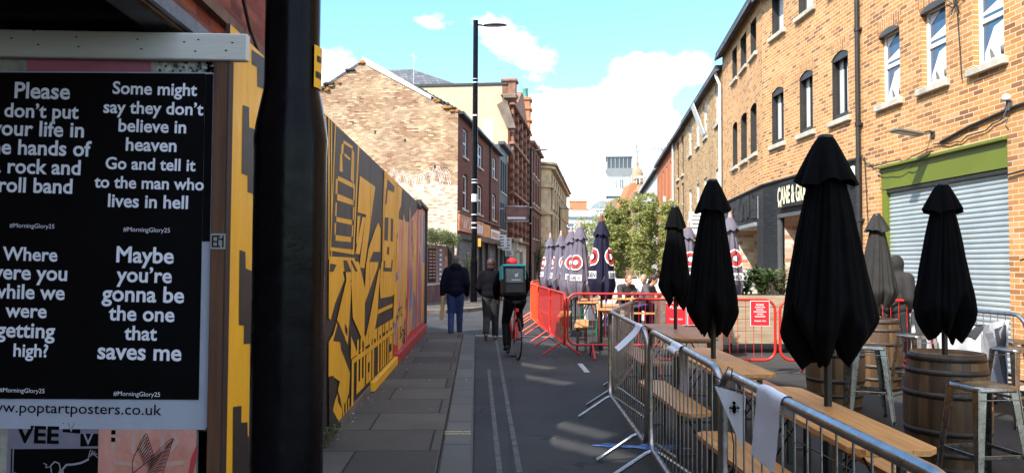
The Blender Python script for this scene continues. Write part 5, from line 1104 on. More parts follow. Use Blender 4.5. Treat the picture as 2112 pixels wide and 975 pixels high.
# ------------------------------------------------------------------ street lamps
def post_lamp(loc, h, rb, rt, shoulder, label, heading, armlen=.75, bands=True, head=True, mat=POSTBLK):
    e = empty('street_lamp', loc, heading, label, 'street lamp', 'street lamps along the left side')
    mb = MB(); mb.lathe([(rb*1.03, -.02), (rb*1.03, .03), (rb, .05), (rb, shoulder-.10), (rb*1.02, shoulder-.06), (rb*.97, shoulder-.015), (rt*1.12, shoulder+.05), (rt*1.02, shoulder+.09), (rt, shoulder+.12), (rt*.85, h)], 32)
    mb.build('post', mat, e)
    mb = MB()
    if bands:
        for z, q in bands: mb.lathe([(rt*1.06, z), (rt*1.06, z+q)], 20)
        mb.build('band', PALEPANE, e)
    mb = MB(); mb.X = Matrix.Translation((0, 0, h)); mb.lathe([(rt*.92, 0), (rt*.92, .04), (0, .06)], 20); mb.tube([(.0, 0, -.12), (armlen*.35, 0, -.14)], .035, 8); mb.build('top_cap', mat, e)
    mb = MB(); n = 20; X = Matrix.Translation((armlen*.35+.48, 0, h-.13)) @ Matrix.Rotation(R(-2), 4, 'Y')
    mb.X = X @ Matrix.Diagonal((.50, .19, .07, 1)); mb.lathe([(0, 1), (.5, .85), (.85, .5), (1, .0), (.97, -.25), (0, -.3)], n); mb.build('lamp_head', GUTTER, e)
    mb = MB(); mb.X = X @ Matrix.Diagonal((.36, .13, .07, 1)); mb.lathe([(0, -.36), (1, -.36), (1, -.2)], n); mb.build('diffuser', M('lamp_glass', (.30, .27, .24), .3), e)
    return e
post_lamp((-.688, 2.38, .08), 8.5, .110, .084, 1.93, 'huge glossy black lamp post base close to the camera, cutting the picture', 0, bands=False)
l_ = post_lamp((-1.47, 29.97, .10), 11.0, .135, .115, 1.6, 'tall black street lamp with silver bands on the far pavement corner', R(3), bands=((2.86, .05), (3.05, .05), (3.38, .04), (4.62, .05), (4.75, .03), (7.25, .06), (8.55, .05), (8.7, .03), (3.9, .3)))
post_lamp((1.15, 48, .1), 8.75, .10, .08, 1.4, 'second black street lamp leaning its head over the road by the Victorian building', R(3), armlen=.55, bands=((4.0, .05), (5, .04)))
post_lamp((4.35, 70, .1), 6.7, .10, .07, 1.2, 'small distant street lamp near the end of the left row', R(3), armlen=.5, bands=False)
sk = empty('sticker', (-.688, 2.38, .08), 0, 'yellow and black patch wrapped on the right edge of the huge near post', 'sticker')
mb = MB(); mb.lathe([(.0895, 1.95+.08), (.0895, 2.16)], 8, a0=R(-28), a1=R(22)); mb.build('yellow_print', YEL, sk)  # yellow patch along the post edge, black marks over it
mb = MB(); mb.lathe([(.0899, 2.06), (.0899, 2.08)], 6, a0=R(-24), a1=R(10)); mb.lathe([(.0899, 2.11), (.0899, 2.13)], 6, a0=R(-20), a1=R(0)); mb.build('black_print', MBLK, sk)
e = empty('post_sign', (-1.47+.20, 29.86, 2.25), 0, 'tiny yellow notice strapped to the banded street lamp', 'sign'); mb = MB(); mb.bbox(-.05, .07, -.02, .02, 0, .32, .005); mb.build('plate', YLF, e)

# ------------------------------------------------------------------ barriers
def barrier(L_, mat, label, group, loc, rz, feet=(.42, -.42), r=.0195, h=1.1, zb=.22, cr=.15, nb=None, barr=.0042, foot=.33):
    e = empty('crowd_barrier', loc, rz, label, 'barrier', group)
    P = []
    def arc(cx, cz, a0, a1):
        for i in range(6): a = a0+(a1-a0)*i/5; P.append((cx+cr*math.cos(a), 0, cz+cr*math.sin(a)))
    arc(L_-cr, h-r-cr, PI/2, 0); arc(L_-cr, zb+cr, 0, -PI/2); arc(cr, zb+cr, -PI/2, -PI); arc(cr, h-r-cr, PI, PI/2)
    mb = MB(); mb.tube(P, r, 12, closed=True); mb.build('frame', mat, e)
    nb = nb or int(round((L_-.16)/.115)); stp = (L_-.16)/nb
    b0 = None
    for i in range(nb+1):
        x = .08+stp*i
        if i in (0, nb): continue
        inset = 0
        if b0 is None: 
            mb = MB(); mb.tube([(0, 0, zb), (0, 0, h-r)], barr, 6); b0 = mb.build('bar', mat, e); b0.location = (x, 0, 0)
        else:
            c = b0.copy(); C.objects.link(c); setpar(c, e); c.location = (x, 0, 0)
    f0 = None
    for fx in feet:
        x = fx if fx >= 0 else L_+fx
        for s_ in (-1, 1):
            mb = MB(); mb.tube([(x, s_*.0, zb), (x, s_*.05, zb-.02), (x, s_*foot, .012)], r*.82, 8); mb.build('foot', mat, e)
    mb = MB(); 
    for z in (.45, .85): mb.tube([(-.03, 0, z), (-.05, 0, z), (-.05, 0, z+.06), (-.0, 0, z+.06)], .007, 5)
    mb.build('hook', mat, e)
    return e
def barrier2(p, q, mat, label, group, **k):
    d = Vector(q)-Vector(p); return barrier(d.length, mat, label, group, (p[0], p[1], 0), math.atan2(d.y, d.x), **k)
GS = 'galvanised barriers round the beer tables'; GR = 'red barriers round the outdoor seating'
s3 = barrier2((.985, 3.60), (1.005, 1.73), SILVER, 'nearest silver barrier, cut off by the bottom edge, with a bunting flag on it', GS, r=.0215, cr=.12)
s2 = barrier2((1.04, 5.78), (.985, 3.62), SILVER, 'middle silver barrier with a paper strip hanging inside it', GS, r=.0205, feet=(.12, -.3))
s1 = barrier2((1.03, 8.10), (1.02, 5.82), SILVER, 'silver barrier furthest from the viewer in the street-side line of three', GS, feet=(.12, -.4))
s0 = barrier2((1.06, 8.15), (1.62, 10.35), SILVER, 'silver barrier angling back from the corner to the red barriers', GS)
s4 = barrier2((5.14, 9.9), (5.24, 7.85), SILVER, 'silver barrier by the shutter with a printed banner tied to it', GS, r=.022, cr=.18)
barrier2((1.68, 11.1), (3.79, 11.1), REDM, 'red barrier in front of the timber planter, carrying a red distancing notice', GR)
barrier2((3.86, 11.1), (6.0, 11.1), REDM, 'red barrier right of the planter, mostly behind the big black umbrella', GR)
barrier2((.95, 13.05), (3.25, 13.1), REDM, 'red barrier facing the viewer in front of the branded umbrellas', GR)
pts = [(.90, 13.0), (.76, 15.3), (.60, 17.6), (.50, 19.9), (.58, 22.2), (.85, 24.4)]
labs = ['first red barrier of the line running up the street', 'second red barrier of the line running up the street, half in shade', 'sunlit orange-red barrier, third in the line up the street', 'fourth barrier in the line up the street, bright orange in the sun', 'farthest orange barrier behind the cyclist']
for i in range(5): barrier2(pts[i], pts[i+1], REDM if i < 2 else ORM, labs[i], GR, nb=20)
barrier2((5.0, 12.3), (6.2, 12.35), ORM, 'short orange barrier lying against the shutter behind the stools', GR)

# paper strips draped over the rails
def drape(name, loc, rz, w_, front, backl, label, lean=None, curl=.02, r=.024, mat=PAPER, cat='paper strip', skew=0, seed=1):
    prof = []
    n = 10
    for i in range(n):
        q = i/n
        if lean is None: prof.append((-r-curl*math.sin(q*2.6)-.012*(1-q), -front*(1-q)))
        else: u_ = 1-q; prof.append((-r-front*math.sin(lean)*u_**1.15, -front*math.cos(lean)*u_**.9))
    for i in range(7): a = PI-PI*i/6; prof.append((r*math.cos(a), r*math.sin(a)))
    for i in range(1, n+1): prof.append((r+curl*.4*math.sin(i/n*2.6), -backl*i/n))
    m = 6; mb = MB(); P = []
    for k, (y, z) in enumerate(prof):
        for i in range(m+1):
            x = (i/m-.5)*w_; P.append((x+skew*z, y+.006*mnoise.noise(Vector((x*30, z*14, seed))), z+.003*math.sin(i)))
    mb.faces(P, [(k*(m+1)+i, k*(m+1)+i+1, (k+1)*(m+1)+i+1, (k+1)*(m+1)+i) for k in range(len(prof)-1) for i in range(m)], 0, True)
    e = empty(name, loc, rz, label, cat, 'white paper strips taped over the barriers'); mb.build('paper', mat, e); return e
drape('paper_strip', (.993, 2.92, 1.0795), R(-90), .27, .25, .06, 'wide white paper strip hanging from the nearest silver barrier', lean=.10, r=.025, seed=2)
drape('paper_strip', (1.0, 4.62, 1.0795), R(-90), .24, .05, .27, 'greyish paper strip hanging on the inner side of the middle silver barrier', r=.024, seed=5)
drape('paper_strip', (1.02, 6.10, 1.0795), R(-90), .26, .24, .10, 'white paper strip flapping outward near the joint of two silver barriers', lean=.75, r=.024, skew=.15, seed=9)
# bunting flag
e = empty('bunting_flag', (.955, 3.38, 1.03), R(-35), 'small white triangular flag with a black insect mark tied to the nearest barrier', 'flag')
mb = MB(); mb.faces([(-.085, -.02, 0.02), (.01, -.035, -.09), (.10, -.03, -.02), (.03, -.045, -.13), (.02, -.03, -.31), (.075, -.025, -.31)], [(0, 2, 5)]); mb.build('cloth', PAPER, e); e.scale = (.78, .78, .78)
mb = MB()
for cx, cz, rx, rz_ in ((.035, -.10, .012, .026), (.034, -.066, .010, .010), (.016, -.095, .010, .006), (.056, -.09, .010, .006)):
    mb.poly([(cx+rx*math.cos(k*PI/5), -.034, cz+rz_*math.sin(k*PI/5)) for k in range(10)])
for q in (-1, 1):
    for z in (-.085, -.10, -.115): mb.tube([(.035, -.034, z), (.035+q*.018, -.034, z+.008), (.035+q*.026, -.034, z-.008)], .0012, 4)
mb.build('insect_mark', INKBLK, e)
mb = MB(); mb.tube([(-.10, .02, .06), (-.085, -.03, .075), (-.03, -.03, .05), (-.05, -.02, .02), (-.085, -.02, .02)], .0045, 5); mb.tube([(-.03, .0, .08), (-.02, .03, .12), (.0, .04, .11), (.0, .02, .06)], .004, 5); mb.tube([(-.06, -.02, .02), (-.02, -.01, -.05), (.02, .0, -.3), (.01, 0, -.8)], .004, 5)
mb.tube([(-.085, -.02, .02), (.1, .05, -.02), (.35, .06, -.25), (.9, .12, -.5)], .004, 5)
mb.build('cord', BLACKP, e)

# ------------------------------------------------------------------ beer tables and benches
def planked(w_, L_, h, legm, topm, name, label, cat, group, loc, rz, legin=.28, th=.027):
    e = empty(name, loc, rz, label, cat, group)
    mb = MB(); c_ = .06   # clipped corners, long axis = y
    k = 3 if w_ > .35 else 1; bw = w_/k
    for i in range(k):
        x0 = -w_/2+i*bw+.0008; x1 = x0+bw-.0016
        p = [(x0+(c_ if i == 0 else 0), -L_/2), (x1-(c_ if i == k-1 else 0), -L_/2), (x1, -L_/2+(c_ if i == k-1 else 0)), (x1, L_/2-(c_ if i == k-1 else 0)), (x1-(c_ if i == k-1 else 0), L_/2), (x0+(c_ if i == 0 else 0), L_/2), (x0, L_/2-(c_ if i == 0 else 0)), (x0, -L_/2+(c_ if i == 0 else 0))]
        q = []; 
        for v in p:
            if not q or (abs(q[-1][0]-v[0])+abs(q[-1][1]-v[1])) > 1e-6: q.append(v)
        mb.prism([(x, y, h-th) for x, y in q], (0, 0, th-.003)); ins = [(x*.995, y*.998, h) for x, y in q]
        lo_ = [(x, y, h-.003) for x, y in q]
        mb.poly(ins)
        for a in range(len(q)): b = (a+1) % len(q); mb.poly([lo_[a], lo_[b], ins[b], ins[a]])
    mb.build('top' if w_ > .35 else 'seat', topm, e)
    mb = MB(); mb.bbox(-w_/2+.06, w_/2-.06, -L_/2+.1, -L_/2+.14, h-th-.03, h-th-.001, .003); mb.bbox(-w_/2+.06, w_/2-.06, L_/2-.14, L_/2-.1, h-th-.03, h-th-.001, .003)
    mb.bbox(-w_/2+.06, w_/2-.06, -.02, .02, h-th-.03, h-th-.001, .003); mb.build('batten', topm, e)
    for s_ in (-1, 1):
        y = s_*(L_/2-legin); mb = MB(); hx = w_/2-.05
        for sx_ in (-1, 1): mb.bbox(sx_*hx-.018, sx_*hx+.018, y-.018, y+.018, .0, h-th, .003)
        mb.bbox(-hx, hx, y-.012, y+.012, .10, .125, .002); mb.bbox(-hx, hx, y-.012, y+.012, h-th-.05, h-th-.02, .002)
        mb.build('leg_frame', legm, e)
        mb = MB()
        for sx_ in (-1, 1): mb.tube([(sx_*hx*.9, y, h*.50), (sx_*hx*.2, y-s_*.32, h-th-.012)], .008, 5)
        mb.tube([(-hx, y, h*.28), (hx*.2, y-s_*.3, h-th-.02)], .007, 5)
        mb.build('brace', legm, e)
    return e
GT = 'pine beer tables'; GB = 'pine benches beside the beer tables'
def table(x, y, L_, label, legm=LEGM, topm=None, rz=0, w_=.46): return planked(w_, L_, .77, legm, topm or PINE, 'beer_table', label, 'table', GT, (x, y, 0), rz)
def bench(x, y, L_, label, legm=LEGM, topm=None, rz=0, w_=.25): return planked(w_, L_, .48, legm, topm or PINE, 'bench', label, 'bench', GB, (x, y, 0), rz, legin=.25)
table(1.70, 4.27, 1.76, 'nearest pine beer table, pierced by the biggest black umbrella', rz=R(-.6), w_=.40)
table(1.745, 6.62, 1.80, 'second pine beer table from the viewer inside the silver barriers')
table(2.03, 9.50, 2.1, 'darker third beer table with the thin black umbrella at its far end', topm=PINE2, w_=.5)
bench(1.36, 4.15, 1.95, 'nearest bench, low by the silver barrier under the hanging flag', rz=R(2))
bench(1.35, 6.54, 1.65, 'bench with a pale sunlit far end behind the middle silver barrier', rz=R(2))
bench(1.57, 9.5, 1.8, 'small pale bench behind the far end of the silver barriers', topm=PINE2)
bench(2.12, 4.5, 1.6, 'bench on the far side of the nearest beer table')
bench(2.30, 6.8, 1.7, 'bench on the far side of the second beer table', topm=PINE2)
table(1.88, 15.0, 2.0, 'table under the foremost dark branded umbrella behind the red barrier', rz=R(-6))
bench(1.33, 14.6, 1.7, 'bench seen through the bars of the red barrier facing the viewer', rz=R(-6))
table(1.75, 17.6, 2.0, 'table with green legs between the branded umbrellas', legm=GREENLEG, rz=R(-6)); bench(1.2, 17.4, 1.8, 'bench with green legs close to the line of red barriers', legm=GREENLEG, rz=R(-6))
table(1.65, 20.2, 2.0, 'farthest table in the row of branded umbrellas', rz=R(-6)); bench(2.35, 17.7, 1.8, 'pine bench on the inner side of the green-legged table', rz=R(-6))
table(3.1, 18.6, 2.2, 'table with bright blue legs where three people sit', legm=BLUELEG, rz=R(84), w_=.6)
bench(3.1, 17.7, 2.0, 'empty bench on the near side of the blue-legged table', legm=BLUELEG, rz=R(84)); bench(3.15, 19.45, 2.1, 'bench the seated people are using', legm=BLUELEG, rz=R(84))
bench(3.7, 16.0, 1.8, 'lone bright bench just left of the thin black umbrella', rz=R(-50))

# ------------------------------------------------------------------ barrels
def barrel(loc, label, seed, h=.90, rt=.268, rm=.312):
    e = empty('wine_barrel', loc, rnd(0, 6), label, 'barrel', 'oak barrels used as tables')
    random.seed(seed)
    WA = [wood('barrel_oak_%d' % i, c1, c2, (9, 9, .9), rough=.6, knots=False) for i, (c1, c2) in enumerate((((.06, .03, .012), (.21, .115, .045)), ((.10, .055, .02), (.31, .19, .075)), ((.035, .018, .008), (.12, .06, .025))))] if not BAR else BAR
    if not BAR: BAR.extend(WA)
    sel = [random.choice((0, 0, 1, 2)) for _ in range(24)]
    prof = [(rt+(rm-rt)*math.sin(PI*i/16), h*i/16) for i in range(17)]
    mb = MB(); n = 96
    pts = [((r_-(.004 if k % 4 == 0 else 0))*math.cos(2*PI*k/n), (r_-(.004 if k % 4 == 0 else 0))*math.sin(2*PI*k/n), z) for r_, z in prof for k in range(n)]
    i0 = mb.add(pts)
    for i in range(16):
        for k in range(n): mb.f.append((i0+i*n+k, i0+i*n+(k+1) % n, i0+(i+1)*n+(k+1) % n, i0+(i+1)*n+k)); mb.m.append(sel[k//4]); mb.s.append(True)
    mb.build('staves', BAR, e)
    mb = MB(); mb.lathe([(rt-.02, h), (rt, h), (rt-.02, h), (rt-.025, h-.03), (0, h-.03)], 40, sm=False); mb.lathe([(rt-.001, h-.001), (rt-.024, h+.002), (rt-.026, h-.03)], 40); mb.build('head', wood('barrel_head', (.22, .11, .05), (.42, .26, .14), (2, 14, 2), rough=.55), e)
    HO = HOOPM
    for z, wd in ((.005, .05), (.13, .04), (.29, .045), (.57, .045), (.745, .04), (.845, .052)):
        def rr(q): return rt+(rm-rt)*math.sin(PI*q/h)+.0035
        mb = MB(); mb.lathe([(rr(z)-.004, z), (rr(z), z), (rr(z+wd), z+wd), (rr(z+wd)-.004, z+wd)], 48); mb.build('hoop', HO, e)
    mb = MB(); mb.X = Matrix.Rotation(R(90), 4, 'X'); mb.lathe([(0, rm+.012), (.022, rm+.01), (.028, rm-.01)], 12); b_ = mb.build('bung', WHITEP if False else PINE, e); b_.location = (0, 0, .5)
    return e
BAR = []; HOOPM = M('hoop_iron', (.06, .045, .035), .55, .4, var=.5, vs=5, bump=.3, bs=30)
barrel((3.42, 6.08, 0), 'large foreground wine barrel under the right-hand black umbrella', 1)
barrel((3.64, 8.70, 0), 'dark barrel half hidden behind the biggest black umbrella', 2)
barrel((4.70, 9.96, 0), 'barrel carrying the charcoal umbrella in front of the roller shutter', 3)

# ------------------------------------------------------------------ metal stools
def stool(loc, rz, label, h=.765, mat=None):
    e = empty('metal_stool', loc, rz, label, 'stool', 'metal bar stools around the barrels'); mat = mat or STEEL
    a = .155; b = .215
    mb = MB(); 
    def rsq(r_, z, cr=.05, n=5):
        P = []
        for cx, cy, a0 in ((r_-cr, r_-cr, 0), (-r_+cr, r_-cr, PI/2), (-r_+cr, -r_+cr, PI), (r_-cr, -r_+cr, 1.5*PI)):
            for i in range(n): q = a0+PI/2*i/(n-1); P.append((cx+cr*math.cos(q), cy+cr*math.sin(q), z))
        return P
    rings = [rsq(.02, h-.012, .018), rsq(a-.03, h-.008), rsq(a-.01, h), rsq(a, h-.006), rsq(a+.006, h-.035), rsq(a+.004, h-.04)]; n = len(rings[0])
    pts = [p for r_ in rings for p in r_]; i0 = mb.add(pts)
    for i in range(len(rings)-1):
        for k in range(n): mb.f.append((i0+i*n+k, i0+i*n+(k+1) % n, i0+(i+1)*n+(k+1) % n, i0+(i+1)*n+k)); mb.m.append(0); mb.s.append(True)
    mb.poly(rings[0][::-1]); mb.build('seat', mat, e)
    for sx_ in (-1, 1):
        for sy_ in (-1, 1):
            mb = MB(); T = Vector((sx_*(a-.005), sy_*(a-.005), h-.02)); Bv = Vector((sx_*b, sy_*b, 0)); w0 = .062; w1 = .030
            # L shaped pressed leg
            for q in ((1, 0), (0, 1)):
                d0 = Vector((-sx_*w0*q[0], -sy_*w0*q[1], 0)); d1 = Vector((-sx_*w1*q[0], -sy_*w1*q[1], 0)); nn_ = Vector((-sx_*.003*q[1], -sy_*.003*q[0], 0))
                mb.prism([T, T+d0, Bv+d1, Bv], nn_)
            mb.tube([T, Bv+Vector((0, 0, .0))], .006, 6)
            mb.build('leg', mat, e)
            mb = MB(); mb.tube([Bv+Vector((-sx_*.01, -sy_*.01, 0)), Bv+Vector((-sx_*.01, -sy_*.01, .03))], .018, 8); mb.build('rubber_foot', RUBBER, e)
    mb = MB()
    q = .30; rr = a+(b-a)*(1-q/h)-.012
    for p0, p1 in (((-rr, -rr), (rr, -rr)), ((rr, -rr), (rr, rr)), ((rr, rr), (-rr, rr)), ((-rr, rr), (-rr, -rr))): mb.bbox(min(p0[0], p1[0])-.004, max(p0[0], p1[0])+.004, min(p0[1], p1[1])-.004, max(p0[1], p1[1])+.004, q-.014, q+.014, .003)
    mb.tube([(-a, -a, h-.09), (a, -a, h-.09)], .005, 5); mb.tube([(-a, a, h-.09), (a, a, h-.09)], .005, 5)
    mb.build('foot_rail', mat, e); return e
stool((3.26, 5.36, 0), R(8), 'nearest gunmetal stool in front of the large barrel')
stool((5.05, 7.75, 0), R(12), 'dark stool at the right edge in front of the banner')
stool((4.83, 9.22, 0), R(20), 'stool beside the barrel with the charcoal umbrella')
stool((3.66, 7.95, 0), R(-15), 'stool mostly hidden under the skirt of the biggest black umbrella')
stool((5.5, 8.6, 0), R(35), 'far right stool partly out of the picture')

# ------------------------------------------------------------------ closed umbrellas
def umbrella(loc, label, group, seed, ztop=2.30, zbot=1.02, rmax=.27, fab=FAB, pole_to=0.0, brand=None, cap_r=.17, cap_z=.26, lean=0, polem=None, rz=0, folds=8, topm=None, poler=.022):
    random.seed(seed); e = empty('umbrella', loc, rz, label, 'umbrella', group)
    mb = MB(); mb.tube([(0, 0, pole_to), (0, 0, ztop-.02)], poler, 12); mb.build('pole', polem or LEGM, e)
    n = 144; m = 40; ph = rnd(0, 6); H_ = ztop-zbot; hz = [rnd(-.11, .05) for _ in range(folds)]
    amps = [rnd(.7, 1.25) for _ in range(folds)]
    def surf(th, t):   # t 0 top .. 1 hem
        f = folds*(th+ph)/(2*PI); k = int(math.floor(f)) % folds; q = f-math.floor(f); k2 = (k+1) % folds
        lobe = 1-abs(2*q-1)**1.6   # bulge between ribs
        A = amps[k]
        base = .062+(rmax*1.12-.062)*(min(t, .84)**.9)
        if brand: base = .065+(rmax-.065)*min(1, t*1.25)**.8
        r_ = base*(1+((.26 if brand else .20)*lobe*A-.13)*min(1, t*3+.15))
        r_ += .012*mnoise.noise(Vector((math.cos(th)*3, math.sin(th)*3, t*5+seed)))*(t+.2)+.006*math.sin(th*23+5*t+seed)*min(1, t*2)
        tw = .25*t*math.sin(k*2.1+seed)
        drop = hz[k]*(1-q)+hz[k2]*q
        hem = zbot+.06+drop-.09*(lobe**1.2)*A*.9+.05*math.sin(th*5+seed)
        z = ztop-.09-(ztop-.09-hem)*t
        if t > .82: r_ *= 1-((t-.82)/.18)**1.3*(.30 if brand else .46)
        a = th+tw*.3
        return Vector((r_*math.cos(a)+lean*t, r_*math.sin(a), z))
    pts = [surf(2*PI*i/n, j/m) for j in range(m+1) for i in range(n)]; fs = []; ms = []
    mb = MB(); i0 = mb.add(pts)
    for j in range(m):
        for i in range(n):
            mi = 0
            mb.f.append((i0+j*n+i, i0+j*n+(i+1) % n, i0+(j+1)*n+(i+1) % n, i0+(j+1)*n+i)); mb.m.append(mi); mb.s.append(True)
    # inner folded cloth closing the hem
    ins = [pts[m*n+i]*1.0 for i in range(n)]; cen = Vector((0, 0, zbot+.22)); ring2 = [p.lerp(Vector((0, 0, p.z+.12)), .55) for p in ins]
    i1 = mb.add(ins+ring2+[cen])
    for i in range(n): mb.f.append((i1+i, i1+(i+1) % n, i1+n+(i+1) % n, i1+n+i)); mb.m.append(0); mb.s.append(True); mb.f.append((i1+n+i, i1+n+(i+1) % n, i1+2*n)); mb.m.append(0); mb.s.append(True)
    can = mb.build('canopy', [fab], e)
    # vent cap skirt
    pts = []; m2 = 10
    for j in range(m2+1):
        t = j/m2
        for i in range(n):
            th = 2*PI*i/n; f = folds*(th+ph)/(2*PI); q = f-math.floor(f); lobe = 1-abs(2*q-1)**1.6
            r_ = .046+(cap_r-.046)*t; r_ *= 1+(.16*lobe-.10)*t
            z = ztop-cap_z*(t**1.15)-.045*t*(1-lobe)*(-1 if brand else .4)-.015*math.sin(th*3+seed)*t
            pts.append(Vector((r_*math.cos(th), r_*math.sin(th), z)))
    mb = MB(); i0 = mb.add(pts)
    for j in range(m2):
        for i in range(n): mb.f.append((i0+j*n+i, i0+j*n+(i+1) % n, i0+(j+1)*n+(i+1) % n, i0+(j+1)*n+i)); mb.m.append(0); mb.s.append(True)
    mb.poly(pts[:n]); lowr = [p.lerp(Vector((0, 0, p.z+.06)), .5) for p in pts[m2*n:]]; i2 = mb.add(pts[m2*n:]+lowr)
    for i in range(n): mb.f.append((i2+i, i2+(i+1) % n, i2+n+(i+1) % n, i2+n+i)); mb.m.append(0); mb.s.append(True)
    mb.build('vent_cap', fab, e)
    mb = MB(); mb.lathe([(.045, ztop-.01), (.045, ztop+.012), (.03, ztop+.02), (0, ztop+.022)] if not brand else [(.04, ztop-.01), (.04, ztop+.03), (.025, ztop+.09), (.03, ztop+.12), (0, ztop+.13)], 16); mb.build('finial', topm or LEGM, e)
    if brand:
        # printed ring logos and hem lettering laid onto the folded cloth
        mbw = MB(); mbr = MB(); mbt = MB()
        def onsurf(th, z, off):
            t = (ztop-.09-z)/(ztop-.09-zbot-.08); t = max(0, min(1, t)); p = surf(th, t); rxy = math.hypot(p.x, p.y); s_ = (rxy+off)/max(rxy, 1e-4); return Vector((p.x*s_, p.y*s_, z+(p.z-(ztop-.09-t*(ztop-.09-zbot-.08)))*0))
        def disc(mb, th0, z0, r0, r1, off):
            nn_ = 30; rr = rmax*.95
            for k in range(nn_):
                for q in range(3):
                    ra = r0+(r1-r0)*q/3; rb_ = r0+(r1-r0)*(q+1)/3
                    mb.poly([onsurf(th0+ra*math.cos(a)/rr, z0+ra*math.sin(a), off) for a in (2*PI*k/nn_, 2*PI*(k+1)/nn_)]+[onsurf(th0+rb_*math.cos(a)/rr, z0+rb_*math.sin(a), off) for a in (2*PI*(k+1)/nn_, 2*PI*k/nn_)])
        zc = zbot+.70
        for k in range(3):
            th0 = brand+k*2*PI/3
            disc(mbw, th0, zc, .145, .172, .010); disc(mbr, th0, zc, .085, .145, .009); disc(mbw, th0, zc, .0, .055, .010)
            z0 = zbot+.30
            for q in range(12):
                ta_ = th0-.55+1.10*q/12; tb2 = th0-.55+1.10*(q+1)/12
                for zz in range(3): mbw.poly([onsurf(ta_, z0+zz*.045, .010), onsurf(tb2, z0+zz*.045, .010), onsurf(tb2, z0+(zz+1)*.045, .010), onsurf(ta_, z0+(zz+1)*.045, .010)])
            tm = text('CAMDEN', 1, 0, width=.92, height=.085, bold=.03, X=Matrix.Identity(4), merge=MB())
            i3 = len(mbt.v)
            for v in tm.v: mbt.v.append(tuple(onsurf(th0+v[0], z0+.025+v[1], .0135)))
            for f in tm.f: mbt.f.append(tuple(i3+x for x in f)); mbt.m.append(0); mbt.s.append(False)
            tm = text('BREWERY', 1, 0, width=1.0, height=.05, bold=.01, X=Matrix.Identity(4), merge=MB()); i3 = len(mbw.v)
            for v in tm.v: mbw.v.append(tuple(onsurf(th0+1.0+v[0]*.5, z0-.10+v[1]+v[0]*.22, .010)))
            for f in tm.f: mbw.f.append(tuple(i3+x for x in f)); mbw.m.append(0); mbw.s.append(False)
        mbw.build('white_print', CWHITE, can); mbr.build('red_ring', CRED, can); mbt.build('lettering', fab, can)
    else:
        mb = MB(); mb.tube([surf(2*PI*i/40, .62)*1.0+Vector((surf(2*PI*i/40, .62).x*.03, surf(2*PI*i/40, .62).y*.03, 0)) for i in range(40)], .006, 5, closed=True); 
    return e
GU = 'closed black umbrellas over the tables'
umbrella((1.815, 4.44, 0), 'biggest closed black umbrella rising through the nearest beer table', GU, 3, rmax=.245, ztop=2.31, zbot=1.09)
umbrella((1.745, 6.68, 0), 'closed black umbrella standing in the second beer table', GU, 11, rmax=.215, cap_r=.155)
umbrella((2.06, 9.7, 0), 'slimmest closed black umbrella, leftmost of the black ones', GU, 5, rmax=.19, cap_r=.13, zbot=1.1)
umbrella((3.42, 6.10, 0), 'closed black umbrella standing in the large foreground barrel', GU, 8, ztop=2.215, zbot=1.06, rmax=.225, cap_r=.145, cap_z=.2, pole_to=.85)
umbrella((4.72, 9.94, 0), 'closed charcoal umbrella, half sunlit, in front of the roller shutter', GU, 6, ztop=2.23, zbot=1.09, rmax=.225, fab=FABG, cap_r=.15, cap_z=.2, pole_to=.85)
GV = 'closed navy branded umbrellas'
RT = M('red_finial', (.22, .05, .04), .5); PT = M('pink_finial', (.55, .30, .25), .6)
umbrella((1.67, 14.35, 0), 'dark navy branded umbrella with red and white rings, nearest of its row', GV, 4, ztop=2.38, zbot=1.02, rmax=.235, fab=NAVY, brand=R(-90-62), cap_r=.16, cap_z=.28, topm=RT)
for i, (x, y, s_, z_, lab) in enumerate(((1.50, 17.0, 7, 2.40, 'pale branded umbrella directly left of the dark navy one'), (1.42, 18.4, 9, 2.36, 'narrow pale branded umbrella, third from the right in the row'), (1.27, 19.9, 12, 2.32, 'pale branded umbrella, fourth along with a round logo showing'), (1.12, 22.4, 15, 2.36, 'leftmost and farthest pale branded umbrella of the row'), (1.75, 21.2, 25, 2.3, 'pale branded umbrella tucked at the back of the row'))):
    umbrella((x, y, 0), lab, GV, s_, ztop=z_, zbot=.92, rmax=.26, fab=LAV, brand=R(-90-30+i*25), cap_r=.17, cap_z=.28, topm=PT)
umbrella((3.86, 16.8, 0), 'pale umbrella seen between the two left black umbrellas', GV, 31, ztop=2.40, zbot=1.0, rmax=.21, fab=LAV, brand=R(30), cap_r=.16, topm=PT)
umbrella((4.03, 14.2, 0), 'pale umbrella with a red band peeping out right of the middle black umbrella', GV, 33, ztop=2.46, zbot=1.0, rmax=.22, fab=LAV, brand=R(-75), cap_r=.17, topm=PT)

# ------------------------------------------------------------------ timber planters, notices, plants
def leafmat(name, c, c2, rough=.5):
    m, t, p = newmat(name); oi = t.nodes.new('ShaderNodeTexCoord'); f = noisen(t, oi.outputs['Object'], 9, 3); t.links.new(rampn(t, f, [(.3, c), (.7, c2)]), p.inputs['Base Color']); p.inputs['Roughness'].default_value = rough
    tr = t.nodes.new('ShaderNodeBsdfTranslucent'); t.links.new(rampn(t, f, [(.3, c), (.7, c2)]), tr.inputs[0]); ms = t.nodes.new('ShaderNodeMixShader'); ms.inputs[0].default_value = .35
    t.links.new(p.outputs[0], ms.inputs[1]); t.links.new(tr.outputs[0], ms.inputs[2]); t.links.new(ms.outputs[0], t.nodes['Material Output'].inputs[0]); return m
LF1 = leafmat('birch_leaf', (.15, .17, .035), (.58, .60, .22)); LF2 = leafmat('laurel_leaf', (.03, .07, .015), (.12, .20, .05), .35); LF3 = leafmat('ivy_leaf', (.06, .09, .02), (.24, .26, .10)); LF4 = leafmat('red_leaf', (.18, .05, .03), (.35, .12, .05))
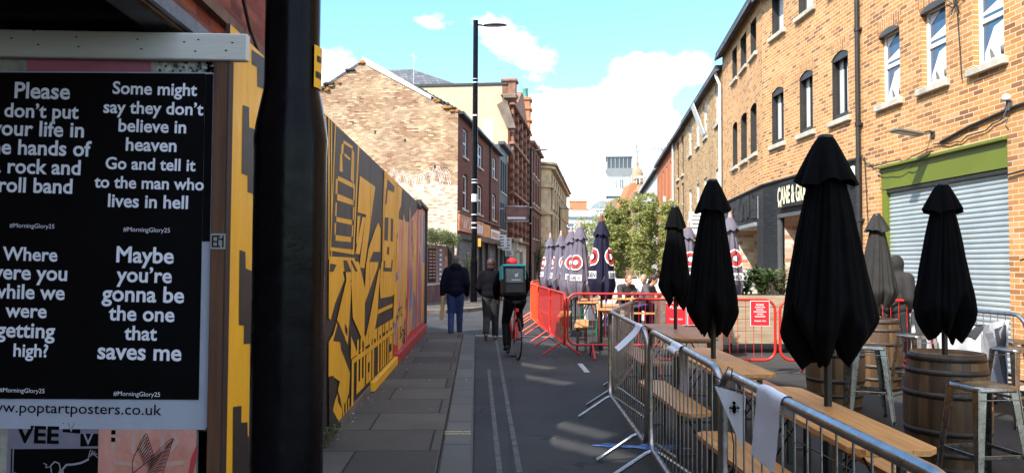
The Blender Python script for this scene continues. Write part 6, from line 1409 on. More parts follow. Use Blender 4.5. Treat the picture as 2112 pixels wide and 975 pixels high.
BARK = M('pale_bark', (.45, .42, .36), .8, var=.4, vs=8); BARKD = M('brown_bark', (.10, .07, .045), .9, var=.4, vs=8)
def leaves(mb, c, r, n, size, seed, m=0, flat=1.0, asp=.45, dens=None):
    random.seed(seed); k = 0
    while k < n:
        v = Vector((rnd(-1, 1), rnd(-1, 1), rnd(-1, 1)))
        if v.length > 1: continue
        p = Vector((c[0]+v.x*r[0], c[1]+v.y*r[1], c[2]+v.z*r[2]))
        if mnoise.noise(p*2.6+Vector((seed, 0, 0))) < (dens if dens is not None else -.12): k += .25; continue
        k += 1; d = Vector((rnd(-1, 1), rnd(-1, 1), rnd(-.6, .6))).normalized(); u = d.cross(Vector((rnd(-1, 1), rnd(-1, 1), rnd(-1, 1)))).normalized(); s_ = size*rnd(.6, 1.3)
        nn2 = d.cross(u)*s_*.12
        mb.faces([p-d*s_*.5, p+u*s_*asp*.5+nn2, p+d*s_*.5, p-u*s_*asp*.5+nn2], [(0, 1, 2), (0, 2, 3)], m)
def birch(loc, h, w_, label, seed, n=5200, group='birches in the white planters', size=.075, z0=.95):
    e = empty('birch_tree', loc, 0, label, 'tree', group); random.seed(seed)
    mb = MB(); P = [(0, 0, .0)]; 
    for i in range(1, 7): P.append((rnd(-.06, .06), rnd(-.06, .06), h*i/6.3))
    mb.tube(P, [.032*(1-i/8) for i in range(7)], 7)
    for i in range(16):
        z = rnd(z0, h*.92); a = rnd(0, 6.3); L_ = w_*.55*rnd(.5, 1); mb.tube([(0, 0, z), (L_*.5*math.cos(a), L_*.5*math.sin(a), z+.22), (L_*math.cos(a), L_*math.sin(a), z+.35)], [.011, .008, .003], 4)
    mb.build('trunk', BARK, e)
    mb = MB()
    for i in range(9):
        z = z0+(h-z0)*(i+.5)/9; ww = w_*.5*(1-.45*abs(i/8-.35)); cx = rnd(-.12, .12); leaves(mb, (cx, rnd(-.1, .1), z), (ww*rnd(.8, 1.15), ww*.8, (h-z0)/9*1.3), int(n/9), size, seed*13+i, 0, dens=-.06)
    for i in range(7): a = rnd(0, 6.3); leaves(mb, (w_*.4*math.cos(a), w_*.3*math.sin(a), rnd(z0+.6, h+.05)), (.2, .2, .25), 60, size, seed*31+i)
    mb.build('crown', LF1, e); return e
wp = empty('white_planter', (3.2, 21.9, 0), R(3), 'long white planter wall behind the seated people', 'planter')
mb = MB(); mb.bbox(-1.1, 2.4, -.35, .35, 0, 1.18, .02); mb.build('trough', M('white_painted_timber', (.78, .76, .70), .6, var=.05), wp); mb = MB(); mb.box(-1.0, 2.3, -.3, .3, 1.15, 1.185); mb.build('soil', BARKD, wp)
bl = ['birch nearest the dark navy umbrella', 'second birch in the white planter', 'middle birch of the leafy screen, the tallest', 'birch with open crown right of the middle of the screen', 'rightmost birch beside the slim black umbrella', 'low birch at the left end behind the umbrella tops', 'birch peeping over the pale umbrellas']
for i, (x, y, h, w_) in enumerate(((2.78, 22.1, 2.95, .75), (3.2, 22.3, 3.15, .75), (3.62, 22.0, 3.25, .8), (4.05, 22.4, 3.3, .75), (4.5, 22.1, 3.1, .75), (2.45, 25.5, 3.0, .9), (2.95, 26.6, 3.1, 1.1))): birch((x, y, 0 if i > 4 else .2), h, w_, bl[i], 40+i, n=9500 if i < 5 else 3200, z0=1.1 if i < 5 else .8)
pl = empty('timber_planter', (4.30, 13.9, 0), 0, 'big planter box of pale horizontal planks behind the red barrier', 'planter')
mb = MB()
for k in range(4):
    z = .17+k*.218; mb.bbox(-.85, .98, -.02, .02, z, z+.212, .005); mb.bbox(-.85, -.81, .02, .75, z, z+.212, .005); mb.bbox(.94, .98, .02, .75, z, z+.212, .005); mb.bbox(-.85, .98, .75, .79, z, z+.212, .005)
mb.build('plank_side', GREYWOOD, pl)
mb = MB(); mb.bbox(-.83, -.75, -.0, .07, 0, .17, .004); mb.bbox(.88, .96, 0, .07, 0, .17, .004); mb.bbox(-.83, -.75, .7, .77, 0, .17, .004); mb.bbox(.88, .96, .7, .77, 0, .17, .004); mb.build('foot', BARKD, pl)
mb = MB(); mb.box(-.81, .94, .02, .75, .85, .98); mb.build('soil', BARKD, pl)
pl2 = empty('timber_planter', (3.05, 12.9, 0), 0, 'greyer timber planter behind the slim black umbrella, with red notices on it', 'planter')
mb = MB()
for k in range(4): z = .16+k*.21; mb.bbox(-.55, .48, -.02, .02, z, z+.205, .005); mb.bbox(-.55, -.51, .02, .6, z, z+.205, .005); mb.bbox(.44, .48, .02, .6, z, z+.205, .005)
mb.build('plank_side', wood('grey_planks', (.12, .10, .08), (.24, .20, .16), (1, 1, 14), rough=.8), pl2); mb = MB(); mb.box(-.51, .44, .02, .6, .8, .93); mb.build('soil', BARKD, pl2)
def notice(loc, rz, w_, h, lines, label, mat=None, lw=.8, rowh=None):
    e = empty('notice', loc, rz, label, 'notice', 'red distancing notices'); mb = MB(); mb.bbox(-w_/2-.008, w_/2+.008, 0, .004, -.008, h+.008, .001); mb.build('backing', WHITEP, e)
    mb = MB(); mb.box(-w_/2, w_/2, -.0015, .0, 0, h); mb.build('print', M('notice_red', (.62, .015, .025), .5, var=.05), e)
    tm = MB()
    for s_, z, hh, ww in lines: text(s_, 1, 0, height=None, width=ww, bold=.02, X=plane_x((0, -.0030, z), (1, 0, 0), (0, 0, 1)), merge=tm)
    tm.build('lettering', WHITEP, e); return e
notice((3.56, 11.062, .715), 0, .262, .345, [('PLEASE', .285, .03, .11), ('MAINTAIN', .252, .03, .14), ('SOCIAL', .219, .03, .105), ('DISTANCING', .186, .03, .18), ('WHEN', .153, .03, .09), ('QUEUEING', .120, .03, .15), ('THANK YOU', .055, .03, .17)], 'red notice reading PLEASE MAINTAIN SOCIAL DISTANCING WHEN QUEUEING')
random.seed(77)
notice((2.74, 12.86, .58), 0, .33, .36, [('PLEASE WAIT', .30, .03, .22), ('HERE', .25, .03, .12), ('TO BE SEATED', .20, .03, .25), ('THANK YOU', .08, .03, .2)][:0]+[('PLEASE', .27, .03, .2), ('THANK YOU', .08, .03, .22)], 'left red notice half behind the slim black umbrella')
notice((3.12, 12.86, .58), 0, .36, .36, [('PLEASE', .27, .03, .2), ('THANK YOU', .08, .03, .22)], 'red notice between the two left black umbrellas')
def shrub(loc, label, seed, h, w_, mat, n, size, group='shrubs in the timber planter', asp=.35, name='shrub', stems=9):
    e = empty(name, loc, 0, label, 'plant', group); random.seed(seed); mb = MB(); lv = MB()
    for i in range(stems):
        a = rnd(0, 6.3); L_ = w_*.5*rnd(.2, 1); tip = Vector((L_*math.cos(a), L_*math.sin(a), h*rnd(.6, 1))); mb.tube([(0, 0, 0), tip*.5+Vector((0, 0, .05)), tip], [.012, .009, .004], 5)
        for k in range(int(n/stems)):
            q = rnd(.25, 1.0); p = tip*q; aa = rnd(0, 6.3); d = Vector((math.cos(aa), math.sin(aa), rnd(.1, .9))).normalized(); s_ = size*rnd(.7, 1.2); u = d.cross(Vector((0, 0, 1))).normalized()*s_*asp*.5; dn = Vector((0, 0, -.12*s_))
            lv.faces([p, p+d*s_*.4+u, p+d*s_+dn, p+d*s_*.4-u, p+d*s_*.45+Vector((0, 0, .05*s_))], [(0, 1, 4), (1, 2, 4), (2, 3, 4), (3, 0, 4)])
    mb.build('stem', BARKD, e); lv.build('foliage', mat, e); return e
for i, (x, hh, mt, nl, sz, lb) in enumerate(((3.65, .48, LF2, 300, .13, 'dark laurel at the left end of the timber planter'), (4.0, .55, LF3, 420, .13, 'grassy variegated plant in the timber planter'), (4.32, .55, LF2, 340, .14, 'dark glossy shrub in the middle of the timber planter'), (4.66, .64, LF2, 360, .15, 'laurel with pale edged leaves beside the big umbrella'), (4.98, .6, LF3, 360, .13, 'yellow green shrub at the right end of the timber planter'))):
    shrub((x, 14.25, .96), lb, 60+i, hh, .55, mt, nl, sz)
e = empty('ornamental_grass', (4.0, 14.1, .96), 0, 'arching tawny grass blades rising from the timber planter', 'plant'); mb = MB(); random.seed(19)
for i in range(110):
    a = rnd(0, 6.3); L_ = rnd(.12, .42); z = rnd(.3, .62); mb.tube([(rnd(-.03, .03), rnd(-.03, .03), 0), (L_*.4*math.cos(a), L_*.4*math.sin(a), z), (L_*math.cos(a), L_*math.sin(a), z*.75)], [.004, .003, .001], 3)
mb.build('blades', leafmat('tawny_grass', (.20, .16, .07), (.38, .33, .16)), e)
shrub((4.75, 14.1, .96), 'few small red flowers in the planter beside the biggest umbrella', 91, .36, .25, LF4, 16, .07, stems=5, name='flowering_plant')
shrub((3.3, 13.2, .9), 'bare twiggy shrub beside the slim black umbrella', 95, .62, .6, LF3, 70, .06, stems=16, group='shrubs in the grey planter')
# climbers over the painted wall
def climber(loc, rz, L_, label, seed, n=2600, hh=.42, drop=.5):
    e = empty('climbing_plant', loc, rz, label, 'plant'); mb = MB(); lv = MB(); random.seed(seed)
    for i in range(int(L_*9)):
        x = rnd(0, L_); P = [(x, rnd(-.1, .2), -.1)]; dx = rnd(-.3, .3); up = rnd(.1, hh); P += [(x+dx*.5, -.15, up), (x+dx, -.35, up*.6-rnd(0, drop))]; mb.tube(P, [.012, .008, .003], 4)
        leaves(lv, (x+dx*.6, -.2, up*.5), (.28, .25, .28), int(n/(L_*9)), .09, seed+i, dens=-.3)
    mb.build('stem', BARKD, e); lv.build('foliage', LF3, e); return e
climber((-3.30, 28.9, 2.45), math.atan2(7.9, 1.05), 5.2, 'leafy climber tumbling over the painted wall below the gable', 70, n=3400, hh=.55)
shrub((-1.95, 33.6, .1), 'scruffy dark bush between the banded lamp and the shopfronts', 72, 2.1, 1.2, LF3, 700, .13, stems=26, group='bushes by the gable')
shrub((-1.62, 31.4, .1), 'thin leafy stems just behind the banded lamp post', 73, 2.3, .5, LF3, 200, .12, stems=10, group='bushes by the gable')
shrub((GC.x+.122*34+.35, 34.5+34, .1), 'rounded dark bush in front of the dark red building', 74, 4.1, 2.2, LF2, 900, .3, stems=26, group='bushes by the gable')
for i in range(3): shrub((-1.50-.02*i, 6.3+i*.25, .08), ['small weed at the foot of the mural hoarding, nearest the post', 'middle weed at the foot of the mural hoarding', 'tiny weed at the foot of the hoarding, farthest from the post'][i], 80+i, .16-.03*i, .2, LF2, 60, .05, stems=9, group='weeds along the hoarding', name='weed')
random.seed(33)
mb = MB()
for i in range(140):
    y = rnd(6.5, 16.8); x = HX(y)+rnd(.02, .16) if i < 110 else KX(y)-rnd(.1, 1.0); s_ = rnd(.006, .02); z = .084 if i < 110 else .087
    mb.poly([(x+s_*math.cos(k*PI/3)*rnd(.5, 1), y+s_*1.3*math.sin(k*PI/3), z+.0003*(i % 9)) for k in range(6)], i % 3 == 0)
o_ = mb.build('leaf_litter', [M('dry_leaf', (.22, .15, .07), .8, var=.5), M('litter_pale', (.45, .43, .38), .8)]); tag(o_, 'scattered dry leaves and paper bits along the hoarding foot', 'litter', kind='stuff')

# banner on the right silver barrier
bn = empty('banner', (5.10, 9.75, 0), math.atan2(-1.75, .085), 'grey and white printed banner tied along the silver barrier by the shutter', 'banner')
mb = MB(); nx, nz_ = 30, 14; L_ = 1.75
def bpt(u, v): # u along, v up
    sag = .10*math.sin(PI*u)*(v)+.06*(1-v)*math.sin(7*u); return (u*L_, -.03-.03*math.sin(u*19+v*3)*(1-.4*v)-.02*mnoise.noise(Vector((u*6, v*4, 3))), .22+.80*v-sag)
mb.faces([bpt(i/nx, j/nz_) for j in range(nz_+1) for i in range(nx+1)], [(j*(nx+1)+i, j*(nx+1)+i+1, (j+1)*(nx+1)+i+1, (j+1)*(nx+1)+i) for j in range(nz_) for i in range(nx)], 0, True)
mb.build('cloth', M('banner_white', (.62, .62, .64), .6, var=.05), bn)
def bshape(P, m, mb, off=.006):
    # triangulate as fan in small steps over the cloth
    n = len(P); c = (sum(p[0] for p in P)/n, sum(p[1] for p in P)/n)
    for i in range(n):
        a, b = P[i], P[(i+1) % n]
        for q in range(4):
            t0, t1 = q/4, (q+1)/4
            f = lambda p, t: (c[0]+(p[0]-c[0])*t, c[1]+(p[1]-c[1])*t)
            q4 = [bpt(*f(a, t0)), bpt(*f(a, t1)), bpt(*f(b, t1)), bpt(*f(b, t0))]
            mb.poly([(x, y-off, z) for x, y, z in (q4 if q else q4[1:])], m)
mb = MB(); GM = [M('banner_charcoal', (.05, .05, .055), .6), M('banner_grey', (.25, .25, .27), .6), M('banner_red', (.55, .02, .03), .6)]
bshape([(0, 0), (.0, .99), (.08, .99), (.16, .6), (.12, .2)], 0, mb); bshape([(.20, .99), (.30, .7), (.26, .35), (.22, .6)], 2, mb); bshape([(.3, .3), (.36, .05), (.44, .02), (.40, .4)], 0, mb)
bshape([(.52, .99), (.78, .99), (.70, .74), (.55, .68)], 0, mb); bshape([(.74, .97), (.98, .99), (.98, .02), (.90, .05), (.84, .35), (.78, .30), (.74, .62)], 1, mb); bshape([(.47, .42), (.55, .10), (.60, .05), (.56, .48)], 0, mb); bshape([(.62, .3), (.66, .05), (.72, .02), (.66, .42)], 1, mb)
bshape([(.90, .9), (.99, .95), (.99, .1), (.94, .3)], 0, mb, .009)
mb.build('printed_pattern', GM, bn)

# ------------------------------------------------------------------ people
def capsule(mb, p0, r0, p1, r1, n=14, fl=1.0):
    p0 = Vector(p0); p1 = Vector(p1); d = p1-p0; L_ = d.length or 1e-4; X = Matrix.Translation(p0) @ d.to_track_quat('Z', 'X').to_matrix().to_4x4()
    old = mb.X; mb.X = old @ X; prof = [(r0*math.sin(a), -r0*math.cos(a)) for a in [PI/2*i/4 for i in range(1, 5)]]+[(r1*math.cos(a), L_+r1*math.sin(a)) for a in [PI/2*i/4 for i in range(0, 4)]]
    mb.lathe([(0, -r0)]+prof+[(0, L_+r1)], n); mb.X = old
def ell(mb, c, r, rot=None, n=18):
    old = mb.X; mb.X = old @ Matrix.Translation(c) @ (rot or Matrix.Identity(4)) @ Matrix.Diagonal((r[0], r[1], r[2], 1)); mb.lathe([(math.sin(PI*i/12), -math.cos(PI*i/12)) for i in range(13)], n); mb.X = old
def fuse(mb, name, mat, parent, vox=.016, smooth=6, extra=None):
    me = bpy.data.meshes.new('t'); me.from_pydata(mb.v, [], mb.f); o = bpy.data.objects.new('t', me); C.objects.link(o)
    md = o.modifiers.new('r', 'REMESH'); md.mode = 'VOXEL'; md.voxel_size = vox; md.use_smooth_shade = True
    ms = o.modifiers.new('s', 'SMOOTH'); ms.factor = .5; ms.iterations = smooth
    dg = bpy.context.evaluated_depsgraph_get(); dg.update(); m2 = bpy.data.meshes.new_from_object(o.evaluated_get(dg)); bpy.data.objects.remove(o)
    if extra:   # fingers and facial details rooted inside the body surface
        nv = MB(); nv.v = [tuple(v.co) for v in m2.vertices]; nv.f = [tuple(p.vertices) for p in m2.polygons]; nv.m = [0]*len(nv.f); nv.s = [True]*len(nv.f)
        i0 = len(nv.v); nv.v += extra.v; nv.f += [tuple(i0+k for k in f) for f in extra.f]; nv.m += extra.m; nv.s += extra.s
        return nv.build(name, mat, parent, uv=False)
    m2.materials.append(mat); m2.name = name; q = bpy.data.objects.new(name, m2); C.objects.link(q); setpar(q, parent); return q
def hand(mb, ex, wrist, dirv, side, curl=.6):
    d = Vector(dirv).normalized(); w_ = Vector(wrist); inw = Vector((side, 0, 0)); fwd = d.cross(inw).normalized(); palm = w_+d*.05
    ell(mb, palm, (.020, .042, .050), d.to_track_quat('Z', 'X').to_matrix().to_4x4())
    for i, ln in enumerate((.065, .074, .070, .055)):
        b = palm+d*.03+fwd*(.028-.019*i); k1 = b+(d+inw*curl*.25).normalized()*ln*.5; k2 = k1+(d+inw*curl).normalized()*ln*.5
        ex.tube([b-d*.015, k1, k2], [.009, .0085, .006], 6)
    b = palm+fwd*.03; ex.tube([b-fwd*.01, b+fwd*.025+d*.02, b+fwd*.025+d*.05+inw*.01], [.011, .010, .007], 6)
def head(mb, ex, c, look=0, tilt=0, s_=1.0):
    Rm = Matrix.Rotation(look, 4, 'Z') @ Matrix.Rotation(-tilt, 4, 'X'); X = Matrix.Translation(c) @ Rm @ Matrix.Diagonal((s_, s_, s_, 1)); old = mb.X
    mb.X = X; ell(mb, (0, -.005, .02), (.076, .094, .105)); ell(mb, (0, .025, -.045), (.056, .062, .070)); ell(mb, (0, .05, -.085), (.032, .032, .025)); ell(mb, (0, .098, -.02), (.012, .020, .022)); ell(mb, (0, .088, -.062), (.024, .014, .010)); 
    for q in (-1, 1): ell(mb, (q*.078, -.002, -.01), (.010, .018, .030))
    mb.X = old
    ex2 = MB(); ex2.X = X
    for q in (-1, 1): ell(ex2, (q*.030, .083, .005), (.012, .008, .008))
    return ex2, X
HAIRB = M('brown_hair', (.028, .012, .008), .6, var=.4, vs=20, bump=.5, bs=60); HAIRG = M('greying_hair', (.10, .085, .075), .7, var=.4, vs=20, bump=.5, bs=60)
EYE = M('dark_eye', (.02, .015, .012), .2)
def person(label, loc, rz, J, clothes, hair, look=0, tilt=0, hs=1.0, female=False):
    e = empty('person', loc, rz, label, 'person'); mb = MB(); ex = MB(); V = {k: Vector(v) for k, v in J.items()}
    pel, che, nek = V['pelvis'], V['chest'], V['neck']; hd_ = V['head']
    eyes, X = head(mb, ex, hd_, look, tilt, hs)
    capsule(mb, nek-Vector((0, 0, .05)), .058, hd_-Vector((0, .01, .07)), .052)
    rot = (nek-pel).to_track_quat('Z', 'Y').to_matrix().to_4x4()
    ell(mb, che, (.165, .105, .17), None); capsule(mb, pel, .13, che, .13); ell(mb, pel, (.16, .11, .12))
    for s_, q in (('l', -1), ('r', 1)):
        sh, el, wr, hp, kn, an = V['sh'+s_], V['el'+s_], V['wr'+s_], V['hp'+s_], V['kn'+s_], V['an'+s_]
        capsule(mb, nek-Vector((0, 0, .04)), .05, sh, .055); capsule(mb, sh, .055, el, .042); capsule(mb, el, .041, wr, .028); hand(mb, ex, wr, wr-el, -q)
        capsule(mb, hp, .088, kn, .055); capsule(mb, kn, .054, an, .038); tv = V['to'+s_]; capsule(mb, an-Vector((0, 0, .02)), .036, tv, .026)
    fuse(mb, 'body', SKIN, e, extra=ex); eyes.build('eye', EYE, e, uv=False)
    def pieces(kind, mat, name, grow, **k):
        m = MB()
        if kind == 'top':
            low = pel.lerp(che, k.get('low', -.10)); ell(m, pel+Vector((0, 0, .03)), (.180+grow, .140+grow, .12)); ell(m, che+Vector((0, 0, .02)), (.185+grow, .12+grow, .19+grow)); ell(m, pel.lerp(che, .45), (.165+grow, .125+grow, .20+grow)); ell(m, low+Vector((0, 0, .05)), (.170+grow, .125+grow, .10))
            for s_ in 'lr':
                capsule(m, nek-Vector((0, 0, .05)), .065+grow, V['sh'+s_], .068+grow); capsule(m, V['sh'+s_], .068+grow, V['el'+s_], .055+grow); capsule(m, V['el'+s_], .055+grow, V['wr'+s_], .040+grow*.7)
            if k.get('hood'): ell(m, nek+Vector((0, -.08, .03)), (.13, .075, .085))
            if k.get('hoodup'): ell(m, hd_+Vector((0, -.02, .0)), (.105, .115, .14)); capsule(m, nek, .1, hd_-Vector((0, .01, .06)), .095)
        if kind == 'bottom':
            ell(m, pel+Vector((0, 0, .01)), (.176+grow, .134+grow, .13))
            for s_ in 'lr': capsule(m, V['hp'+s_], .108+grow, V['kn'+s_], .076+grow); capsule(m, V['kn'+s_], .074+grow, V['an'+s_]+Vector((0, 0, .02)), .062+grow)
        if kind == 'shoe':
            for s_ in 'lr':
                m = MB(); an, tv = V['an'+s_], V['to'+s_]; d = tv-an; capsule(m, an-Vector((0, 0, .025))-Vector((d.x, d.y, 0))*.25, .043, tv-Vector((0, 0, .0)), .036); capsule(m, an, .046, an-Vector((0, 0, .03)), .045); fuse(m, name, mat, e, .012, 3)
            return
        return fuse(m, name, mat, e, .02, k.get('sm', 5))
    for c_ in clothes: pieces(c_[0], c_[1], c_[2], c_[3], **(c_[4] if len(c_) > 4 else {}))
    if hair:
        m = MB(); m.X = X
        if hair[0] == 'short': ell(m, (0, -.022, .035), (.084, .092, .098)); ell(m, (0, -.055, -.02), (.068, .055, .065))
        if hair[0] == 'long': ell(m, (0, -.022, .035), (.092, .100, .104)); ell(m, (0, -.07, -.06), (.095, .060, .12)); ell(m, (0, -.075, -.17), (.09, .045, .12))
        if hair[0] == 'bob': ell(m, (0, -.02, .03), (.098, .108, .110)); ell(m, (0, -.04, -.05), (.092, .075, .085))
        if hair[0] == 'cap': ell(m, (0, -.01, .045), (.098, .110, .098)); ell(m, (0, -.04, -.02), (.090, .085, .07))
        fuse(m, hair[2], hair[1], e, .012, 3)
    return e
def walk(h, stride=.30, arm=.12, lift=0, lean=0.02, w_=.09):
    k = h/1.75
    J = dict(pelvis=(0, 0, .95), chest=(0, lean, 1.27), neck=(0, lean+.01, 1.47), head=(0, lean+.035, 1.63), shl=(-.185, lean, 1.41), shr=(.185, lean, 1.41), ell=(-.245, -.07, 1.13), elr=(.245, -.03, 1.13), wrl=(-.255, arm*.2, .90), wrr=(.25, arm, .90),
             hpl=(-w_, 0, .90), hpr=(w_, 0, .90), knl=(-w_-.005, .06, .49), knr=(w_, .10, .50), anl=(-w_, -stride*.65, .10+lift), anr=(w_, stride*.6, .09), tol=(-w_-.01, -stride*.65+.15, .035), tor=(w_+.01, stride*.6+.16, .035))
    if lift: J['tol'] = (-w_-.01, -stride*.65+.08, .03); 
    return {a: (b[0]*k, b[1]*k, b[2]*k) for a, b in J.items()}
DNAVY = M('dark_navy_jacket', (.004, .005, .014), .8, var=.3, bump=.4, bs=12, spec=.1); JEANS = M('blue_jeans', (.018, .04, .13), .85, var=.4, vs=6, bump=.3, bs=15); BLKJ = M('black_jacket', (.0035, .0035, .006), .85, var=.3, bump=.35, bs=12, spec=.08); GTR = M('grey_trousers', (.022, .021, .023), .85, var=.4, vs=8, bump=.3, bs=15); SHOEB = M('black_shoe', (.008, .008, .008), .5); SHOET = M('tan_boot', (.30, .20, .11), .7, var=.3)
LEGG = M('black_leggings', (.004, .004, .005), .7, var=.3, spec=.15); REDH = M('red_helmet_cover', (.62, .015, .02), .5)
J = walk(1.76, .26); J['ell'] = (-.27, -.03, 1.14); J['wrl'] = (-.29, .0, .90)
person('man walking away in a dark navy hooded jacket and blue jeans, carrying a flat board', (-1.23, 16.88, .0), R(3), J, [('bottom', JEANS, 'jeans', .004), ('shoe', SHOEB, 'shoe', 0), ('top', DNAVY, 'jacket', .024, dict(hood=True, low=-.22))], ('short', HAIRG, 'hair'))
e = empty('carried_board', (-1.23-.30, 16.90, .36), R(2), 'slim pale wooden board held upright in the walking man\'s left hand', 'board'); mb = MB(); mb.X = Matrix.Rotation(R(4), 4, 'Y'); mb.bbox(-.035, .03, -.20, .22, .0, .52, .006); mb.build('panel', M('cardboard_edge', (.42, .30, .15), .7, var=.3), e)
J = walk(1.68, .30, lift=.07, w_=.085); J['ell'] = (-.25, .0, 1.08); J['wrl'] = (-.20, .10, .97); J['wrr'] = (.225, .10, .95); J['elr'] = (.25, -.04, 1.12)
person('woman walking away in a short black jacket and grey trousers, lifting one tan boot', (-.43, 15.98, 0), R(-3), J, [('bottom', GTR, 'trousers', .008), ('shoe', SHOET, 'boot', 0), ('top', BLKJ, 'jacket', .022, dict(low=-.02))], ('bob', HAIRB, 'hair'))
# cyclist and bicycle: bicycle local +y forward
cb = (.02, 13.22, 0); cz = R(10)
bk = empty('bicycle', cb, cz, 'red framed road bicycle being ridden away up the street', 'bicycle'); REDF = M('red_bike_frame', (.50, .02, .02), .3)
def wheel(y, name='wheel'):
    e2 = None; mb = MB(); mb.tube([(0, y+.335*math.cos(2*PI*k/40), .34+.335*math.sin(2*PI*k/40)) for k in range(40)], .0135, 8, closed=True); ty = mb.build(name, RUBBER, bk)
    mb = MB(); mb.tube([(0, y+.315*math.cos(2*PI*k/40), .34+.315*math.sin(2*PI*k/40)) for k in range(40)], .009, 6, closed=True)
    for k in range(20): a = 2*PI*k/20; mb.tube([((-.02 if k % 2 else .02), y, .34), (0, y+.31*math.cos(a), .34+.31*math.sin(a))], .0014, 3, caps=False)
    mb.tube([(-.05, y, .34), (.05, y, .34)], .018, 8); mb.build('rim', GUTTER, ty)
wheel(-.49); wheel(.52)
mb = MB(); A_, B_, Cc, D_ = (0, -.06, .29), (0, -.22, .80), (0, .36, .82), (0, .38, .70)
for a, b, r_ in ((A_, B_, .016), (B_, Cc, .015), (A_, D_, .018), (Cc, D_, .018), ((.0, -.49, .34), (0, -.21, .76), .010), ((.05, -.49, .34), (.02, -.06, .29), .010), ((-.05, -.49, .34), (-.02, -.06, .29), .010), ((.03, -.49, .34), (.012, -.20, .74), .009), ((-.03, -.49, .34), (-.012, -.20, .74), .009)): mb.tube([a, b], r_, 8)
mb.tube([(.04, .52, .34), (.03, .40, .66), (0, .38, .70)], .011, 6); mb.tube([(-.04, .52, .34), (-.03, .40, .66), (0, .38, .70)], .011, 6); mb.build('frame', REDF, bk)
mb = MB(); mb.tube([(0, .36, .82), (0, .35, .93)], .013, 6); mb.tube([(-.25, .34, .95), (0, .38, .95), (.25, .34, .95)], .012, 6); mb.build('handlebar', GUTTER, bk)
mb = MB(); mb.tube([B_, (0, -.25, .93)], .013, 8); mb.prism([(-.065, -.36, .93), (.065, -.36, .93), (.02, -.10, .94), (-.02, -.10, .94)], (0, 0, .035)); mb.build('saddle', RUBBER, bk)
mb = MB(); mb.tube([(-.05, -.06, .29), (-.07, -.09, .12), (-.13, -.09, .12)], .01, 6); mb.tube([(.05, -.06, .29), (.07, -.03, .46), (.13, -.03, .46)], .01, 6); mb.lathe([(0, 0), (.09, 0)], 16); mb.build('crank', GUTTER, bk)
mb = MB(); mb.bbox(-.03, .03, -.42, -.40, .78, .84, .006); mb.build('rear_light', CRED, bk)
J = dict(pelvis=(0, -.22, 1.02), chest=(0, -.02, 1.28), neck=(0, .07, 1.44), head=(0, .13, 1.545), shl=(-.18, .05, 1.39), shr=(.18, .05, 1.39), ell=(-.25, .17, 1.18), elr=(.25, .17, 1.18), wrl=(-.23, .32, 1.0), wrr=(.23, .32, 1.0),
         hpl=(-.095, -.22, .96), hpr=(.095, -.22, .96), knl=(-.12, .02, .58), knr=(.12, .12, .78), anl=(-.125, -.12, .20), anr=(.12, -.08, .50), tol=(-.13, .02, .13), tor=(.13, .06, .45))
person('cyclist in black riding away, wearing a red hat and a square delivery bag', cb, cz, J, [('bottom', LEGG, 'leggings', .0), ('shoe', SHOEB, 'shoe', 0), ('top', BLKJ, 'jacket', .03, dict(low=-.05))], ('cap', REDH, 'hat'), hs=1.0)
bg_ = empty('delivery_bag', (cb[0]+.0, cb[1]-.24, 1.04), cz, 'square turquoise topped thermal delivery bag on the cyclist\'s back', 'bag')
TEAL = M('turquoise_fabric', (.03, .42, .45), .6, var=.1); 
mb = MB(); mb.X = Matrix.Rotation(R(-6), 4, 'X'); mb.bbox(-.195, .195, -.19, .17, 0, .50, .05); mb.build('bag_body', M('black_bag_fabric', (.012, .014, .016), .6, var=.2), bg_)
mb = MB(); mb.X = Matrix.Rotation(R(-6), 4, 'X'); mb.bbox(-.20, .20, -.16, .18, .46, .515, .02); mb.bbox(-.20, .20, -.20, -.15, .475, .515, .015); mb.bbox(-.202, -.172, -.15, .17, .26, .49, .012); mb.bbox(.172, .202, -.15, .17, .26, .49, .012); mb.build('lid', TEAL, bg_)
mb = MB(); mb.X = Matrix.Rotation(R(-6), 4, 'X'); mb.bbox(-.155, .145, -.215, -.185, .20, .44, .02); pk_ = mb.build('pocket', M('reflective_grey', (.12, .12, .12), .4, .2, var=.3), bg_)
mb = MB(); mb.X = Matrix.Rotation(R(-6), 4, 'X'); mb.poly([(.0, -.2165, .30), (.05, -.2165, .31), (.06, -.2165, .38), (.03, -.2165, .35), (.0, -.2165, .36)]); mb.bbox(-.06, .1, -.2168, -.2158, .245, .262, .0005); mb.build('emblem', PALEPANE, pk_)
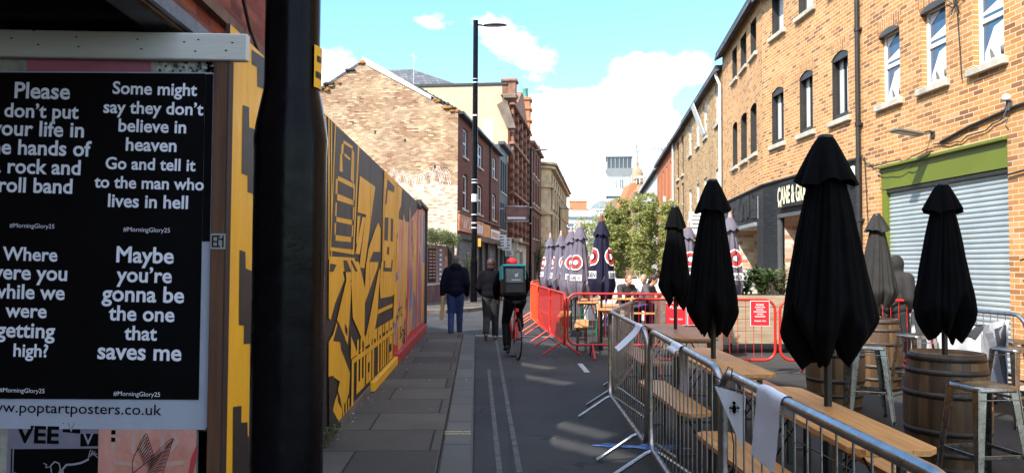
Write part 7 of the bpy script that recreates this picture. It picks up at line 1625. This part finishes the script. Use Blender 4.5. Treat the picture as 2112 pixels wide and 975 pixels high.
# seated group at the blue table
def sit(h=1.7, leanf=.12, head_f=.1):
    return dict(pelvis=(0, 0, .56), chest=(0, leanf, .88), neck=(0, leanf+.05, 1.07), head=(0, leanf+.05+head_f, 1.21), shl=(-.18, leanf+.03, 1.01), shr=(.18, leanf+.03, 1.01), ell=(-.23, leanf+.13, .80), elr=(.23, leanf+.13, .80), wrl=(-.10, leanf+.33, .83), wrr=(.12, leanf+.33, .83),
                hpl=(-.09, .02, .54), hpr=(.09, .02, .54), knl=(-.11, .42, .52), knr=(.11, .42, .52), anl=(-.11, .45, .10), anr=(.11, .40, .10), tol=(-.11, .60, .035), tor=(.11, .55, .035))
GSUIT = M('charcoal_suit', (.03, .028, .030), .8, var=.2); GJK = M('grey_jacket', (.07, .072, .08), .8, var=.25, bump=.3, bs=12); WSH = M('white_shirt', (.72, .70, .68), .7, var=.05)
p1_ = person('seated young person in a dark suit jacket with short reddish hair', (2.80, 19.5, 0), R(205), sit(leanf=.14), [('bottom', GSUIT, 'trousers', .0), ('shoe', SHOEB, 'shoe', 0), ('top', GSUIT, 'jacket', .02)], ('short', M('auburn_hair', (.16, .06, .035), .6, var=.3), 'hair'), look=.2)
p2_ = person('seated woman with long brown hair in a grey jacket leaning over the table', (3.17, 19.3, 0), R(235), sit(leanf=.24, head_f=.14), [('bottom', JEANS, 'jeans', .0), ('shoe', WHITEP, 'trainer', 0), ('top', GJK, 'jacket', .02)], ('long', HAIRB, 'hair'), look=-.1, tilt=.5)
p3_ = person('person in a white top seated beyond the long haired woman', (3.50, 19.7, 0), R(150), sit(leanf=.2), [('bottom', JEANS, 'jeans', .0), ('shoe', SHOEB, 'shoe', 0), ('top', WSH, 'shirt', .02)], ('short', M('fair_hair', (.30, .20, .12), .6), 'hair'), tilt=.3)
J = walk(1.72, .05)
p4_ = person('person in a brown-grey hooded top standing behind the charcoal umbrella', (5.62, 11.3, .0), R(-60), J, [('bottom', GTR, 'trousers', .006), ('shoe', SHOEB, 'shoe', 0), ('top', M('taupe_hoodie', (.016, .014, .013), .85, var=.2, bump=.3, bs=10), 'hooded_top', .03, dict(hoodup=True))], None, tilt=.6)
for i, (x, y, mt, lb) in enumerate(((2.7, 18.6, WSH, 'white cup on the blue-legged table'), (3.5, 18.7, ORF, 'orange pot on the blue-legged table'))):
    e = empty('cup', (x, y, .77), 0, lb, 'cup'); mb = MB(); mb.lathe([(.03, 0), (.04, .10), (.036, .10), (.028, .01), (0, .01)], 16); mb.build('bowl', mt, e)
for i, (x, y, lb) in enumerate(((1.72, 17.2, 'small orange sauce bottle on the green-legged table'), (1.62, 20.0, 'orange sauce bottle on the farthest table'))):
    e = empty('bottle', (x, y, .77), 0, lb, 'bottle'); mb = MB(); mb.lathe([(.03, 0), (.03, .12), (.012, .16), (.01, .2), (0, .2)], 14); mb.build('glass', ORM, e)
